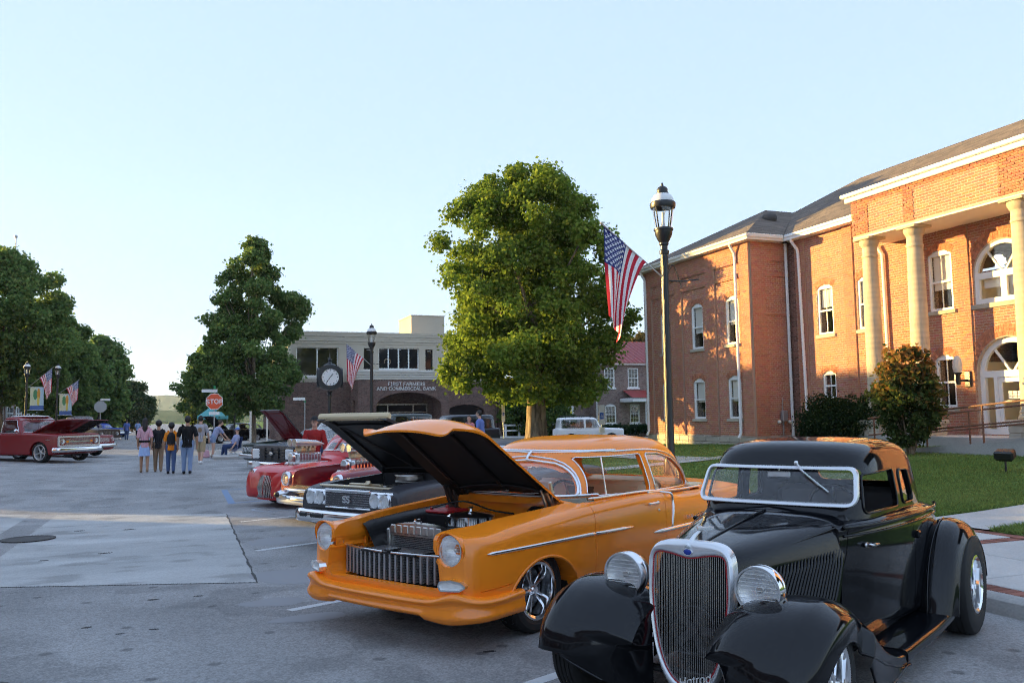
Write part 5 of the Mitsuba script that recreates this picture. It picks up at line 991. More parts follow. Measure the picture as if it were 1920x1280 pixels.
    obj('front_axle', cat(tube([(.02, -.64, .30), (.04, -.3, .24), (.04, .3, .24), (.02, .64, .30)], .022, 8), tube([(-.02, .55, .28), (-1.0, .3, .30)], .016, 8), tube([(-.02, -.55, .28), (-1.0, -.3, .30)], .016, 8)), 'black_trim', K, True)
    obj('frame_rails', cat(box(-3.0, .0, .20, .27, .30, .40, .01), box(-3.0, .0, -.27, -.20, .30, .40, .01), box(-.9, -.15, -.18, .18, .30, .72, .05)), 'black_trim', K, 30)
    obj('cabin_floor', cat(box(-2.75, -1.05, -.52, .52, .42, .45), box(-1.10, -1.06, -.5, .5, .45, .98)), 'black_matte', K, False)
    obj('dashboard', box(-1.32, -1.12, -.50, .50, .93, 1.03, .03), 'black_trim', K, 40)
    bench(K, -2.3, .50, .60, 1.12, 'grey_vinyl'); steering(K, (-1.62, .27, 1.02), .18, 1.15)
    obj('mirror', cat(box(-1.30, -1.285, -.08, .08, 1.245, 1.29, .008), tube([(-1.295, 0, 1.29), (-1.30, 0, 1.35)], .005, 6)), 'chrome', K, 30)
    obj('rear_bumper', tube([(-3.45, -.6, .45), (-3.55, 0, .45), (-3.45, .6, .45)], .03, 8), 'chrome', K, True)
    return K
black_coupe()
# ------------------------------------------------------------------ the other vehicles
def car_shell(K, paint, rows, green, wins, wb, arches, roof_paint=None, bay=None, bed=None, half=half_default, glasses=True, floor=.32, cabin=None, trim='chrome', nx=64, well=.5):
    """body with wheel openings and an optional open engine bay, roof with windows cut through, glass"""
    B = body_loft(rows, half, nx, 36); cut = []
    for x, (rx, rz, zc) in zip((0, -wb), arches):
        a = arch(x, zc, rx, rz); cut += [prism(a, well, 1.4), prism(a, -1.4, -well)]
    if bay: cut.append(prism(P2([(bay[0], -bay[2]), (bay[0], bay[2]), (bay[1], bay[2] * .82), (bay[1], -bay[2] * .82)], .03), bay[3], 2.2, 'z'))
    if bed: cut.append(prism(P2([(bed[0], -bed[2]), (bed[0], bed[2]), (bed[1], bed[2]), (bed[1], -bed[2])], .03), bed[3], 2.2, 'z'))
    G = Green(green); xs = [r[1] for r in green[:1]] + [r[2] for r in green[:1]]; hw = green[0][3] - .05
    cut.append(prism(P2([(xs[0] - .08, -hw), (xs[0] - .08, hw), (xs[1] + .1, hw), (xs[1] + .1, -hw)], .06), floor, 2.2, 'z'))
    for g in (cabin or []): cut += [prism(groove(g), .6, 1.4), prism(groove(g), -1.4, -.6)]
    obj('body', cuts(B, cut), paint, K, 34)
    Sh = cuts(G.solid(0) - G.solid(-.035, -.03, green[0][0] - .03), [prism(p, -1.4, 1.4) for p in wins.values()])
    obj('roof', Sh, roof_paint or paint, K, 36)
    if glasses:
        for nm, p in wins.items():
            if nm in ('windshield', 'rear_window'): obj(nm, glass(G, p), 'pane', K, True)
            else:
                for s in (1, -1): obj(nm, glass(G, p, s), 'pane', K, True)
    if trim:
        for nm, p in wins.items():
            for s in (1, -1):
                if nm not in ('windshield', 'rear_window'): obj('window_trim', tube(G.outline(p, s), .010, 6, closed=True), trim, K, True)
        zb, zt = wins['windshield'].bounds[1] + .01, wins['windshield'].bounds[3] - .01; a = .95
        for z in (zb, zt): obj('windshield_trim', tube(np.array([G.ring(z, np.array([t]), .006)[0] for t in np.linspace(-a, a, 40)]), .012, 6), trim, K, True)
    obj('cabin_floor', box(xs[1] + .05, xs[0] - .08, -hw, hw, floor - .02, floor), 'black_matte', K, False)
    return G, B
def open_hood(K, paint, hinge, L, w0, w1, ang, under='black_matte', crown=.05, thick=.03, lip=.06, edge=None):
    n, m = 20, 17; U = np.linspace(0, 1, n); V = np.linspace(-1, 1, m); top = []
    for u in U:
        hw = w0 + (w1 - w0) * u; s = max(0, (u - .86) / .14); top.append([(u * L, v * hw, crown * (1 - abs(v) ** 2.2) * (1 - .5 * s) - lip * s ** 1.5 - .02 * abs(v) ** 8) for v in V])
    top = np.array(top); und = top * [1, .985, 1] - [0, 0, thick]; rim = lambda A: np.concatenate([A[0], A[1:, -1], A[-1, -2::-1], A[-2:0:-1, 0]])
    M = np.eye(4); M[:3, :3] = trimesh.transformations.rotation_matrix(-rad(ang), [0, 1, 0])[:3, :3]; M[:3, 3] = hinge
    h = obj('hood', cat(grid(top), grid(np.stack([rim(top), rim(und)]), wv=True, flip=True)), paint, K, 50, m=M); obj('hood_underside', grid(und, flip=True), under, h, True, m=M)
    br = [tube(und[1:-1, j] - [0, 0, .012], .016, 6) for j in (2, m - 3)] + [tube(und[i, 2:-2] - [0, 0, .012], .016, 6) for i in (2, n - 4)] + [tube([und[2, m // 2], und[n - 4, 2]], .014, 6), tube([und[2, m // 2], und[n - 4, m - 3]], .014, 6)]
    obj('hood_brace', cat(br), under, h, True, m=M)
    for s in (1, -1): obj('hood_hinge', tube([(hinge[0] + .05, s * (w0 - .05), hinge[2] - .15), (hinge[0] + .12, s * (w0 - .05), hinge[2] + .10), (hinge[0] + .30 * math.cos(rad(ang)), s * (w0 - .05), hinge[2] + .30 * math.sin(rad(ang)))], .014, 6), 'dark_metal', K, True)
def bumper(K, x, w, z, h=.13, d=.07, wrap=.35, sweep=.12, mat_='chrome', name='bumper', yc=0, nose=0):
    Y = np.linspace(-1, 1, 31); S = []
    for y in Y:
        px = x - sweep * abs(y) ** 2.4; S.append((px, y * w, z))
    S = np.array(S); S = np.r_[[S[0] + [-wrap * np.sign(x + 1e-9) , -.03, 0]], S, [S[-1] + [-wrap * np.sign(x + 1e-9), .03, 0]]]
    t = np.gradient(S[:, :2], axis=0); nn = np.c_[t[:, 1], -t[:, 0]]; nn /= np.linalg.norm(nn, axis=1)[:, None]; nn *= np.sign(nn[len(nn) // 2, 0] * (1 if x > -1 else -1))
    prof = pch([(-.5, -.5), (.2, -.48), (.45, -.25), (.5, .0), (.42, .3), (.1, .5), (-.5, .5)], 14)
    obj(name, loft(np.array([np.c_[s[0] + q[0] * prof[:, 0] * d, s[1] + q[1] * prof[:, 0] * d, s[2] + prof[:, 1] * h] for s, q in zip(S, nn)])), mat_, K, 45)
def slats(K, x, y0, y1, z0, z1, n, along='y', mat_='chrome', t=.006, back='black_matte', name='grille', d=.05):
    w = sub(name, K); obj('grille_backing', box(x - d - .02, x - d, y0, y1, z0, z1), back, w, False)
    for i in range(n):
        if along == 'y': z = z0 + (z1 - z0) * (i + .5) / n; obj('grille_bar', box(x - d, x, y0, y1, z - t, z + t, .004), mat_, w, 30)
        else: y = y0 + (y1 - y0) * (i + .5) / n; obj('grille_bar', box(x - d, x, y - t, y + t, z0, z1, .004), mat_, w, 30)
    return w
def four_wheels(K, wb, tr, R, W, r, kind='spoke', m='chrome', n=5, rR=None, rW=None):
    for s in (1, -1): wheel(K, (0, s * tr, R), R, W, r, kind, s, m, n); wheel(K, (-wb, s * tr, rR or R), rR or R, rW or W, r, kind, s, m, n)
def big_block(K, x, z, blower=True, scoop='chrome'):
    e = sub('engine', K); obj('engine_block', cat(box(x - .5, x + .25, -.18, .18, .35, z - .1, .04), box(x - .45, x + .2, -.34, -.15, z - .18, z - .02, .04), box(x - .45, x + .2, .15, .34, z - .18, z - .02, .04)), 'bare_metal', e, 35)
    if not blower:
        obj('air_cleaner', cat(lathe([(0, -.03), (.20, -.03), (.205, -.02), (.19, 0), (.19, .05), (.205, .055), (.20, .07), (.03, .085), (0, .1)], 32).apply_translation((x - .1, 0, z + .06))), 'bare_metal', e, 30); return
    obj('blower_case', cat(box(x - .38, x + .18, -.14, .14, z - .02, z + .17, .04), *[box(x - .36 + .07 * i, x - .34 + .07 * i, -.155, .155, z, z + .16, .006) for i in range(8)]), 'chrome', e, 35)
    obj('blower_pulley', cat(lathe_x([(0, 0), (.085, 0), (.09, .02), (.09, .06), (.08, .07), (0, .07)], 24).apply_translation((x + .20, 0, z + .08)), lathe_x([(0, 0), (.075, 0), (.08, .02), (.08, .06), (0, .07)], 24).apply_translation((x + .24, 0, z - .22)), box(x + .22, x + .26, -.09, -.07, z - .22, z + .08), box(x + .22, x + .26, .07, .09, z - .22, z + .08)), 'chrome', e, 35)
    obj('carburettors', cat(*[box(x - .28 + .22 * i, x - .12 + .22 * i, -.10, .10, z + .18, z + .27, .02) for i in (0, 1)], *[lathe([(0, 0), (.03, 0), (.03, .05), (0, .05)], 10).apply_translation((x - .24 + .1 * i, .1 * s, z + .25)) for i in range(4) for s in (1, -1)]), 'gold_metal', e, 35)
    S = []
    for xx, w, h0, h1 in ((x - .46, .12, .30, .34), (x - .30, .15, .28, .40), (x, .17, .28, .43), (x + .16, .17, .29, .44), (x + .22, .16, .30, .43)):
        a = np.linspace(0, 2 * pi, 28, endpoint=False); c, s = np.cos(a), np.sin(a); S.append(np.c_[np.full(28, xx), w * np.sign(c) * np.abs(c) ** .6, z + (h0 + h1) / 2 + (h1 - h0) / 2 * np.sign(s) * np.abs(s) ** .7])
    obj('air_scoop', loft(np.array(S)), scoop, e, 40)
    for s in (.082, -.082): obj('scoop_mouth', lathe_x([(.072, 0), (.078, 0), (.078, .02), (.072, .02)], 24).apply_translation((x + .215, s, z + .365)), 'chrome', e, 30); obj('butterfly', lathe_x([(0, 0), (.07, 0), (.07, .006), (0, .006)], 20).apply_translation((x + .222, s, z + .365)), 'bare_metal', e, 30)
GRP = 'show cars along the right kerb'
STD_ROWS = lambda fo, L, w, zh, zd, zb=.24: [(fo, w * .82, zb + .2, zh - .10, zh - .07), (fo - .02, w * .92, zb + .1, zh - .03, zh - .0), (fo - .12, w * .975, zb + .04, zh, zh + .02), (fo - .5, w * .995, zb, zh + .02, zh + .04), (-.6, w, zb - .02, zd, zd + .03), (-1.8, w, zb - .02, zd, zd + .03), (-2.6, w, zb, zd, zd + .02), (L + .5, w * .98, zb + .06, zd - .03, zd), (L + .08, w * .93, zb + .14, zd - .07, zd - .04), (L, w * .84, zb + .24, zd - .14, zd - .11)]
# charcoal two-door hardtop
K = thing('coupe_car', 'matte charcoal two-door muscle car with raised hood, paired round headlights and chrome grille', 'car', (2.74, 11.55, 0), rad(-149), 1.0, GRP)
rows = [(.90, .90, .34, .72, .74), (.86, .925, .32, .78, .80), (.6, .95, .26, .83, .85), (0, .96, .24, .86, .89), (-.75, .965, .22, .89, .93), (-2.0, .97, .22, .88, .91), (-2.9, .97, .24, .90, .92), (-3.6, .95, .30, .87, .89), (-3.95, .90, .38, .80, .82), (-4.0, .86, .44, .74, .76)]
G_ = [(.86, -.85, -3.1, .80, 3.4, 3.2), (1.0, -1.05, -3.0, .76, 3.4, 3.2), (1.2, -1.35, -2.75, .70, 3.2, 3.0), (1.30, -1.55, -2.5, .62, 2.8, 2.6), (1.345, -1.8, -2.25, .4, 2.2, 2.2), (1.35, -1.95, -2.1, .15, 2, 2)]
wn = {'windshield': P2([(-.6, .93), (-1.0, .93), (-1.36, 1.24), (-1.0, 1.26), (-.6, 1.1)], .02), 'door_window': P2([(-1.12, .92), (-1.42, 1.23), (-1.98, 1.24), (-2.0, .92)], .02), 'quarter_window': P2([(-2.05, .92), (-2.04, 1.23), (-2.4, 1.2), (-2.5, .92)], .03), 'rear_window': P2([(-2.98, .97), (-2.66, 1.22), (-3.3, 1.2), (-3.3, .97)], .02)}
G, B = car_shell(K, 'charcoal_paint', rows, G_, wn, 2.92, ((.40, .36, .30), (.40, .34, .30)), bay=(-.40, .86, .70, .62), cabin=[[(-.85, .25), (-.95, 1.0)], [(-2.05, .28), (-2.02, 1.0)]])
four_wheels(K, 2.92, .79, .33, .23, .20, 'spoke', 'silver_paint')
for s in (1, -1):
    for y in (.70, .525): headlight(K, (.925, s * y, .665), .078, (1, 0, 0), .06)
    obj('lamp_panel', box(.85, .905, s * .615 - .20, s * .615 + .20, .56, .77, .02), 'chrome', K, 30)
g = slats(K, .90, -.42, .42, .56, .76, 7, 'y', 'chrome', .006); obj('grille_frame', cat(box(.86, .915, -.43, .43, .755, .785, .008), box(.86, .915, -.43, .43, .535, .56, .008)), 'chrome', g, 30)
obj('grille_badge', mv(mv(mv(text('SS', .085, .02, True), rx=pi / 2), rz=pi / 2), (.91, 0, .62)), 'chrome', g, False)
bumper(K, 1.0, .93, .43, .17, .12, .30, .06); bumper(K, -4.12, .90, .46, .15, .1, .25, .06, name='rear_bumper')
for s in (1, -1): obj('bumper_slot', box(1.02, 1.068, s * .42 - .13, s * .42 + .13, .42, .475, .01), 'black_trim', K, 30); obj('bumper_slot', box(.985, 1.05, s * .72 - .07, s * .72 + .07, .42, .475, .01), 'black_trim', K, 30)
obj('radiator_support', cat(box(.72, .82, -.66, .66, .77, .825, .01), box(.55, .62, -.30, .30, .45, .84, .01)), 'gold_metal', K, 30); obj('radiator_panel', cat(box(.62, .70, -.55, .55, .50, .72, .01), mv(lathe([(0, 0), (.04, 0), (.03, .03), (0, .03)], 12), (.64, .1, .85)), tube([(.78, -.6, .81), (.78, .6, .81)], .015, 6)), 'gold_metal', K, 30)
big_block(K, -.12, .78, False); open_hood(K, 'charcoal_paint', (-.45, 0, .92), 1.50, .74, .68, 33.5, 'black_trim', .03, .035, .05)
steering(K, (-1.35, .36, .88), .19, 1.0); bench(K, -1.9, .66, .45, .95, 'grey_vinyl')
obj('hood_edge', mv(mv(box(1.44, 1.525, -.675, .675, -.075, .012, .02), ry=-rad(33.5)), (-.45, 0, .92)), 'cream_vinyl', K, 30, label='pale cream front lip of the raised hood')
# maroon 1950s two-door, hood off, blown engine
K = thing('sedan_car', 'maroon custom car with its hood off and a chrome scooped supercharger standing up', 'car', (2.74, 14.7, 0), rad(-152), 1.0, GRP)
rows = [(.90, .84, .40, .72, .74), (.86, .90, .34, .80, .82), (.7, .93, .28, .84, .86), (0, .95, .24, .87, .90), (-.75, .955, .22, .90, .94), (-2.0, .96, .22, .89, .92), (-3.0, .95, .24, .90, .93), (-3.8, .92, .3, .92, .93), (-4.1, .86, .4, .84, .85)]
G_ = [(.88, -.62, -3.0, .80, 3.2, 3.2), (1.05, -.80, -2.9, .765, 3.4, 3.4), (1.28, -1.08, -2.65, .69, 3.2, 3.2), (1.36, -1.3, -2.45, .58, 2.8, 2.6), (1.40, -1.6, -2.15, .3, 2.2, 2.2), (1.405, -1.75, -1.95, .1, 2, 2)]
wn = {'windshield': P2([(-.4, .95), (-.88, .95), (-1.05, 1.28), (-.6, 1.29), (-.4, 1.1)], .02), 'door_window': P2([(-.96, .95), (-1.1, 1.27), (-1.85, 1.28), (-1.87, .95)], .02), 'quarter_window': P2([(-1.95, .95), (-1.93, 1.27), (-2.35, 1.25), (-2.55, .95)], .02), 'rear_window': P2([(-2.85, .97), (-2.62, 1.26), (-3.2, 1.2), (-3.2, .97)], .02)}
car_shell(K, 'maroon_paint', rows, G_, wn, 2.92, ((.42, .36, .28), (.42, .36, .28)), bay=(-.62, 1.0, .60, .58), cabin=[[(-.72, .25), (-.74, 1.0)], [(-1.95, .28), (-1.92, 1.0)]])
for s in (1, -1):
    obj('inner_fender', grid(np.array([[(x, s * y, z) for y, z in ((.625 - .02 * (x > .4), .85), (.58, .70), (.50, .50))] for x in np.linspace(-.6, .75, 8)])), 'grey_vinyl', K, True); headlight(K, (.915, s * .70, .69), .092, (1, 0, 0), .08); obj('lamp_eyebrow', lathe_x([(.098, -.16), (.118, -.14), (.122, -.01), (.108, .03), (.100, .03), (.098, -.16)], 32).apply_translation((.90, s * .70, .69)), 'chrome', K, 35)
    obj('bumper_bullet', cat(lathe_x([(0, -.1), (.075, -.1), (.07, .04), (.045, .10), (0, .13)], 24).apply_translation((1.0, s * .66, .45))), 'chrome', K, 40); obj('bullet_tip', lathe_x([(0, 0), (.05, 0), (.04, .06), (0, .08)], 20).apply_translation((1.08, s * .66, .45)), 'black_trim', K, 40)
slats(K, .925, -.58, .58, .44, .60, 8, 'y', 'dark_metal', .005); bumper(K, .99, .93, .36, .15, .12, .35, .10); bumper(K, .93, .93, .52, .06, .07, .28, .10, name='grille_bar')
four_wheels(K, 2.92, .76, .33, .22, .2, 'disc'); big_block(K, -.02, .83); obj('bay_floor', box(-.62, .8, -.6, .6, .5, .54), 'black_matte', K, False); bench(K, -1.75, .64, .46, 1.0, 'grey_vinyl')
# red late-thirties coupe with a split windscreen and a blower
K = thing('coupe_car', 'bright red rounded coupe with split windshield, pointed nose grille and supercharged engine', 'car', (2.16, 17.55, 0), rad(-152), 1.0, GRP)
def half40(w, zb, zs, zt):
    h = zs - zb; return [(0, zb), (.8 * w, zb), (.96 * w, zb + .06 * h), (w, zb + .35 * h), (.99 * w, zb + .62 * h), (.93 * w, zb + .85 * h), (.82 * w, zs - .01), (.70 * w, zs - .02), (.55 * w, zs + .25 * (zt - zs)), (.36 * w, zs + .85 * (zt - zs)), (0, zt)]
rows = [(.80, .50, .26, .40, .45), (.76, .68, .20, .58, .60), (.68, .80, .17, .70, .70), (.5, .86, .15, .77, .78), (.1, .89, .15, .80, .84), (-.5, .89, .16, .76, .90), (-.9, .87, .2, .74, .98), (-1.6, .86, .2, .80, 1.0), (-2.4, .88, .2, .84, 1.0), (-3.0, .86, .24, .76, .95), (-3.6, .74, .3, .6, .78), (-3.9, .5, .4, .5, .55)]
G_ = [(.90, -.75, -3.2, .74, 3.0, 2.4), (1.05, -.86, -3.05, .72, 3.2, 2.4), (1.3, -1.10, -2.7, .66, 3.2, 2.4), (1.42, -1.3, -2.4, .56, 2.8, 2.4), (1.49, -1.5, -2.1, .4, 2.4, 2.2), (1.52, -1.68, -1.9, .15, 2, 2)]
wn = {'windshield': P2([(-.5, 1.02), (-.93, 1.02), (-1.12, 1.32), (-.9, 1.36), (-.5, 1.2)], .03), 'door_window': P2([(-1.05, 1.02), (-1.2, 1.36), (-1.75, 1.38), (-1.76, 1.02)], .03), 'quarter_window': P2([(-1.86, 1.02), (-1.85, 1.36), (-2.2, 1.32), (-2.4, 1.05)], .03), 'rear_window': P2([(-2.75, 1.08), (-2.55, 1.30), (-3.2, 1.3), (-3.2, 1.08)], .02)}
G, B = car_shell(K, 'red_paint', rows, G_, wn, 2.85, ((.40, .36, .28), (.40, .36, .28)), half=half40, bay=(-.5, .40, .42, .60), cabin=[[(-1.0, .25), (-.98, 1.0)], [(-1.86, .28), (-1.84, 1.0)]])
obj('windshield_post', tube([G.ring(z, np.array([0.0]), .006)[0] for z in np.linspace(1.02, 1.36, 8)], .014, 6), 'red_paint', K, True)
for s in (1, -1): headlight(K, (.70, s * .58, .60), .105, (1, s * .12, .06), .09, rim=.022)
nose = np.array([(.60, .30), (.74, .17), (.80, .0), (.74, -.17), (.60, -.30)])
for s in (1, -1):
    w = sub('grille', K)
    for i in range(11):
        y = s * (.025 + .022 * i); x = .845 - .55 * y * y - .06 * abs(y); obj('grille_bar', tube([(x - .02, y, .20), (x, y, .40), (x - .06, y, .62)], .007, 6), 'chrome' if i % 2 == 0 else 'dark_metal', w, True)
obj('nose', loft(np.array([np.c_[(.845 - .03 - .5 * y ** 2 - 1.2 * (np.array([.16, .2, .35, .5, .62, .68, .68, .4, .16]) - .38) ** 2 * .5) * np.r_[np.ones(6), .8, .7, .8], np.full(9, y), [.16, .2, .35, .5, .62, .68, .68, .4, .16]] for y in np.linspace(-.34, .34, 15)])), 'red_paint', K, 40)
four_wheels(K, 2.85, .72, .32, .2, .19, 'spoke'); big_block(K, -.05, .86, True, 'silver_paint'); bench(K, -1.9, .58, .5, 1.1, 'grey_vinyl')
# trucks: shared cab recipe
def pickup(K, paint, rows, wb, gl, wn, bed, bay=None, wheels=(.36, .22, .2, 'spoke', 'chrome'), tr=.80, half=None, ar=(.44, .42, .34)):
    h = half or (lambda w, zb, zs, zt: [(0, zb), (.8 * w, zb), (.97 * w, zb + .03), (.99 * w, zb + .2 * (zs - zb)), (w, zb + .55 * (zs - zb)), (.995 * w, zs - .09), (.98 * w, zs - .04), (.93 * w, zs - .005), (.8 * w, zs + .3 * (zt - zs)), (.5 * w, zs + .8 * (zt - zs)), (0, zt)])
    car_shell(K, paint, rows, gl, wn, wb, (ar, ar), half=h, bed=bed, bay=bay, floor=.5, well=.58); R, W, r, kd, m = wheels; four_wheels(K, wb, tr, R, W, r, kd, m); bench(K, gl[0][1] - 1.15, .68, .72, 1.2, 'grey_vinyl')
box_rows = lambda fo, L, w, zh, zd, zb: [(fo, w * .95, zb + .12, zh - .05, zh - .02), (fo - .03, w * .985, zb + .06, zh - .01, zh + .02), (fo - .4, w, zb, zh + .01, zh + .04), (-.55, w, zb, zd, zd + .04), (-2.0, w, zb, zd, zd + .02), (L + .05, w, zb, zd, zd + .01), (L, w * .97, zb + .04, zd - .02, zd - .01)]
cab = lambda zb, zt, x0, x1, w: [(zb, x0, x1, w, 5, 6), (zb + .16, x0 - .12, x1 + .02, w - .03, 5, 6), (zt - .14, x0 - .40, x1 + .06, w - .12, 5, 6), (zt - .05, x0 - .5, x1 + .1, w - .16, 4.5, 5), (zt, x0 - .62, x1 + .22, w - .32, 3.5, 3.5), (zt + .015, x0 - .9, x1 + .5, .2, 2.5, 2.5)]
def cabwin(zb, zt, x0, x1, nq=False):
    d = {'windshield': P2([(x0 + .3, zb + .05), (x0 - .16, zb + .05), (x0 - .46, zt - .12), (x0 + .1, zt - .10)], .03), 'door_window': P2([(x0 - .30, zb + .05), (x0 - .56, zt - .13), ((x1 + .14) if not nq else x0 - 1.25, zt - .13), ((x1 + .10) if not nq else x0 - 1.25, zb + .05)], .04), 'rear_window': P2([(x1 + .05, zb + .1), (x1 + .08, zt - .15), (x1 - .3, zt - .15), (x1 - .3, zb + .1)], .03)}
    if nq: d['quarter_window'] = P2([(x0 - 1.38, zb + .05), (x0 - 1.38, zt - .13), (x1 + .16, zt - .14), (x1 + .14, zb + .05)], .04)
    return d
K = thing('pickup_truck', 'black pickup truck facing out beside the red coupe, with a plain black grille', 'pickup truck', (2.85, 22.6, 0), rad(-153), 1.0, GRP)
pickup(K, 'navy_paint', box_rows(.88, -4.3, .98, 1.04, 1.10, .40), 2.97, cab(1.06, 1.74, -.62, -2.15, .93), cabwin(1.06, 1.74, -.62, -2.15), (-2.3, -4.2, .82, .7), wheels=(.37, .24, .2, 'disc', 'silver_paint'))
g = slats(K, .91, -.56, .56, .68, .98, 4, 'y', 'black_trim', .012); obj('grille_post', cat(*[box(.87, .915, y - .01, y + .01, .68, .98) for y in (-.3, .0, .3)]), 'black_trim', g, 30); obj('oval_badge', mv(sphere((0, 0, 0), .07, 2, (.2, 1.3, .55)), (.925, 0, .84)), 'bare_metal', g, True)
for s in (1, -1): obj('headlamp_block', box(.84, .90, s * .74 - .17, s * .74 + .17, .70, .96, .03), 'white_lens', K, 30); obj('turn_lamp', box(.80, .88, s * .945 - .025, s * .945 + .025, .70, .95, .015), 'amber_lens', K, 30)
bumper(K, 1.0, .97, .55, .18, .12, .2, .05, 'chrome'); obj('number_plate', box(1.055, 1.07, -.62, -.32, .50, .65, .005), 'sign_white', K, 30); obj('lower_valance', box(.86, .96, -.8, .8, .3, .46, .03), 'black_trim', K, 30)
K = thing('sedan_car', 'dark green sixties car with its hood raised to show a maroon underside', 'car', (3.1, 31.0, 0), rad(-155), 1.0, GRP)
G_ = [(.88, -.75, -3.0, .80, 3.4, 3.2), (1.05, -.98, -2.9, .76, 3.4, 3.2), (1.28, -1.28, -2.65, .68, 3.2, 3.0), (1.36, -1.5, -2.4, .55, 2.8, 2.6), (1.40, -1.8, -2.1, .2, 2.2, 2.2)]
wn = {'windshield': P2([(-.5, .95), (-.92, .95), (-1.27, 1.29), (-.9, 1.3), (-.5, 1.1)], .02), 'door_window': P2([(-1.05, .95), (-1.34, 1.28), (-1.98, 1.29), (-2.0, .95)], .02), 'quarter_window': P2([(-2.05, .95), (-2.04, 1.28), (-2.4, 1.24), (-2.55, .95)], .02), 'rear_window': P2([(-2.9, .98), (-2.62, 1.26), (-3.2, 1.2), (-3.2, .98)], .02)}
car_shell(K, 'green_paint', STD_ROWS(.92, -4.05, .96, .86, .92), G_, wn, 2.9, ((.40, .36, .30), (.40, .34, .30)), bay=(-.62, .80, .66, .6)); four_wheels(K, 2.9, .78, .33, .22, .19, 'disc'); open_hood(K, 'green_paint', (-.70, 0, .94), 1.5, .72, .66, 48, 'maroon_paint', .03)
for s in (1, -1):
    for y in (.74, .55): headlight(K, (.94, s * y, .66), .08, (1, 0, 0), .05)
slats(K, .93, -.45, .45, .57, .75, 5, 'y', 'chrome', .008); bumper(K, 1.02, .95, .44, .14, .1, .3, .06); big_block(K, -.1, .76, False)
def wagon(K, paint, loc_rows, wb, zb, zt, x0, x1, w, wheels=(.38, .24, .2, 'disc', 'silver_paint'), roof_paint=None, tint=True):
    wn = cabwin(zb, zt, x0, x1, True); car_shell(K, paint, loc_rows, cab(zb, zt, x0, x1, w), wn, wb, ((.46, .44, .36), (.46, .44, .36)), roof_paint=roof_paint, floor=.5, trim=None, well=.58); R, W, r, kd, m = wheels; four_wheels(K, wb, .78, R, W, r, kd, m); bench(K, x0 - 1.2, .68, .72, 1.25, 'grey_vinyl')
K = thing('suv_car', 'dark green boxy wagon parked behind the black pickup', 'car', (8.8, 43.4, .0), rad(-160), 1.0); wagon(K, 'green_paint', box_rows(.85, -3.7, .95, 1.05, 1.10, .45), 2.7, 1.06, 1.85, -.6, -3.6, .90)
for s in (1, -1): headlight(K, (.87, s * .74, .86), .09, (1, 0, 0), .05)
slats(K, .86, -.6, .6, .74, .98, 6, 'y', 'chrome', .006); bumper(K, .98, .95, .58, .15, .1, .2, .05)
K = thing('suv_car', 'dark blue wagon seen over the roof of the red coupe', 'car', (11.6, 42.8, .0), rad(-170), 1.0); wagon(K, 'navy_paint', box_rows(.85, -3.9, .95, 1.0, 1.05, .42), 2.8, 1.02, 1.75, -.6, -3.8, .90)
K = thing('suv_car', 'white off-road wagon with a roof rack parked near the brick house', 'car', (26.3, 51.0, -.33), rad(-12), 1.0); wagon(K, 'white_paint', box_rows(.85, -3.55, .95, 1.06, 1.10, .42), 2.7, 1.08, 1.82, -.45, -3.45, .92, (.40, .26, .22, 'spoke', 'dark_metal'))
rk = sub('roof_rack', K)
for s in (1, -1): obj('rack_rail', tube([(-1.2, s * .6, 1.92), (-2.2, s * .6, 1.93), (-3.1, s * .6, 1.92)], .02, 6), 'black_trim', rk, True)
for x in (-1.3, -1.9, -2.5, -3.0): obj('rack_bar', tube([(x, -.6, 1.92), (x, .6, 1.92)], .016, 6), 'black_trim', rk, True); [obj('rack_foot', tube([(x, s * .6, 1.78), (x, s * .6, 1.92)], .016, 6), 'black_trim', rk, True) for s in (1, -1)]
bumper(K, .97, .95, .55, .2, .12, .2, .05, 'silver_paint')
for s in (1, -1): headlight(K, (.87, s * .70, .88), .10, (1, 0, 0), .05); obj('mirror', mv(sphere((0, 0, 0), .12, 2, (.6, .8, .8)), (-.75, s * 1.05, 1.2)), 'white_paint', K, True)
# left kerb
GL = 'show cars along the left kerb'
K = thing('pickup_truck', 'dark red sixties pickup truck with hood up, chrome grille and amber markers', 'pickup truck', (-4.66, 39.3, .10), rad(-41), 1.14, GL)
pickup(K, 'dark_red_paint', box_rows(.80, -4.0, .96, .98, 1.02, .26), 2.92, cab(1.0, 1.62, -.70, -2.05, .91), cabwin(1.0, 1.62, -.70, -2.05), (-2.2, -3.9, .80, .6), bay=(-.6, .72, .70, .66), wheels=(.36, .25, .26, 'spoke', 'silver_paint'), ar=(.43, .40, .34))
g = slats(K, .83, -.58, .58, .60, .84, 6, 'y', 'bare_metal', .006); obj('grille_surround', cat(tm(prism(P2([(-.90, .54), (-.90, .92), (.90, .92), (.90, .54)], .05).difference(P2([(-.84, .60), (-.84, .86), (.84, .86), (.84, .60)], .03)), .78, .85, 'x'))), 'silver_paint', g, 30); obj('grille_centre_bar', box(.82, .845, -.6, .6, .71, .735, .005), 'chrome', g, 30)
for s in (1, -1): headlight(K, (.835, s * .72, .73), .088, (1, 0, 0), .05); obj('marker_lamp', box(.83, .85, s * .52 - .06, s * .52 + .06, .68, .76, .01), 'amber_lens', K, 30); obj('fender_badge', box(.35, .50, s * .958, s * .972, .78, .81, .005), 'chrome', K, 30)
bumper(K, .92, .96, .44, .17, .10, .18, .04); open_hood(K, 'dark_red_paint', (-.62, 0, 1.03), 1.36, .78, .74, 22, 'dark_red_paint', .04); big_block(K, -.1, .82, False); obj('mirror', mv(sphere((0, 0, 0), .09, 2, (.5, 1, .7)), (-1.0, -1.02, 1.12)), 'chrome', K, True)
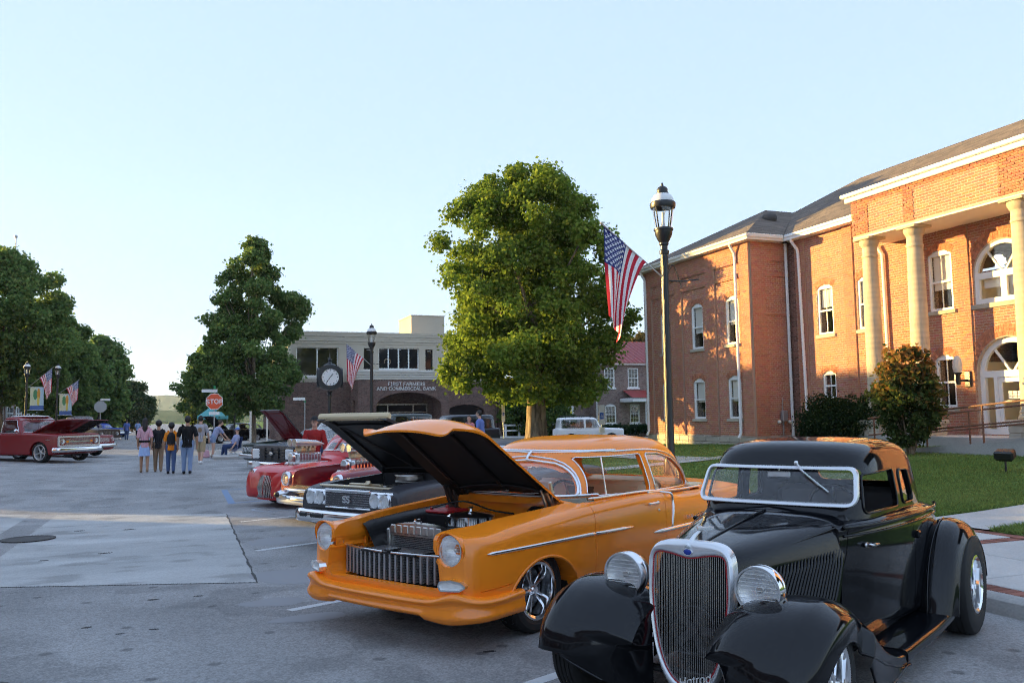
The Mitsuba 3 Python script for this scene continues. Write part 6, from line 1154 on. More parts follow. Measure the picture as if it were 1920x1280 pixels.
obj('roof_panel', sphere((-1.55, 0, 1.625), .60, 3, (.95, 1.1, .06)), 'white_paint', K, True, label='white painted roof top of the red pickup')
K = thing('sedan_car', 'dark red car with raised hood just beyond the red pickup', 'car', (-4.4, 44.6, .09), rad(-35), 1.05, GL)
car_shell(K, 'dark_red_paint', STD_ROWS(.92, -4.0, .96, .92, .96), G_, wn, 2.9, ((.40, .36, .30), (.40, .34, .30)), bay=(-.62, .80, .66, .6)); four_wheels(K, 2.9, .78, .36, .24, .2, 'disc'); open_hood(K, 'dark_red_paint', (-.70, 0, 1.05), 1.5, .76, .70, 24, 'black_matte', .03)
for s in (1, -1): headlight(K, (.94, s * .72, .74), .09, (1, 0, 0), .05)
slats(K, .93, -.55, .55, .62, .82, 5, 'y', 'chrome', .01); bumper(K, 1.02, .95, .48, .16, .1, .3, .06); big_block(K, -.1, .82, False)
K = thing('pickup_truck', 'dark brown vintage pickup truck past the two red vehicles', 'pickup truck', (-4.9, 58.5, .09), rad(-40), 1.0, GL)
pickup(K, 'brown_paint', box_rows(.80, -4.0, .92, 1.12, 1.16, .4), 2.9, cab(1.12, 1.95, -.70, -2.05, .88), cabwin(1.12, 1.95, -.70, -2.05), (-2.2, -3.9, .78, .7)); slats(K, .82, -.4, .4, .6, 1.0, 7, 'x', 'chrome', .008); bumper(K, .92, .9, .5, .12, .08, .2, .08)
for s in (1, -1): headlight(K, (.84, s * .62, .86), .09, (1, 0, 0), .05)
K = thing('sedan_car', 'bright blue car far down the left kerb', 'car', (-6.2, 92, .13), rad(-40), 1.0, GL); car_shell(K, 'blue_paint', STD_ROWS(.9, -4.0, .95, .88, .93), G_, wn, 2.9, ((.4, .36, .3), (.4, .34, .3)), trim=None); four_wheels(K, 2.9, .78, .33, .22, .19, 'disc'); bumper(K, 1.0, .94, .45, .16, .1, .3, .06); slats(K, .92, -.5, .5, .58, .76, 4, 'y', 'chrome', .01)
for s in (1, -1): headlight(K, (.93, s * .7, .68), .09, (1, 0, 0), .05)
K = thing('sedan_car', 'black car with its hood raised far off beyond the walking group', 'car', (2.0, 66, 0), rad(-150), 1.05, GRP); car_shell(K, 'black_paint', STD_ROWS(.9, -4.0, .95, .9, .95), G_, wn, 2.9, ((.4, .36, .3), (.4, .34, .3)), bay=(-.6, .8, .66, .6), trim=None); four_wheels(K, 2.9, .78, .33, .22, .19, 'disc'); open_hood(K, 'black_paint', (-.7, 0, .97), 1.45, .72, .66, 40, 'black_matte'); bumper(K, 1.0, .94, .45, .16, .1, .3, .06)
for s in (1, -1): headlight(K, (.93, s * .7, .7), .09, (1, 0, 0), .05)
K = thing('sedan_car', 'silver car parked far off behind the grey shirted man', 'car', (3.2, 72, 0), rad(-150), 1.0, GRP); car_shell(K, 'silver_paint', STD_ROWS(.9, -4.0, .95, .88, .93), G_, wn, 2.9, ((.4, .36, .3), (.4, .34, .3)), trim=None); four_wheels(K, 2.9, .78, .33, .22, .19, 'disc'); bumper(K, 1.0, .94, .45, .16, .1, .3, .06)
# ------------------------------------------------------------------ trees and shrubs
def leaf_cloud(C, R, n, size, g, col, long_=1.0, droop=.25, shell=.5, flat=.8, up=.45):
    """leaf blades spread through clumps: centres C, radii R, n leaves in all"""
    k = len(C); w = R ** 2; idx = g.choice(k, n, p=w / w.sum()); d = g.normal(size=(n, 3)); d /= np.linalg.norm(d, axis=1, keepdims=True); r = R[idx] * (shell + (1.12 - shell) * g.random(n) ** .8) * np.where(g.random(n) < .22, g.uniform(1.0, 1.55, n), 1.0); d2 = d * [1, 1, flat]
    p = C[idx] + d2 * r[:, None]
    nn = d * .55 + g.normal(size=(n, 3)) * .55 + [0, 0, up]; nn /= np.linalg.norm(nn, axis=1, keepdims=True)
    t = np.cross(nn, g.normal(size=(n, 3))); t /= np.maximum(np.linalg.norm(t, axis=1, keepdims=True), 1e-6); t[:, 2] -= droop; t /= np.linalg.norm(t, axis=1, keepdims=True); b = np.cross(nn, t); b /= np.maximum(np.linalg.norm(b, axis=1, keepdims=True), 1e-6)
    s = size * g.uniform(.65, 1.35, n)[:, None]; fold = nn * s * .12
    V = np.stack([p - t * s * .55 * long_, p + b * s * .5 - fold * .0 + t * s * .05, p + t * s * .6 * long_ - fold, p - b * s * .5 + t * s * .05], 1).reshape(-1, 3)
    i = np.arange(n)[:, None] * 4; F = np.concatenate([i + [0, 1, 2], i + [0, 2, 3]], 0)
    c = np.array(col[0])[None] + (np.array(col[1]) - np.array(col[0]))[None] * g.random((n, 1)) ** 1.3; c = c * g.uniform(.75, 1.25, (n, 1)) * (.85 + .3 * g.random((k, 1)))[idx]
    return V, F, np.repeat(c, 4, 0)
def limbs(base, tips, r0, g, z0):
    out = []
    for t in tips:
        a = np.array([base[0], base[1], z0 + (t[2] - z0) * g.uniform(.0, .25)]); m = a + (t - a) * .5 + [0, 0, .08 * np.linalg.norm(t - a)] + g.normal(size=3) * .15
        out.append(tube(spl([a, m, t], 9), np.linspace(r0 * g.uniform(.6, 1), .02, 9), 6))
    return out
def tree(name, label, base, prof, n, leaf, nclump, cr, trunk, seed, col=((.045, .085, .018), (.10, .15, .03)), lean=(0, 0), group=None, cat_='tree', gap=.0, bark_='bark', flat=.8, asym=None, shell=.5):
    """prof: (height, radius) pairs of the crown above the ground at base"""
    g = np.random.default_rng(seed); prof = np.array(prof, float); zs = np.linspace(prof[0, 0], prof[-1, 0], 200); rr = np.interp(zs, prof[:, 0], prof[:, 1]); w = rr ** 1.3 + .15; H = prof[-1, 0]
    z = g.choice(zs, nclump, p=w / w.sum()) + g.normal(size=nclump) * .1; a = g.uniform(0, 2 * pi, nclump); f = g.random(nclump) ** .42; rad_ = np.interp(z, zs, rr)
    wob = 1 + .20 * np.sin(a * 3 + seed + z * .7) + .13 * np.sin(a * 5 - z * 1.1 + seed * 2)
    if asym: wob *= asym(a, z)
    R = cr * g.uniform(.65, 1.25, nclump); q = np.maximum(rad_ - R * .7, .05) * f * wob; t_ = z / H
    C = np.c_[base[0] + q * np.cos(a) + lean[0] * t_, base[1] + q * np.sin(a) + lean[1] * t_, base[2] + np.minimum(z, H - R * .7)]
    if gap:
        keep = meshkit.noise(C / (cr * 3.0) + seed) > gap; C, R = C[keep], R[keep]
    V, F, cl = leaf_cloud(C, R, n, leaf, g, col, flat=flat, shell=shell)
    K = thing(name, label, cat_, group=group)
    obj('crown', trimesh.Trimesh(V, F, process=False), 'leaf', K, False, color=cl, kind=None)
    r0, zt = trunk; top = prof[0, 0] + (H - prof[0, 0]) * .55
    tk = [(base[0], base[1], base[2] - .1), (base[0] + .01, base[1], base[2] + .25), (base[0] + .02, base[1] + .03, base[2] + .5 * zt), (base[0] + .1 * lean[0], base[1], base[2] + zt), (base[0] + .4 * lean[0] + .05, base[1] + .05, base[2] + top)]
    m = tube(spl(tk, 24), np.interp(np.linspace(0, 1, 24), [0, .06, .2, .5, 1], [r0 * 1.5, r0 * 1.12, r0, r0 * .8, r0 * .22]), 20); m.vertices[:, :2] += ((m.vertices[:, :2] - np.array(base[:2])) * (.10 * np.sin(7 * np.arctan2(m.vertices[:, 1] - base[1], m.vertices[:, 0] - base[0]) + m.vertices[:, 2]))[:, None]) * (m.vertices[:, 2:3] < base[2] + zt + 1)
    obj('trunk', m, bark_, K, True)
    ti = g.choice(len(C), min(len(C), 26), replace=False)
    for lm in limbs((base[0] + .2 * lean[0], base[1]), C[ti], r0 * .34, g, base[2] + zt): obj('limb', lm, bark_, K, True)
    return K
G1, G2 = ((.12, .20, .03), (.27, .34, .06)), ((.10, .18, .055), (.20, .27, .085))
tree('maple_tree', 'big round maple tree with a thick pale trunk on the courthouse lawn', (14.95, 36.0, .55), [(1.9, 2.6), (2.6, 3.6), (4, 4.2), (5.6, 4.35), (7.4, 4.1), (9, 3.8), (10.6, 3.3), (11.8, 2.4), (12.6, 1.1)], 130000, .145, 620, .56, (.46, 2.6), 11, G1, lean=(-.35, 0), shell=.25, gap=.27)
tree('street_tree', 'green leafy tree with ragged crown standing before the bank', (4.0, 55.6, .14), [(2.2, 2.8), (3.4, 3.9), (5.0, 3.6), (6.4, 3.0), (7.6, 3.2), (9.4, 2.7), (11.0, 1.7), (12.2, .9), (13.0, .3)], 52000, .17, 230, .52, (.17, 2.2), 21, G2, gap=.36, group=None)
RT = 'trees along the right side of the far street'
tree('street_tree', 'tall green tree beyond the stop sign, left of the bank tree', (2.6, 84, 0), [(1.6, 2.2), (3, 3.3), (5.2, 3.4), (7, 2.6), (8.6, .9)], 26000, .24, 120, .7, (.16, 1.8), 22, G2, gap=.2, group=RT)
tree('street_tree', 'small pale green tree farthest along the right of the street', (2.3, 118, 0), [(1.2, 2), (3, 3.2), (5.4, 2.6), (7.6, .8)], 18000, .28, 90, .7, (.16, 1.6), 23, ((.05, .085, .03), (.11, .15, .05)), gap=.2, group=RT)
LT = 'trees along the left pavement'
tree('street_tree', 'tall dark tree at the far left edge of the street', (-11.6, 66, .42), [(2.8, 3.2), (5, 4.7), (8, 4.8), (10.4, 3.6), (12.2, 1.9), (13.2, .5)], 64000, .20, 260, .72, (.2, 2.8), 31, G2, gap=.22, group=LT)
tree('street_tree', 'dark tree behind the left flags and banners', (-10.0, 75, .42), [(2.4, 2.4), (4.4, 3.6), (7, 3.7), (9.2, 2.5), (10.8, .6)], 42000, .22, 190, .66, (.2, 2.6), 32, G2, gap=.22, group=LT)
tree('street_tree', 'upright dark tree behind the blank back of a stop sign', (-8.9, 83, .42), [(1.6, 2.2), (4, 3.0), (6.6, 2.7), (8.2, 1.5), (9.3, .4)], 26000, .28, 100, .8, (.18, 2.0), 33, G2, gap=.2, group=LT)
tree('street_tree', 'rounded dark tree fifth along the left pavement', (-8.6, 101, .42), [(1.4, 2.6), (4, 3.9), (7, 3.3), (9.2, 1.8), (10.4, .4)], 26000, .32, 100, .95, (.18, 1.8), 34, G2, gap=.2, group=LT)
tree('street_tree', 'farthest and lowest tree on the left of the street', (-7.0, 134, .1), [(1.0, 2), (3, 3.4), (5.6, 2.8), (7.2, 1.0)], 20000, .30, 100, .8, (.18, 1.6), 35, ((.04, .075, .03), (.09, .13, .05)), gap=.2, group=LT)
tree('shade_tree', 'pale green bushy tree between the bank canopy and brick house', (25.4, 60.5, .1), [(.3, 2.0), (1.6, 2.9), (3.0, 2.6), (4.2, 1.2)], 22000, .2, 90, .7, (.15, .8), 41, ((.06, .11, .025), (.13, .19, .05)))
tree('shade_tree', 'dark green trees massed behind the white rail fence', (22.0, 72, .1), [(.3, 3.2), (2, 4.2), (4, 2.9), (5.0, 1.0)], 22000, .26, 90, .9, (.15, .8), 42, G2)
tree('shade_tree', 'tall tree with bronze sunlit top behind the red roofed house', (43.0, 76, .1), [(3, 3), (6, 3.8), (8.4, 2.9), (9.7, .8)], 22000, .26, 100, .8, (.2, 3), 43, ((.09, .075, .03), (.16, .14, .05)), gap=.15)
def shrub(name, label, c, size, n, leaf, k, cr, seed, col, cat_='bush', tips=None, long_=1.0, stem=.05, up=.45, shell=.45):
    g = np.random.default_rng(seed); u = g.normal(size=(k, 3)); u /= np.linalg.norm(u, axis=1, keepdims=True); C = np.array(c) + u * np.array(size) * (g.random((k, 1)) ** .35) * (1 - cr / max(size) * .6); R = cr * g.uniform(.7, 1.25, k)
    V, F, cl = leaf_cloud(C, R, n, leaf, g, col, long_=long_, droop=-.15 if tips else .1, up=up, shell=shell)
    if tips is not None:
        h = ((V[::4, 2] - c[2]) / size[2]); pp = np.clip((h - .0) * .75 + g.normal(size=len(h)) * .22, 0, 1) * (g.random(len(h)) < .8); q = np.array(tips)[None] * g.uniform(.6, 1.3, (len(h), 1)); cl = cl * (1 - np.repeat(pp, 4)[:, None]) + np.repeat(q, 4, 0) * np.repeat(pp, 4)[:, None]
    K = thing(name, label, cat_); obj('crown', trimesh.Trimesh(V, F, process=False), 'leaf', K, False, color=cl)
    obj('stem', cat([tube([(c[0], c[1], c[2] - size[2] - .25), (c[0] + (t[0] - c[0]) * .4, c[1] + (t[1] - c[1]) * .4, c[2] - size[2] * .4), tuple(t)], [stem, stem * .7, .008], 6) for t in C[:9]]), 'bark', K, True); return K
shrub('photinia_shrub', 'tall loose shrub with bronze red new leaves before the porch columns', (16.55, 16.1, 2.0), (.80, .80, 1.36), 7500, .085, 130, .20, 51, ((.04, .075, .022), (.10, .13, .04)), 'shrub', (.50, .22, .07), 1.5, .03, shell=.1)
shrub('clipped_bush', 'dark green clipped bush against the courthouse corner', (19.1, 21.6, 1.25), (1.0, 1.55, .98), 24000, .06, 160, .34, 52, ((.012, .028, .010), (.03, .052, .018)), up=.3)
shrub('clipped_bush', 'small lighter bush between the dark bush and first column', (19.4, 20.2, 1.5), (.55, .7, 1.0), 8000, .07, 60, .26, 53, ((.02, .045, .014), (.05, .075, .025)))
def hedge(name, label, x0, x1, y0, y1, z0, z1, n, leaf, seed, col):
    g = np.random.default_rng(seed); C = np.c_[g.uniform(x0, x1, 120), g.uniform(y0, y1, 120), g.uniform(z0, z1, 120)]; V, F, cl = leaf_cloud(C, np.full(120, .3), n, leaf, g, col); K = thing(name, label, 'hedge'); obj('foliage', trimesh.Trimesh(V, F, process=False), 'leaf', K, False, color=cl); obj('stem', box(x0, x1, (y0 + y1) / 2 - .1, (y0 + y1) / 2 + .1, z0 - .5, z1 - .1), 'bark', K, False)
hedge('hedge', 'low dark hedge running in front of the brick house', 27.8, 36, 54.2, 55.2, .3, .75, 12000, .12, 54, ((.012, .03, .012), (.03, .055, .02)))
hedge('hedge', 'dark hedge beyond the white rail fence', 21.5, 28.0, 64.5, 65.5, .3, 1.0, 9000, .16, 55, ((.012, .03, .012), (.03, .055, .02)))
# ------------------------------------------------------------------ street furniture
def _flag(p, n, uv):
    u, v = uv.x, uv.y; s = dr.floor(v * 13); red = (s - 2 * dr.floor(s / 2)) < .5
    c = dr.select(red, mi.Color3f(.52, .03, .05), mi.Color3f(.78, .77, .76)); inb = (v < 7 / 13) & (u < .4)
    X, Y = u / .4 * 12, v * 13 / 7 * 10; st = mi.Float(0)
    for ox, oy in ((0, 0), (1, 1)):
        cx = 2 * dr.floor((X - ox) / 2) + 1 + ox; cy = 2 * dr.floor((Y - oy) / 2) + 1 + oy; dx, dy = (X - cx) * .95, (Y - cy) * .8; a = dr.atan2(dx, -dy); k = a / (2 * pi / 5); k = dr.abs(k - dr.round(k)) * (2 * pi / 5); r = dr.sqrt(dx * dx + dy * dy); ok = (cx < 11.5) & (cx > .5) & (cy > .5) & (cy < 9.5)
        R = .20 / dr.maximum(dr.cos(k) * .31 + dr.sin(k) * .95 * 1.0, .05); st = dr.select(ok & (r < dr.minimum(R, .72)), 1.0, st)
    return dr.select(inb, mix(mi.Color3f(.03, .04, .16), mi.Color3f(.8, .8, .8), st), c)
mat('flag_cloth', {'type': 'twosided', 'bsdf': {'type': 'principled', 'base_color': mikit.proc(_flag), 'roughness': .8, 'specular': .2, 'sheen': .2}})
def flag_on_pole(K, root, tip, width=.9, length=1.45, seed=1, pull=.8):
    """staff set in the lamp post, cloth hanging from it"""
    root, tip = np.array(root, float), np.array(tip, float); d = tip - root; L = np.linalg.norm(d); d /= L
    obj('staff', tube([root, tip], .011, 8), 'bare_metal', K, True); obj('finial', sphere(tip, .022, 2), 'gold_metal', K, True)
    S, U = [], []; nu, nv = 46, 30; side = np.cross(d, [0, 0, 1]); side /= np.linalg.norm(side)
    a = tip - d * .06; b = a - d * width
    for i in range(nu + 1):
        t = i / nu; r, ru = [], []
        for j in range(nv + 1):
            s = j / nv; h = a + (b - a) * s; gat = pull * t ** .75 * (.55 + .45 * s); x = h[:2] * (1 - gat) + (a[:2] + (b[:2] - a[:2]) * .08) * gat
            z = h[2] - length * t * (1 - .09 * s) + .08 * math.sin(t * 3) * s
            rip = (.018 + .045 * t) * math.sin(2 * pi * (1.6 * s + .35 * t) + seed) + .03 * t * math.sin(9 * s + 4 * t + seed)
            r.append((x[0] + side[0] * rip, x[1] + side[1] * rip, z)); ru.append((t, s))
        S.append(r); U.append(ru)
    obj('cloth', grid(np.array(S)), 'flag_cloth', K, True, uv=np.array(U).reshape(-1, 2))
def lamp_post(name, label, x, y, z0=0.15, top=5.38, group='street lamps'):
    K = thing(name, label, 'street lamp', (x, y, top - 5.38), group=group); b = z0 - (top - 5.38)
    fl = []
    obj('post', lathe([(0, b), (.19, b), (.19, b + .12), (.15, b + .16), (.14, b + .55), (.11, b + .62), (.105, b + .8), (.068, b + .9), (.062, 2.5), (.055, 4.22), (.075, 4.23), (.078, 4.28), (.056, 4.30), (.058, 4.36), (.075, 4.38), (.075, 4.41), (0, 4.41)], 28), 'black_iron', K, 35)
    for i in range(10):
        t = i / 10 * 2 * pi; fl.append(tube([(.063 * math.cos(t), .063 * math.sin(t), b + .95), (.055 * math.cos(t), .055 * math.sin(t), 4.2)], .006, 5))
    obj('post_fluting', cat(fl), 'black_iron', K, True, kind='stuff')
    obj('lantern_cup', lathe([(0, 4.40), (.07, 4.41), (.10, 4.46), (.135, 4.54), (.14, 4.60), (.155, 4.61), (.155, 4.64), (.13, 4.65), (0, 4.65)], 28), 'black_iron', K, 35)
    obj('glass', lathe([(.118, 4.65), (.14, 4.75), (.165, 4.90), (.168, 4.97)], 28, cap=False), 'pane', K, True)
    obj('lamp_tube', cat(lathe([(0, 4.65), (.03, 4.65), (.03, 4.72), (.022, 4.74), (.022, 4.90), (0, 4.92)], 14), tube([(-.05, 0, 4.66), (.05, 0, 4.95)], .005, 6)), 'white_lens', K, 35)
    for i in range(4):
        t = i / 4 * 2 * pi + .4; obj('lantern_rib', tube([(r * math.cos(t), r * math.sin(t), z) for r, z in ((.124, 4.64), (.146, 4.75), (.171, 4.90), (.172, 4.98))], .011, 6), 'black_iron', K, True)
    obj('lantern_ring', lathe([(.15, 4.97), (.195, 4.97), (.205, 5.0), (.205, 5.05), (.19, 5.07), (.15, 5.07)], 32), 'black_iron', K, 35)
    obj('lantern_dome', lathe([(.185, 5.07), (.175, 5.12), (.14, 5.18), (.09, 5.21), (0, 5.215)][::-1], 32, cap=False), 'white_lens', K, True)
    obj('lantern_cap', lathe([(0, 5.19), (.095, 5.19), (.098, 5.22), (.085, 5.235), (.088, 5.28), (.07, 5.31), (.03, 5.335), (.016, 5.34), (.02, 5.36), (.012, 5.385), (0, 5.395)], 24), 'black_iron', K, 35)
    return K
GF = 'flags on the street lamps'
def flag(label, root, tip, seed, pull=.8, length=1.45): K = thing('flag', label, 'flag', group=GF); flag_on_pole(K, root, tip, seed=seed, pull=pull, length=length)
K = lamp_post('street_lamp', 'tall black street lamp right of the maple, behind the orange car', 7.12, 11.7)
obj('banner_bracket', tube([(.0, 0, 3.80), (.32, -.02, 3.80), (.60, -.04, 3.84)], .012, 6), 'black_iron', K, True); obj('bracket_scroll', tube([(.05 + .2 * t, 0, 3.84 + .26 * math.sin(t * pi) * (1 - .3 * t)) for t in np.linspace(0, 1.2, 14)], .008, 6), 'black_iron', K, True)
flag('large striped and starred flag hanging left of the nearest lamp post', (7.12, 11.7, 3.82), (6.02, 11.72, 4.66), 1, .80, 1.42)
K = lamp_post('street_lamp', 'black street lamp standing in front of the bank upper windows', 6.85, 33.3)
obj('banner_bracket', tube([(.0, 0, 3.80), (.32, -.02, 3.80), (.60, -.04, 3.84)], .012, 6), 'black_iron', K, True); obj('bracket_scroll', tube([(.62 + .12 * math.cos(t), -.03, 3.88 + .12 * math.sin(t)) for t in np.linspace(-1.6, 3.6, 20)], .010, 6), 'gold_metal', K, True)
flag('striped and starred flag hanging in front of the bank', (6.85, 33.3, 3.72), (5.82, 33.32, 4.62), 2, .75)
def _banner(p, n, uv):
    x, y = uv.x, uv.y; c = mix(mi.Color3f(.62, .62, .40), mi.Color3f(.42, .56, .62), smoothstep(.2, .7, x)); e = lambda cx, cy, a, b: smoothstep(1.15, .85, dr.square((x - cx) / a) + dr.square((y - cy) / b))
    c = mix(c, mi.Color3f(.10, .26, .12), e(.38, .68, .16, .22)); c = mix(c, mi.Color3f(.62, .30, .06), e(.62, .70, .12, .26)); c = mix(c, mi.Color3f(.62, .52, .12), e(.60, .38, .10, .2)); return mix(mi.Color3f(.08, .14, .34), c, smoothstep(.195, .205, y))
mat('banner_cloth', {'type': 'twosided', 'bsdf': {'type': 'principled', 'base_color': mikit.proc(_banner), 'roughness': .8}})
def banner(label, x, y, z0, w=.72, h=1.35, s=1):
    K = thing('banner', label, 'banner', group='banners on the lamp posts'); P = np.array([[(x + s * w * a, y + .02 * math.sin(3 * b + 2 * a), z0 + h * b) for b in np.linspace(0, 1, 8)] for a in np.linspace(0, 1, 6)]); obj('cloth', grid(P), 'banner_cloth', K, True, uv=np.array([[(a, b) for b in np.linspace(0, 1, 8)] for a in np.linspace(0, 1, 6)]).reshape(-1, 2))
    for z in (z0, z0 + h): obj('rod', tube([(x - s * .12, y, z), (x + s * (w + .05), y, z)], .014, 6), 'white_trim', K, True)
lamp_post('street_lamp', 'gold lit street lamp nearest the left edge, beside a banner', -8.72, 57.2, .42, 5.3); lamp_post('street_lamp', 'street lamp with pale lantern between the two left flags', -7.72, 62.2, .42, 5.5)
flag('sunlit striped flag on the leftmost lamp, above a banner', (-8.65, 57.2, 3.75), (-7.35, 57.2, 4.95), 3, .7); flag('shaded striped flag second from the left', (-7.62, 62.2, 3.55), (-6.45, 62.2, 4.45), 4, .6, 1.3)
banner('pictured banner under the leftmost flag', -8.52, 57.2, 2.42); banner('pictured banner under the second left flag', -7.58, 62.2, 2.15); banner('small pictured banner above the hood of the dark green car', 2.72, 54.7, 2.3, .6, 1.0, -1)
K = thing('sign_pole', 'dark pole holding the small pictured banner by the corner', 'pole'); obj('pole_shaft', tube([(2.85, 54.7, .1), (2.85, 54.7, 3.5)], .05, 8), 'black_iron', K, True); obj('pole_cap', sphere((2.85, 54.7, 3.53), .07, 2), 'black_iron', K, True)
for x, lb in ((3.62, 'pale gold lit post nearest the bank tree'), (4.55, 'second gold lit post right of the bank tree trunk')): K = thing('bollard_post', lb, 'post'); obj('post_shaft', tube([(x, 52.3, .1), (x, 52.3, 2.1)], .06, 10), 'cream_trim', K, True); obj('post_cap', box(x - .08, x + .08, 52.22, 52.38, 2.1, 2.16, .02), 'cream_trim', K, 30)
# clock
K = thing('street_clock', 'black four faced street clock on a post in front of the bank', 'clock', (5.86, 37.4, 0), rad(-6))
obj('post', lathe([(0, .14), (.20, .14), (.20, .3), (.14, .36), (.13, .8), (.075, .9), (.065, 2.6), (.10, 2.64), (.10, 2.7), (.07, 2.74), (.12, 2.86), (0, 2.86)], 24), 'black_iron', K, 35)
obj('case', prism(Polygon([(.50 * np.sign(math.cos(t)) * abs(math.cos(t)) ** .62, 3.44 + .52 * np.sign(math.sin(t)) * abs(math.sin(t)) ** .62) for t in np.linspace(0, 2 * pi, 60, endpoint=False)]), -.44, .44), 'black_iron', K, 30)
for ph in (-pi / 2, pi, 0, pi / 2):
    w = sub('dial', K); Mq = WM(.44 * math.cos(ph) if abs(math.cos(ph)) > .5 else 0, .44 * math.sin(ph) if abs(math.sin(ph)) > .5 else 0, ph); Mq[:3, 3] += (.06 * math.cos(ph), .06 * math.sin(ph), 0)
    obj('dial_face', prism(Point(0, 3.44).buffer(.36, quad_segs=16), -.06, .012), 'sign_white', w, 30, m=Mq); obj('dial_ring', prism(Point(0, 3.44).buffer(.43, quad_segs=16).difference(Point(0, 3.44).buffer(.36, quad_segs=16)), -.06, .04), 'black_iron', w, 30, m=Mq)
    hd = lambda ang, L, wd: LineString([(.05 * math.sin(ang), 3.44 - .05 * math.cos(ang)), (-L * math.sin(ang), 3.44 + L * math.cos(ang))]).buffer(wd, cap_style=2)
    obj('hour_mark', prism(union_all([LineString([(-.27 * math.sin(t), 3.44 + .27 * math.cos(t)), (-.33 * math.sin(t), 3.44 + .33 * math.cos(t))]).buffer(.012, cap_style=2) for t in np.arange(12) / 12 * 2 * pi]), .012, .016), 'black_trim', w, False, m=Mq); obj('clock_hand', prism(hd(rad(36), .20, .016), .016, .022), 'black_trim', w, False, m=Mq); obj('clock_hand', prism(hd(rad(216), .29, .011), .023, .028), 'black_trim', w, False, m=Mq)
obj('crest', lathe([(0, 3.94), (.30, 3.94), (.22, 4.02), (.10, 4.06), (.06, 4.14), (.09, 4.2), (.05, 4.28), (.02, 4.36), (.03, 4.42), (.012, 4.5), (.008, 4.72), (0, 4.72)], 20), 'black_iron', K, 35)
# road signs
def oct_(r): return Polygon([(r * math.cos(t), r * math.sin(t)) for t in np.arange(8) / 8 * 2 * pi + pi / 8])
pr('stop_red', (.72, .085, .02), .35, coat=.4)
K = thing('stop_sign', 'red octagonal stop sign with a white street name blade on top', 'road sign', (1.32, 42.9, 0), rad(-8))
Mq = WM(0, -.05, -pi / 2); zc = 2.56
obj('post', tube([(0, 0, .1), (0, 0, 3.0)], .03, 8), 'galvanised', K, True); sh = lambda p: trimesh.transformations.translation_matrix((0, 0, zc))
MM = Mq @ trimesh.transformations.translation_matrix((0, 0, zc)); obj('face', prism(oct_(.385), 0, .006), 'stop_red', K, False, m=MM); obj('border', prism(oct_(.412).difference(oct_(.385)), -.002, .008), 'sign_white', K, False, m=MM)
obj('lettering', mv(upright(text('STOP', .21, .006, True), -pi / 2), (0, -.0565, zc - .105)), 'sign_white', K, False); obj('name_blade', box(-.58, .12, -.012, .012, 2.99, 3.14), 'sign_white', K, False); obj('name_blade', box(-.012, .012, -.35, .35, 3.15, 3.3), 'sign_green', K, False); obj('lower_plate', box(-.24, .24, -.05, -.045, 1.93, 2.08), 'sign_white', K, False)
K = thing('stop_sign', 'grey blank back of a stop sign on the left side of the street', 'road sign', (-5.7, 68.7, 0)); obj('post', tube([(0, 0, .1), (0, 0, 3.2)], .035, 8), 'galvanised', K, True); obj('plate', prism(oct_(.44), 0, .008), 'galvanised', K, False, m=WM(0, -.05, -pi / 2) @ trimesh.transformations.translation_matrix((0, 0, 2.76))); obj('name_blade', box(-.02, .62, -.012, .012, 3.2, 3.36), 'sign_white', K, False)
K = thing('street_sign', 'white street name blade on a thin pole before the bank wall', 'road sign', (6.45, 50.2, 0)); obj('post', tube([(0, 0, .1), (0, 0, 2.75)], .03, 8), 'galvanised', K, True); obj('name_blade', box(-.66, .02, -.012, .012, 2.74, 2.90), 'sign_white', K, False); obj('name_blade', box(-.012, .012, -.3, .3, 2.6, 2.73), 'sign_green', K, False)
def access_sign(label, x, y, zg, z0, z1, w, plate):
    K = thing('parking_sign', label, 'road sign', (x, y, 0), group='accessible parking signs'); obj('post', tube([(0, 0, zg), (0, 0, z1)], .025, 8), 'galvanised', K, True); obj('plate', box(-w / 2, w / 2, -.035, -.03, z0, z1), 'sign_white', K, False); c = z0 + (z1 - z0) * .45; s = w * .62
    obj('blue_square', box(-s / 2, s / 2, -.038, -.0355, c - s * .75, c + s * .75), 'sign_blue', K, False); q = lambda p: prism(p, 0, .002); Mq = WM(0, -.0405, -pi / 2) @ trimesh.transformations.translation_matrix((0, 0, c)); k = s * .9
    obj('wheelchair_symbol', prism(union_all([Point(.06 * k, .42 * k).buffer(.09 * k), LineString([(.06 * k, .32 * k), (.02 * k, -.02 * k), (-.24 * k, -.04 * k), (-.34 * k, -.38 * k)]).buffer(.045 * k), LineString([(.05 * k, .16 * k), (-.2 * k, .14 * k)]).buffer(.035 * k), Point(.06 * k, -.2 * k).buffer(.27 * k).difference(Point(.06 * k, -.2 * k).buffer(.19 * k)).difference(sbox(-.4 * k, -.05 * k, .02 * k, .3 * k))]), 0, .002), 'sign_white', K, False, m=Mq)
    if plate: obj('lower_plate', box(-w * .45, w * .45, -.035, -.03, z0 - .40, z0 - .12), 'sign_white', K, False)
access_sign('white parking sign with a blue wheelchair square in front of the house', 18.25, 36.0, .4, 1.20, 2.12, .32, True); access_sign('narrow white parking sign seen edge on left of the maple trunk', 14.05, 37.9, .4, 1.4, 2.2, .16, False)
K = thing('flag_pole', 'thin bare flagpole rising above the trees at far left', 'pole'); obj('pole_shaft', tube([(-14.3, 85.2, 6), (-14.25, 85.2, 12), (-14.2, 85.2, 18)], [.09, .08, .05], 8), 'galvanised', K, True); obj('pole_ball', sphere((-14.2, 85.2, 18.1), .14, 2), 'galvanised', K, True)
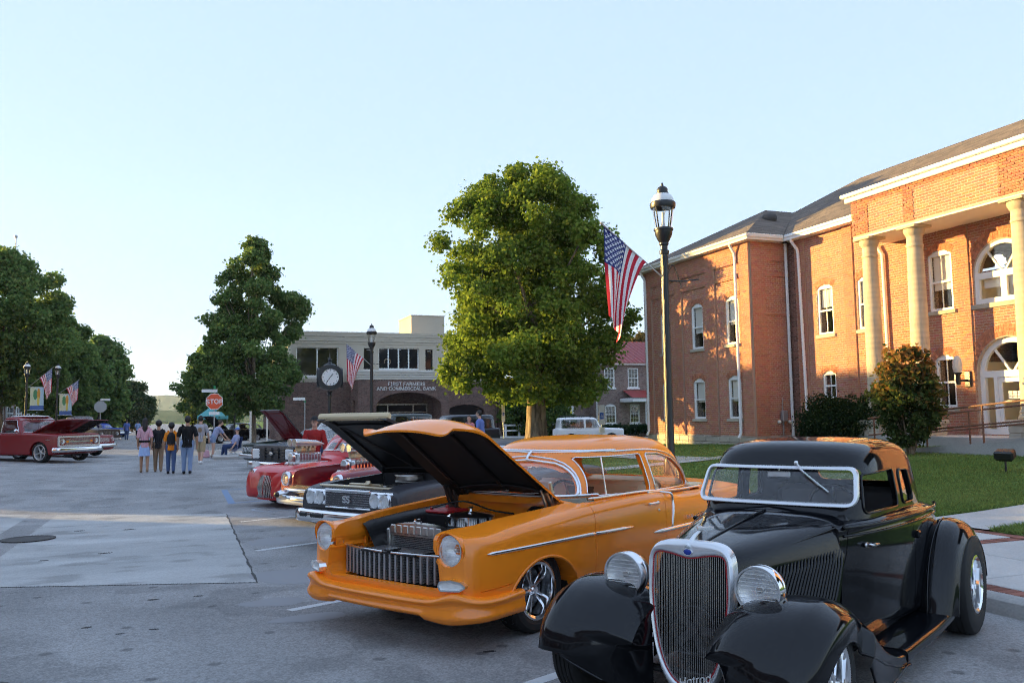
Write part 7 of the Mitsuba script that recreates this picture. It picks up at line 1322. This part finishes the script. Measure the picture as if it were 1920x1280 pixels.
K = thing('flood_light', 'small black floodlight on a stake in the lawn', 'light', (14.55, 11.9, -.14), rad(200)); obj('stake', tube([(0, 0, .5), (0, 0, .86)], .02, 8), 'black_iron', K, True); obj('lamp_head', mv(box(-.10, .12, -.17, .17, -.08, .10, .03), (0, 0, .95), ry=.3), 'black_iron', K, 35); obj('lamp_yoke', tube([(0, -.18, .95), (0, -.1, .84), (0, .1, .84), (0, .18, .95)], .012, 6), 'black_iron', K, True)
K = thing('rail_fence', 'white two rail fence beyond the drive-through', 'fence', group=None)
for x in np.arange(22.4, 27, 1.1): obj('fence_post', box(x - .07, x + .07, 59.9, 60.04, .0, 1.05, .01), 'white_trim', K, 30)
for z in (.5, .9): obj('fence_rail', box(22.2, 27.2, 59.93, 60.0, z, z + .12, .008), 'white_trim', K, 30)
pr('teal_cloth', (.10, .38, .42), .8)
K = thing('pop_up_tent', 'teal pop-up canopy far down the street behind the stop sign', 'tent', (2.2, 76, 0))
obj('canopy', trimesh.Trimesh(np.array([(-1.2, -1.2, 2.0), (1.2, -1.2, 2.0), (1.2, 1.2, 2.0), (-1.2, 1.2, 2.0), (0, 0, 2.9), (-1.2, -1.2, 1.75), (1.2, -1.2, 1.75), (1.2, 1.2, 1.75), (-1.2, 1.2, 1.75)]), np.array([(0, 1, 4), (1, 2, 4), (2, 3, 4), (3, 0, 4), (0, 5, 6), (0, 6, 1), (1, 6, 7), (1, 7, 2), (2, 7, 8), (2, 8, 3), (3, 8, 5), (3, 5, 0)])), 'teal_cloth', K, False)
for x in (-1.15, 1.15):
    for y in (-1.15, 1.15): obj('tent_leg', tube([(x, y, 0), (x, y, 2.0)], .02, 6), 'galvanised', K, True)
pr('flower_orange', (.7, .25, .06), .8); 
for i, (x, y, m_, lb) in enumerate(((.95, 41.3, 'cloth_pink', 'pink shopping bag on the ground by the woman in shorts'), (1.45, 41.0, 'shade_cloth', 'cream shopping bag on the ground beside the seated man'))):
    K = thing('shopping_bag', lb, 'bag', (x, y, .0), .3 * i); b_ = box(-.16, .16, -.1, .1, 0.005, .34, .03); b_.vertices[:, :2] *= (1 - .25 * (b_.vertices[:, 2:3] > .2)); obj('bag_body', b_, m_, K, 40); obj('bag_handle', tube([(-.07, 0, .33), (-.05, 0, .45), (.05, 0, .45), (.07, 0, .33)], .008, 6), m_, K, True)
# ------------------------------------------------------------------ people
def bones(L, step=.03, it=8):
    """one smooth surface over tapered bones (a, ra, b, rb)"""
    ms = []
    for a, ra, b, rb in L:
        s1, s2 = trimesh.creation.icosphere(2, ra), trimesh.creation.icosphere(2, rb); s1.apply_translation(a); s2.apply_translation(b); ms.append(man(trimesh.convex.convex_hull(np.vstack([s1.vertices, s2.vertices]))))
    m = ms[0]
    for q in ms[1:]: m = m + q
    t = tm(m.refine_to_length(step)); t.merge_vertices(); trimesh.smoothing.filter_taubin(t, lamb=.5, nu=.53, iterations=it); return t
def hand(wr, dirn, palm, s=1):
    """palm, four curled fingers and a thumb from the wrist, along dirn, facing palm"""
    d = np.array(dirn, float); d /= np.linalg.norm(d); p = np.array(palm, float); p -= d * (p @ d); p /= np.linalg.norm(p); w = np.cross(d, p) * s; wr = np.array(wr, float); k1 = wr + d * .085; L = []
    pts = np.vstack([trimesh.creation.icosphere(1, .014).vertices + c for c in (wr - w * .018, wr + w * .018, k1 - w * .030, k1 + w * .030)]); ms = [man(trimesh.convex.convex_hull(pts))]
    def bone(a, ra, b, rb): return man(trimesh.convex.convex_hull(np.vstack([trimesh.creation.icosphere(1, ra).vertices + a, trimesh.creation.icosphere(1, rb).vertices + b])))
    for i, (o, l) in enumerate(((-.030, .062), (-.010, .076), (.010, .072), (.029, .056))):
        a = k1 + w * o - d * .01; b = a + d * l * .5 + p * l * .18; c = b + d * l * .34 + p * l * .36; ms += [bone(a, .0095, b, .0085), bone(b, .0085, c, .0072)]
    a = wr + d * .03 - w * .026; b = a + d * .03 - w * .026 + p * .012; c = b + d * .032 - w * .004 + p * .016; ms += [bone(a, .012, b, .010), bone(b, .010, c, .0085)]
    m = ms[0]
    for q in ms[1:]: m = m + q
    return m
def person(label, loc, rz, h=1.75, build=1.0, top='cloth_black', sleeve='short', low='cloth_denim', lower='long', skin='skin_fair', hair='hair_dark', hairstyle='short', shoes='cloth_black', stride=.16, arms=((.05, .03), (-.05, .03)), lean=0.0, cap=None, belt=None, group=None, sit=False, head_turn=0.0, bag=None, logo=None, vest=None, elbow=(.07, .07)):
    k = h / 1.75; K = thing('person', label, 'person', loc, rz, k, group); b = build
    V = lambda *p: np.array(p, float)
    hz = .50 if sit else .93
    ln = lambda z: lean * (z - .93) if not sit else -.25 * (z - .5)
    H = [V(0, .085, hz), V(0, -.085, hz)]
    if sit: KN = [V(.42, .13, .50), V(.42, -.10, .52)]; AN = [V(.40, .14, .08), V(.50, -.09, .08)]
    else: KN = [V(stride * .62 + .02, .09, .50), V(-stride * .10 + .02, -.09, .49)]; AN = [V(stride, .09, .085), V(-stride, -.09, .10)]
    dz = hz - .93; X = lambda z: ln(z + dz)
    NB = V(X(1.42), 0, 1.42 + dz); HD = V(X(1.6) + .02, 0, 1.615 + dz); SH = [V(X(1.38), .158 * b, 1.375 + dz), V(X(1.38), -.158 * b, 1.375 + dz)]; EL, WR = [], []
    for i, s in ((0, 1), (1, -1)):
        f, o = arms[i]; e = SH[i] + V(f - .02, s * (.035 + o * .6), -.285); w = e + V(f * .6 + elbow[i], s * (o * .1 - .012), -math.sqrt(max(.01, .245 ** 2 - min(.22, elbow[i]) ** 2))); EL.append(e); WR.append(w)
    B = [(V(X(1.0), 0, .96 + dz), .125 * b, V(X(1.15), 0, 1.12 + dz), .115 * b), (V(X(1.15), 0, 1.12 + dz), .115 * b, V(X(1.32), 0, 1.30 + dz), .125 * b), (SH[0] - [0, .03, .02], .06, SH[1] + [0, .03, -.02], .06), (NB, .058, HD - [.0, 0, .06], .052)]
    for i in (0, 1): B += [(SH[i], .052, EL[i], .040), (EL[i], .040, WR[i], .027), (H[i] + [0, 0, .02], .092 * b, KN[i], .058), (KN[i], .056, AN[i], .038)]
    body = man(bones(B, .045, 5))
    skull = sphere(HD + [-.005, 0, .025], .1, 3, (.98, .78, 1.12)); jaw = sphere(HD + [.03, 0, -.055], .062, 2, (1, .9, .95)); nose_ = sphere(HD + [.105, 0, -.01], .016, 1, (1, .8, 1.5)); ears = [sphere(HD + [.0, s * .078, -.005], .022, 1, (.8, .4, 1.3)) for s in (1, -1)]
    hd = man(skull) + man(jaw) + man(nose_) + man(ears[0]) + man(ears[1]); ms = body + hd
    for i, s in ((0, 1), (1, -1)): ms = ms + hand(WR[i], WR[i] - EL[i] + [.02, 0, 0], V(.3, -s, -.1), s)
    obj('body', ms, skin, K, 60)
    for s in (1, -1): obj('eye', sphere(HD + [.088, s * .032, .015], .0105, 1), 'hair_dark', K, True)
    obj('mouth', box(HD[0] + .078, HD[0] + .092, -.02, .02, HD[2] - .055, HD[2] - .049, .002), 'cloth_rose', K, 30)
    # hair
    hs = man(sphere(HD + [-.018, 0, .038], .105, 3, (1.0, .84, 1.08))) - man(box(HD[0] + .035, HD[0] + .3, -.2, .2, HD[2] - .3, HD[2] + .065)) - man(box(-.4 + HD[0], .3 + HD[0], -.2, .2, HD[2] - .35, HD[2] - .075))
    if hairstyle == 'long': hs = hs + man(bones([(HD + [-.04, 0, .02], .085, HD + [-.075, 0, -.15], .082), (HD + [-.075, 0, -.15], .08, HD + [-.10, 0, -.36], .05)], .04, 4))
    if hairstyle == 'curly': hs = hs + man(sphere(HD + [-.02, 0, .05], .115, 3, (1, .92, 1.0))) - man(box(HD[0] + .05, HD[0] + .3, -.2, .2, HD[2] - .3, HD[2] + .07))
    if hairstyle != 'none': obj('hair', hs, hair, K, 50)
    if cap:
        c = man(sphere(HD + [-.005, 0, .05], .108, 3, (1, .86, .95))) - man(box(-.3 + HD[0], .3 + HD[0], -.2, .2, HD[2] - .3, HD[2] + .055)); br = tm(prism(Point(0, 0).buffer(.085).union(sbox(-.05, -.08, .0, .08)), 0, .008, 'z')); br.vertices[:, :2] *= [1.05, .95]; br = mv(br, HD + [.095, 0, .058], ry=.12); obj('cap', cat(c, br), cap, K, 40)
    # clothes
    g = .014
    tb = [(NB - [0, 0, .045], .055, SH[0], .05 + g), (NB - [0, 0, .045], .055, SH[1], .05 + g), (V(X(.92), 0, .86 + dz), .130 * b + g * 1.4, V(X(1.15), 0, 1.12 + dz), .118 * b + g), (V(X(1.15), 0, 1.12 + dz), .118 * b + g, V(X(1.32), 0, 1.30 + dz), .128 * b + g), (SH[0] - [0, .03, .02], .062 + g, SH[1] + [0, .03, -.02], .062 + g)]
    for i in (0, 1):
        e = EL[i] if sleeve == 'long' else SH[i] + (EL[i] - SH[i]) * .72
        if sleeve != 'none': tb.append((SH[i], .054 + g, e, .048 + g * 1.3))
        if sleeve == 'long': tb.append((EL[i], .044 + g, WR[i] - (WR[i] - EL[i]) * .06, .032 + g))
    t = man(bones(tb, .04, 4)); t = t - man(box(-1, 1, -.13 * b - .06, .13 * b + .06, .2, hz - .12)) if not sit else t; t = t - man(lathe([(0, 1.40 + dz), (.066, 1.40 + dz), (.075, 1.6 + dz), (0, 1.6 + dz)], 20).apply_translation((X(1.42), 0, 0)))
    obj('shirt', t, top, K, 60)
    if vest: vt = man(bones([(V(X(1.0), 0, 1.02 + dz), .128 * b + .022, V(X(1.32), 0, 1.30 + dz), .128 * b + .024)], .04, 4)); obj('vest', vt, vest, K, 60)
    if logo: obj('shirt_print', mv(sphere((0, 0, 0), .085, 2, (.12, 1, 1.1)), (X(1.25) - .128 * b - g + .004, -.02, 1.24 + dz)), logo, K, True)
    if lower == 'skirt':
        S = [np.c_[(.125 + .025 * t_) * b * np.cos(np.linspace(0, 2 * pi, 40, endpoint=False)) + .01 * t_, (.155 + .035 * t_) * b * np.sin(np.linspace(0, 2 * pi, 40, endpoint=False)) * (1 + .02 * np.sin(9 * np.linspace(0, 2 * pi, 40, endpoint=False)) * t_), np.full(40, 1.0 - .46 * t_)] for t_ in np.linspace(0, 1, 9)]; obj('skirt', loft(np.array(S)), low, K, 50)
    else:
        pb = [(V(X(.97), 0, hz + .05), .128 * b + .006, V(0, 0, hz), .125 * b + .006)]
        for i in (0, 1):
            kn = KN[i]
            if lower == 'long': pb += [(H[i] + [0, 0, .02], .096 * b + .008, kn, .068 + .008), (kn, .066 + .008, AN[i] + [0, 0, .03], .055)]
            elif lower == 'shorts': e = H[i] + (kn - H[i]) * .98; pb.append((H[i] + [0, 0, .02], .098 * b + .01, e, .085))
            else: e = H[i] + (kn - H[i]) * .42; pb.append((H[i] + [0, 0, .02], .098 * b + .01, e, .092))
        obj('trousers' if lower == 'long' else 'shorts', bones(pb, .04, 4), low, K, 60)
    if belt: obj('belt', lathe([(.14 * b, 0), (.162 * b, 0), (.162 * b, .06), (.14 * b, .06)], 32).apply_transform(np.diag([1, 1.14, 1, 1])).apply_translation((X(1.0), 0, .98)), belt, K, 40)
    for i in (0, 1):
        a = AN[i]; obj('shoe', trimesh.convex.convex_hull(np.vstack([trimesh.creation.icosphere(2, .045).vertices + (a + [-.03, 0, -.03]), trimesh.creation.icosphere(2, .034).vertices * [1, 1.2, .9] + (a + [.12, 0, -.05]), trimesh.creation.icosphere(2, .04).vertices + (a + [.0, 0, .0])])), shoes, K, 60)
    if bag: obj('shoulder_bag', box(-.24, -.10, -.12, .10, 1.0 + dz, 1.26 + dz, .04), bag, K, 40)
    return K
UP = pi / 2; WG = 'people walking away down the street'
person('woman with long dark hair, pink blouse and pale blue skirt walking away', (-1.21, 30.8, .0), UP + .05, 1.78, .92, 'cloth_pink', 'short', 'cloth_pale_blue', 'skirt', 'skin_tan', 'hair_dark', 'long', 'cloth_tan', .12, ((.04, .04), (-.06, .05)), belt='cloth_black', group=WG)
person('boy in a dark plaid shirt and tan trousers walking away', (-.79, 30.9, 0), UP, 1.70, .95, 'cloth_charcoal', 'long', 'cloth_tan', 'long', 'skin_tan', 'hair_dark', 'curly', 'cloth_tan', .13, ((-.05, .04), (.06, .03)), group=WG)
person('child in an orange shirt under a dark vest and jeans walking away', (-.38, 29.5, 0), UP - .05, 1.62, .92, 'cloth_orange', 'short', 'cloth_denim', 'long', 'skin_tan', 'hair_dark', 'curly', 'cloth_black', .10, ((.03, .05), (-.03, .05)), vest='cloth_charcoal', group=WG)
person('man in a black t-shirt and faded jeans walking away', (.1, 29.1, 0), UP - .03, 1.83, 1.18, 'cloth_black', 'short', 'cloth_light_denim', 'long', 'skin_tan', 'hair_dark', 'short', 'cloth_black', .12, ((.05, .09), (-.05, .09)), group=WG)
person('tall man in a grey printed t-shirt and khaki shorts walking away', (.6, 35.5, 0), UP - .35, 1.86, 1.12, 'cloth_grey', 'short', 'cloth_khaki', 'shorts', 'skin_fair', 'hair_dark', 'short', 'cloth_white', .18, ((-.08, .05), (.10, .05)), logo='cloth_tan', group=WG)
person('woman in a purplish shirt and denim shorts bending over her bags', (1.22, 41.2, 0), rad(20), 1.68, 1.05, 'cloth_lilac', 'short', 'cloth_light_denim', 'brief', 'skin_fair', 'hair_brown', 'short', 'cloth_tan', .05, ((.22, .05), (.22, .05)), lean=.55, bag='cloth_white')
CHK = thing('folding_chair', 'folding chair under the seated man by the dark green car', 'chair', (2.08, 40.35, 0), rad(-165)); obj('seat', box(-.22, .25, -.26, .26, .40, .43, .01), 'cloth_navy', CHK, 30); obj('backrest', mv(box(-.015, .015, -.26, .26, 0, .5, .01), (-.22, 0, .43), ry=-.2), 'cloth_navy', CHK, 30)
for s in (1, -1): obj('leg', tube([(.24, s * .27, 0), (-.2, s * .27, .43)], .012, 6), 'galvanised', CHK, True); obj('leg', tube([(-.24, s * .27, 0), (.24, s * .27, .43)], .012, 6), 'galvanised', CHK, True)
person('seated man in a pale lilac shirt and blue cap on a folding chair', (2.1, 40.35, 0), rad(-165), 1.76, 1.15, 'cloth_lilac', 'short', 'cloth_navy', 'long', 'skin_fair', 'hair_brown', 'short', 'cloth_white', sit=True, cap='cloth_blue', arms=((.15, .04), (.18, .04)))
person('man in a red sweatshirt and cap looking down between parked cars', (2.86, 20.5, .0), rad(-95), 1.74, 1.16, 'cloth_red', 'long', 'cloth_denim', 'long', 'skin_fair', 'hair_brown', 'short', 'cloth_black', .04, ((.05, .05), (.05, .05)), lean=.10, cap='black_matte')
person('man in a blue t-shirt with sunglasses on his head, back turned', (9.75, 28.6, .17), rad(150), 1.72, 1.12, 'cloth_blue', 'short', 'cloth_khaki', 'shorts', 'skin_fair', 'hair_dark', 'short', 'cloth_white', .05, ((.06, .06), (.02, .08)), lean=.06)
person('woman in a pink top facing the man in blue', (9.55, 29.3, .16), rad(-110), 1.56, .98, 'cloth_rose', 'short', 'cloth_light_denim', 'shorts', 'skin_fair', 'hair_brown', 'long', 'cloth_tan', .04, ((.08, .03), (.05, .03)))
person('distant pedestrian in a blue shirt left of the street centre', (-4.7, 82.2, .05), UP, 1.78, 1.1, 'cloth_blue', 'short', 'cloth_denim', 'long', 'skin_fair', 'hair_brown', 'short', 'cloth_black', .12, group='distant pedestrians'); person('distant pedestrian in a pale shirt beside the blue shirted one', (-3.9, 84, .05), UP, 1.72, 1.05, 'cloth_pale_blue', 'short', 'cloth_charcoal', 'long', 'skin_fair', 'hair_dark', 'short', 'cloth_black', .12, group='distant pedestrians')
# ------------------------------------------------------------------ air
scene['air'] = {'type': 'homogeneous', 'albedo': rgb(.82, .93, 1.0), 'sigma_t': 1.3e-4}
scene['haze'] = {'type': 'cube', 'to_world': T().translate([0, 4300, 66]) @ T().scale([6200, 4850, 68.6]), 'bsdf': {'type': 'null'}, 'interior': {'type': 'ref', 'id': 'air'}}
labels['haze'] = {'label': 'thin evening haze in the air down the street', 'category': 'haze', 'kind': 'stuff'}
scene['camera']['medium'] = {'type': 'ref', 'id': 'air'}
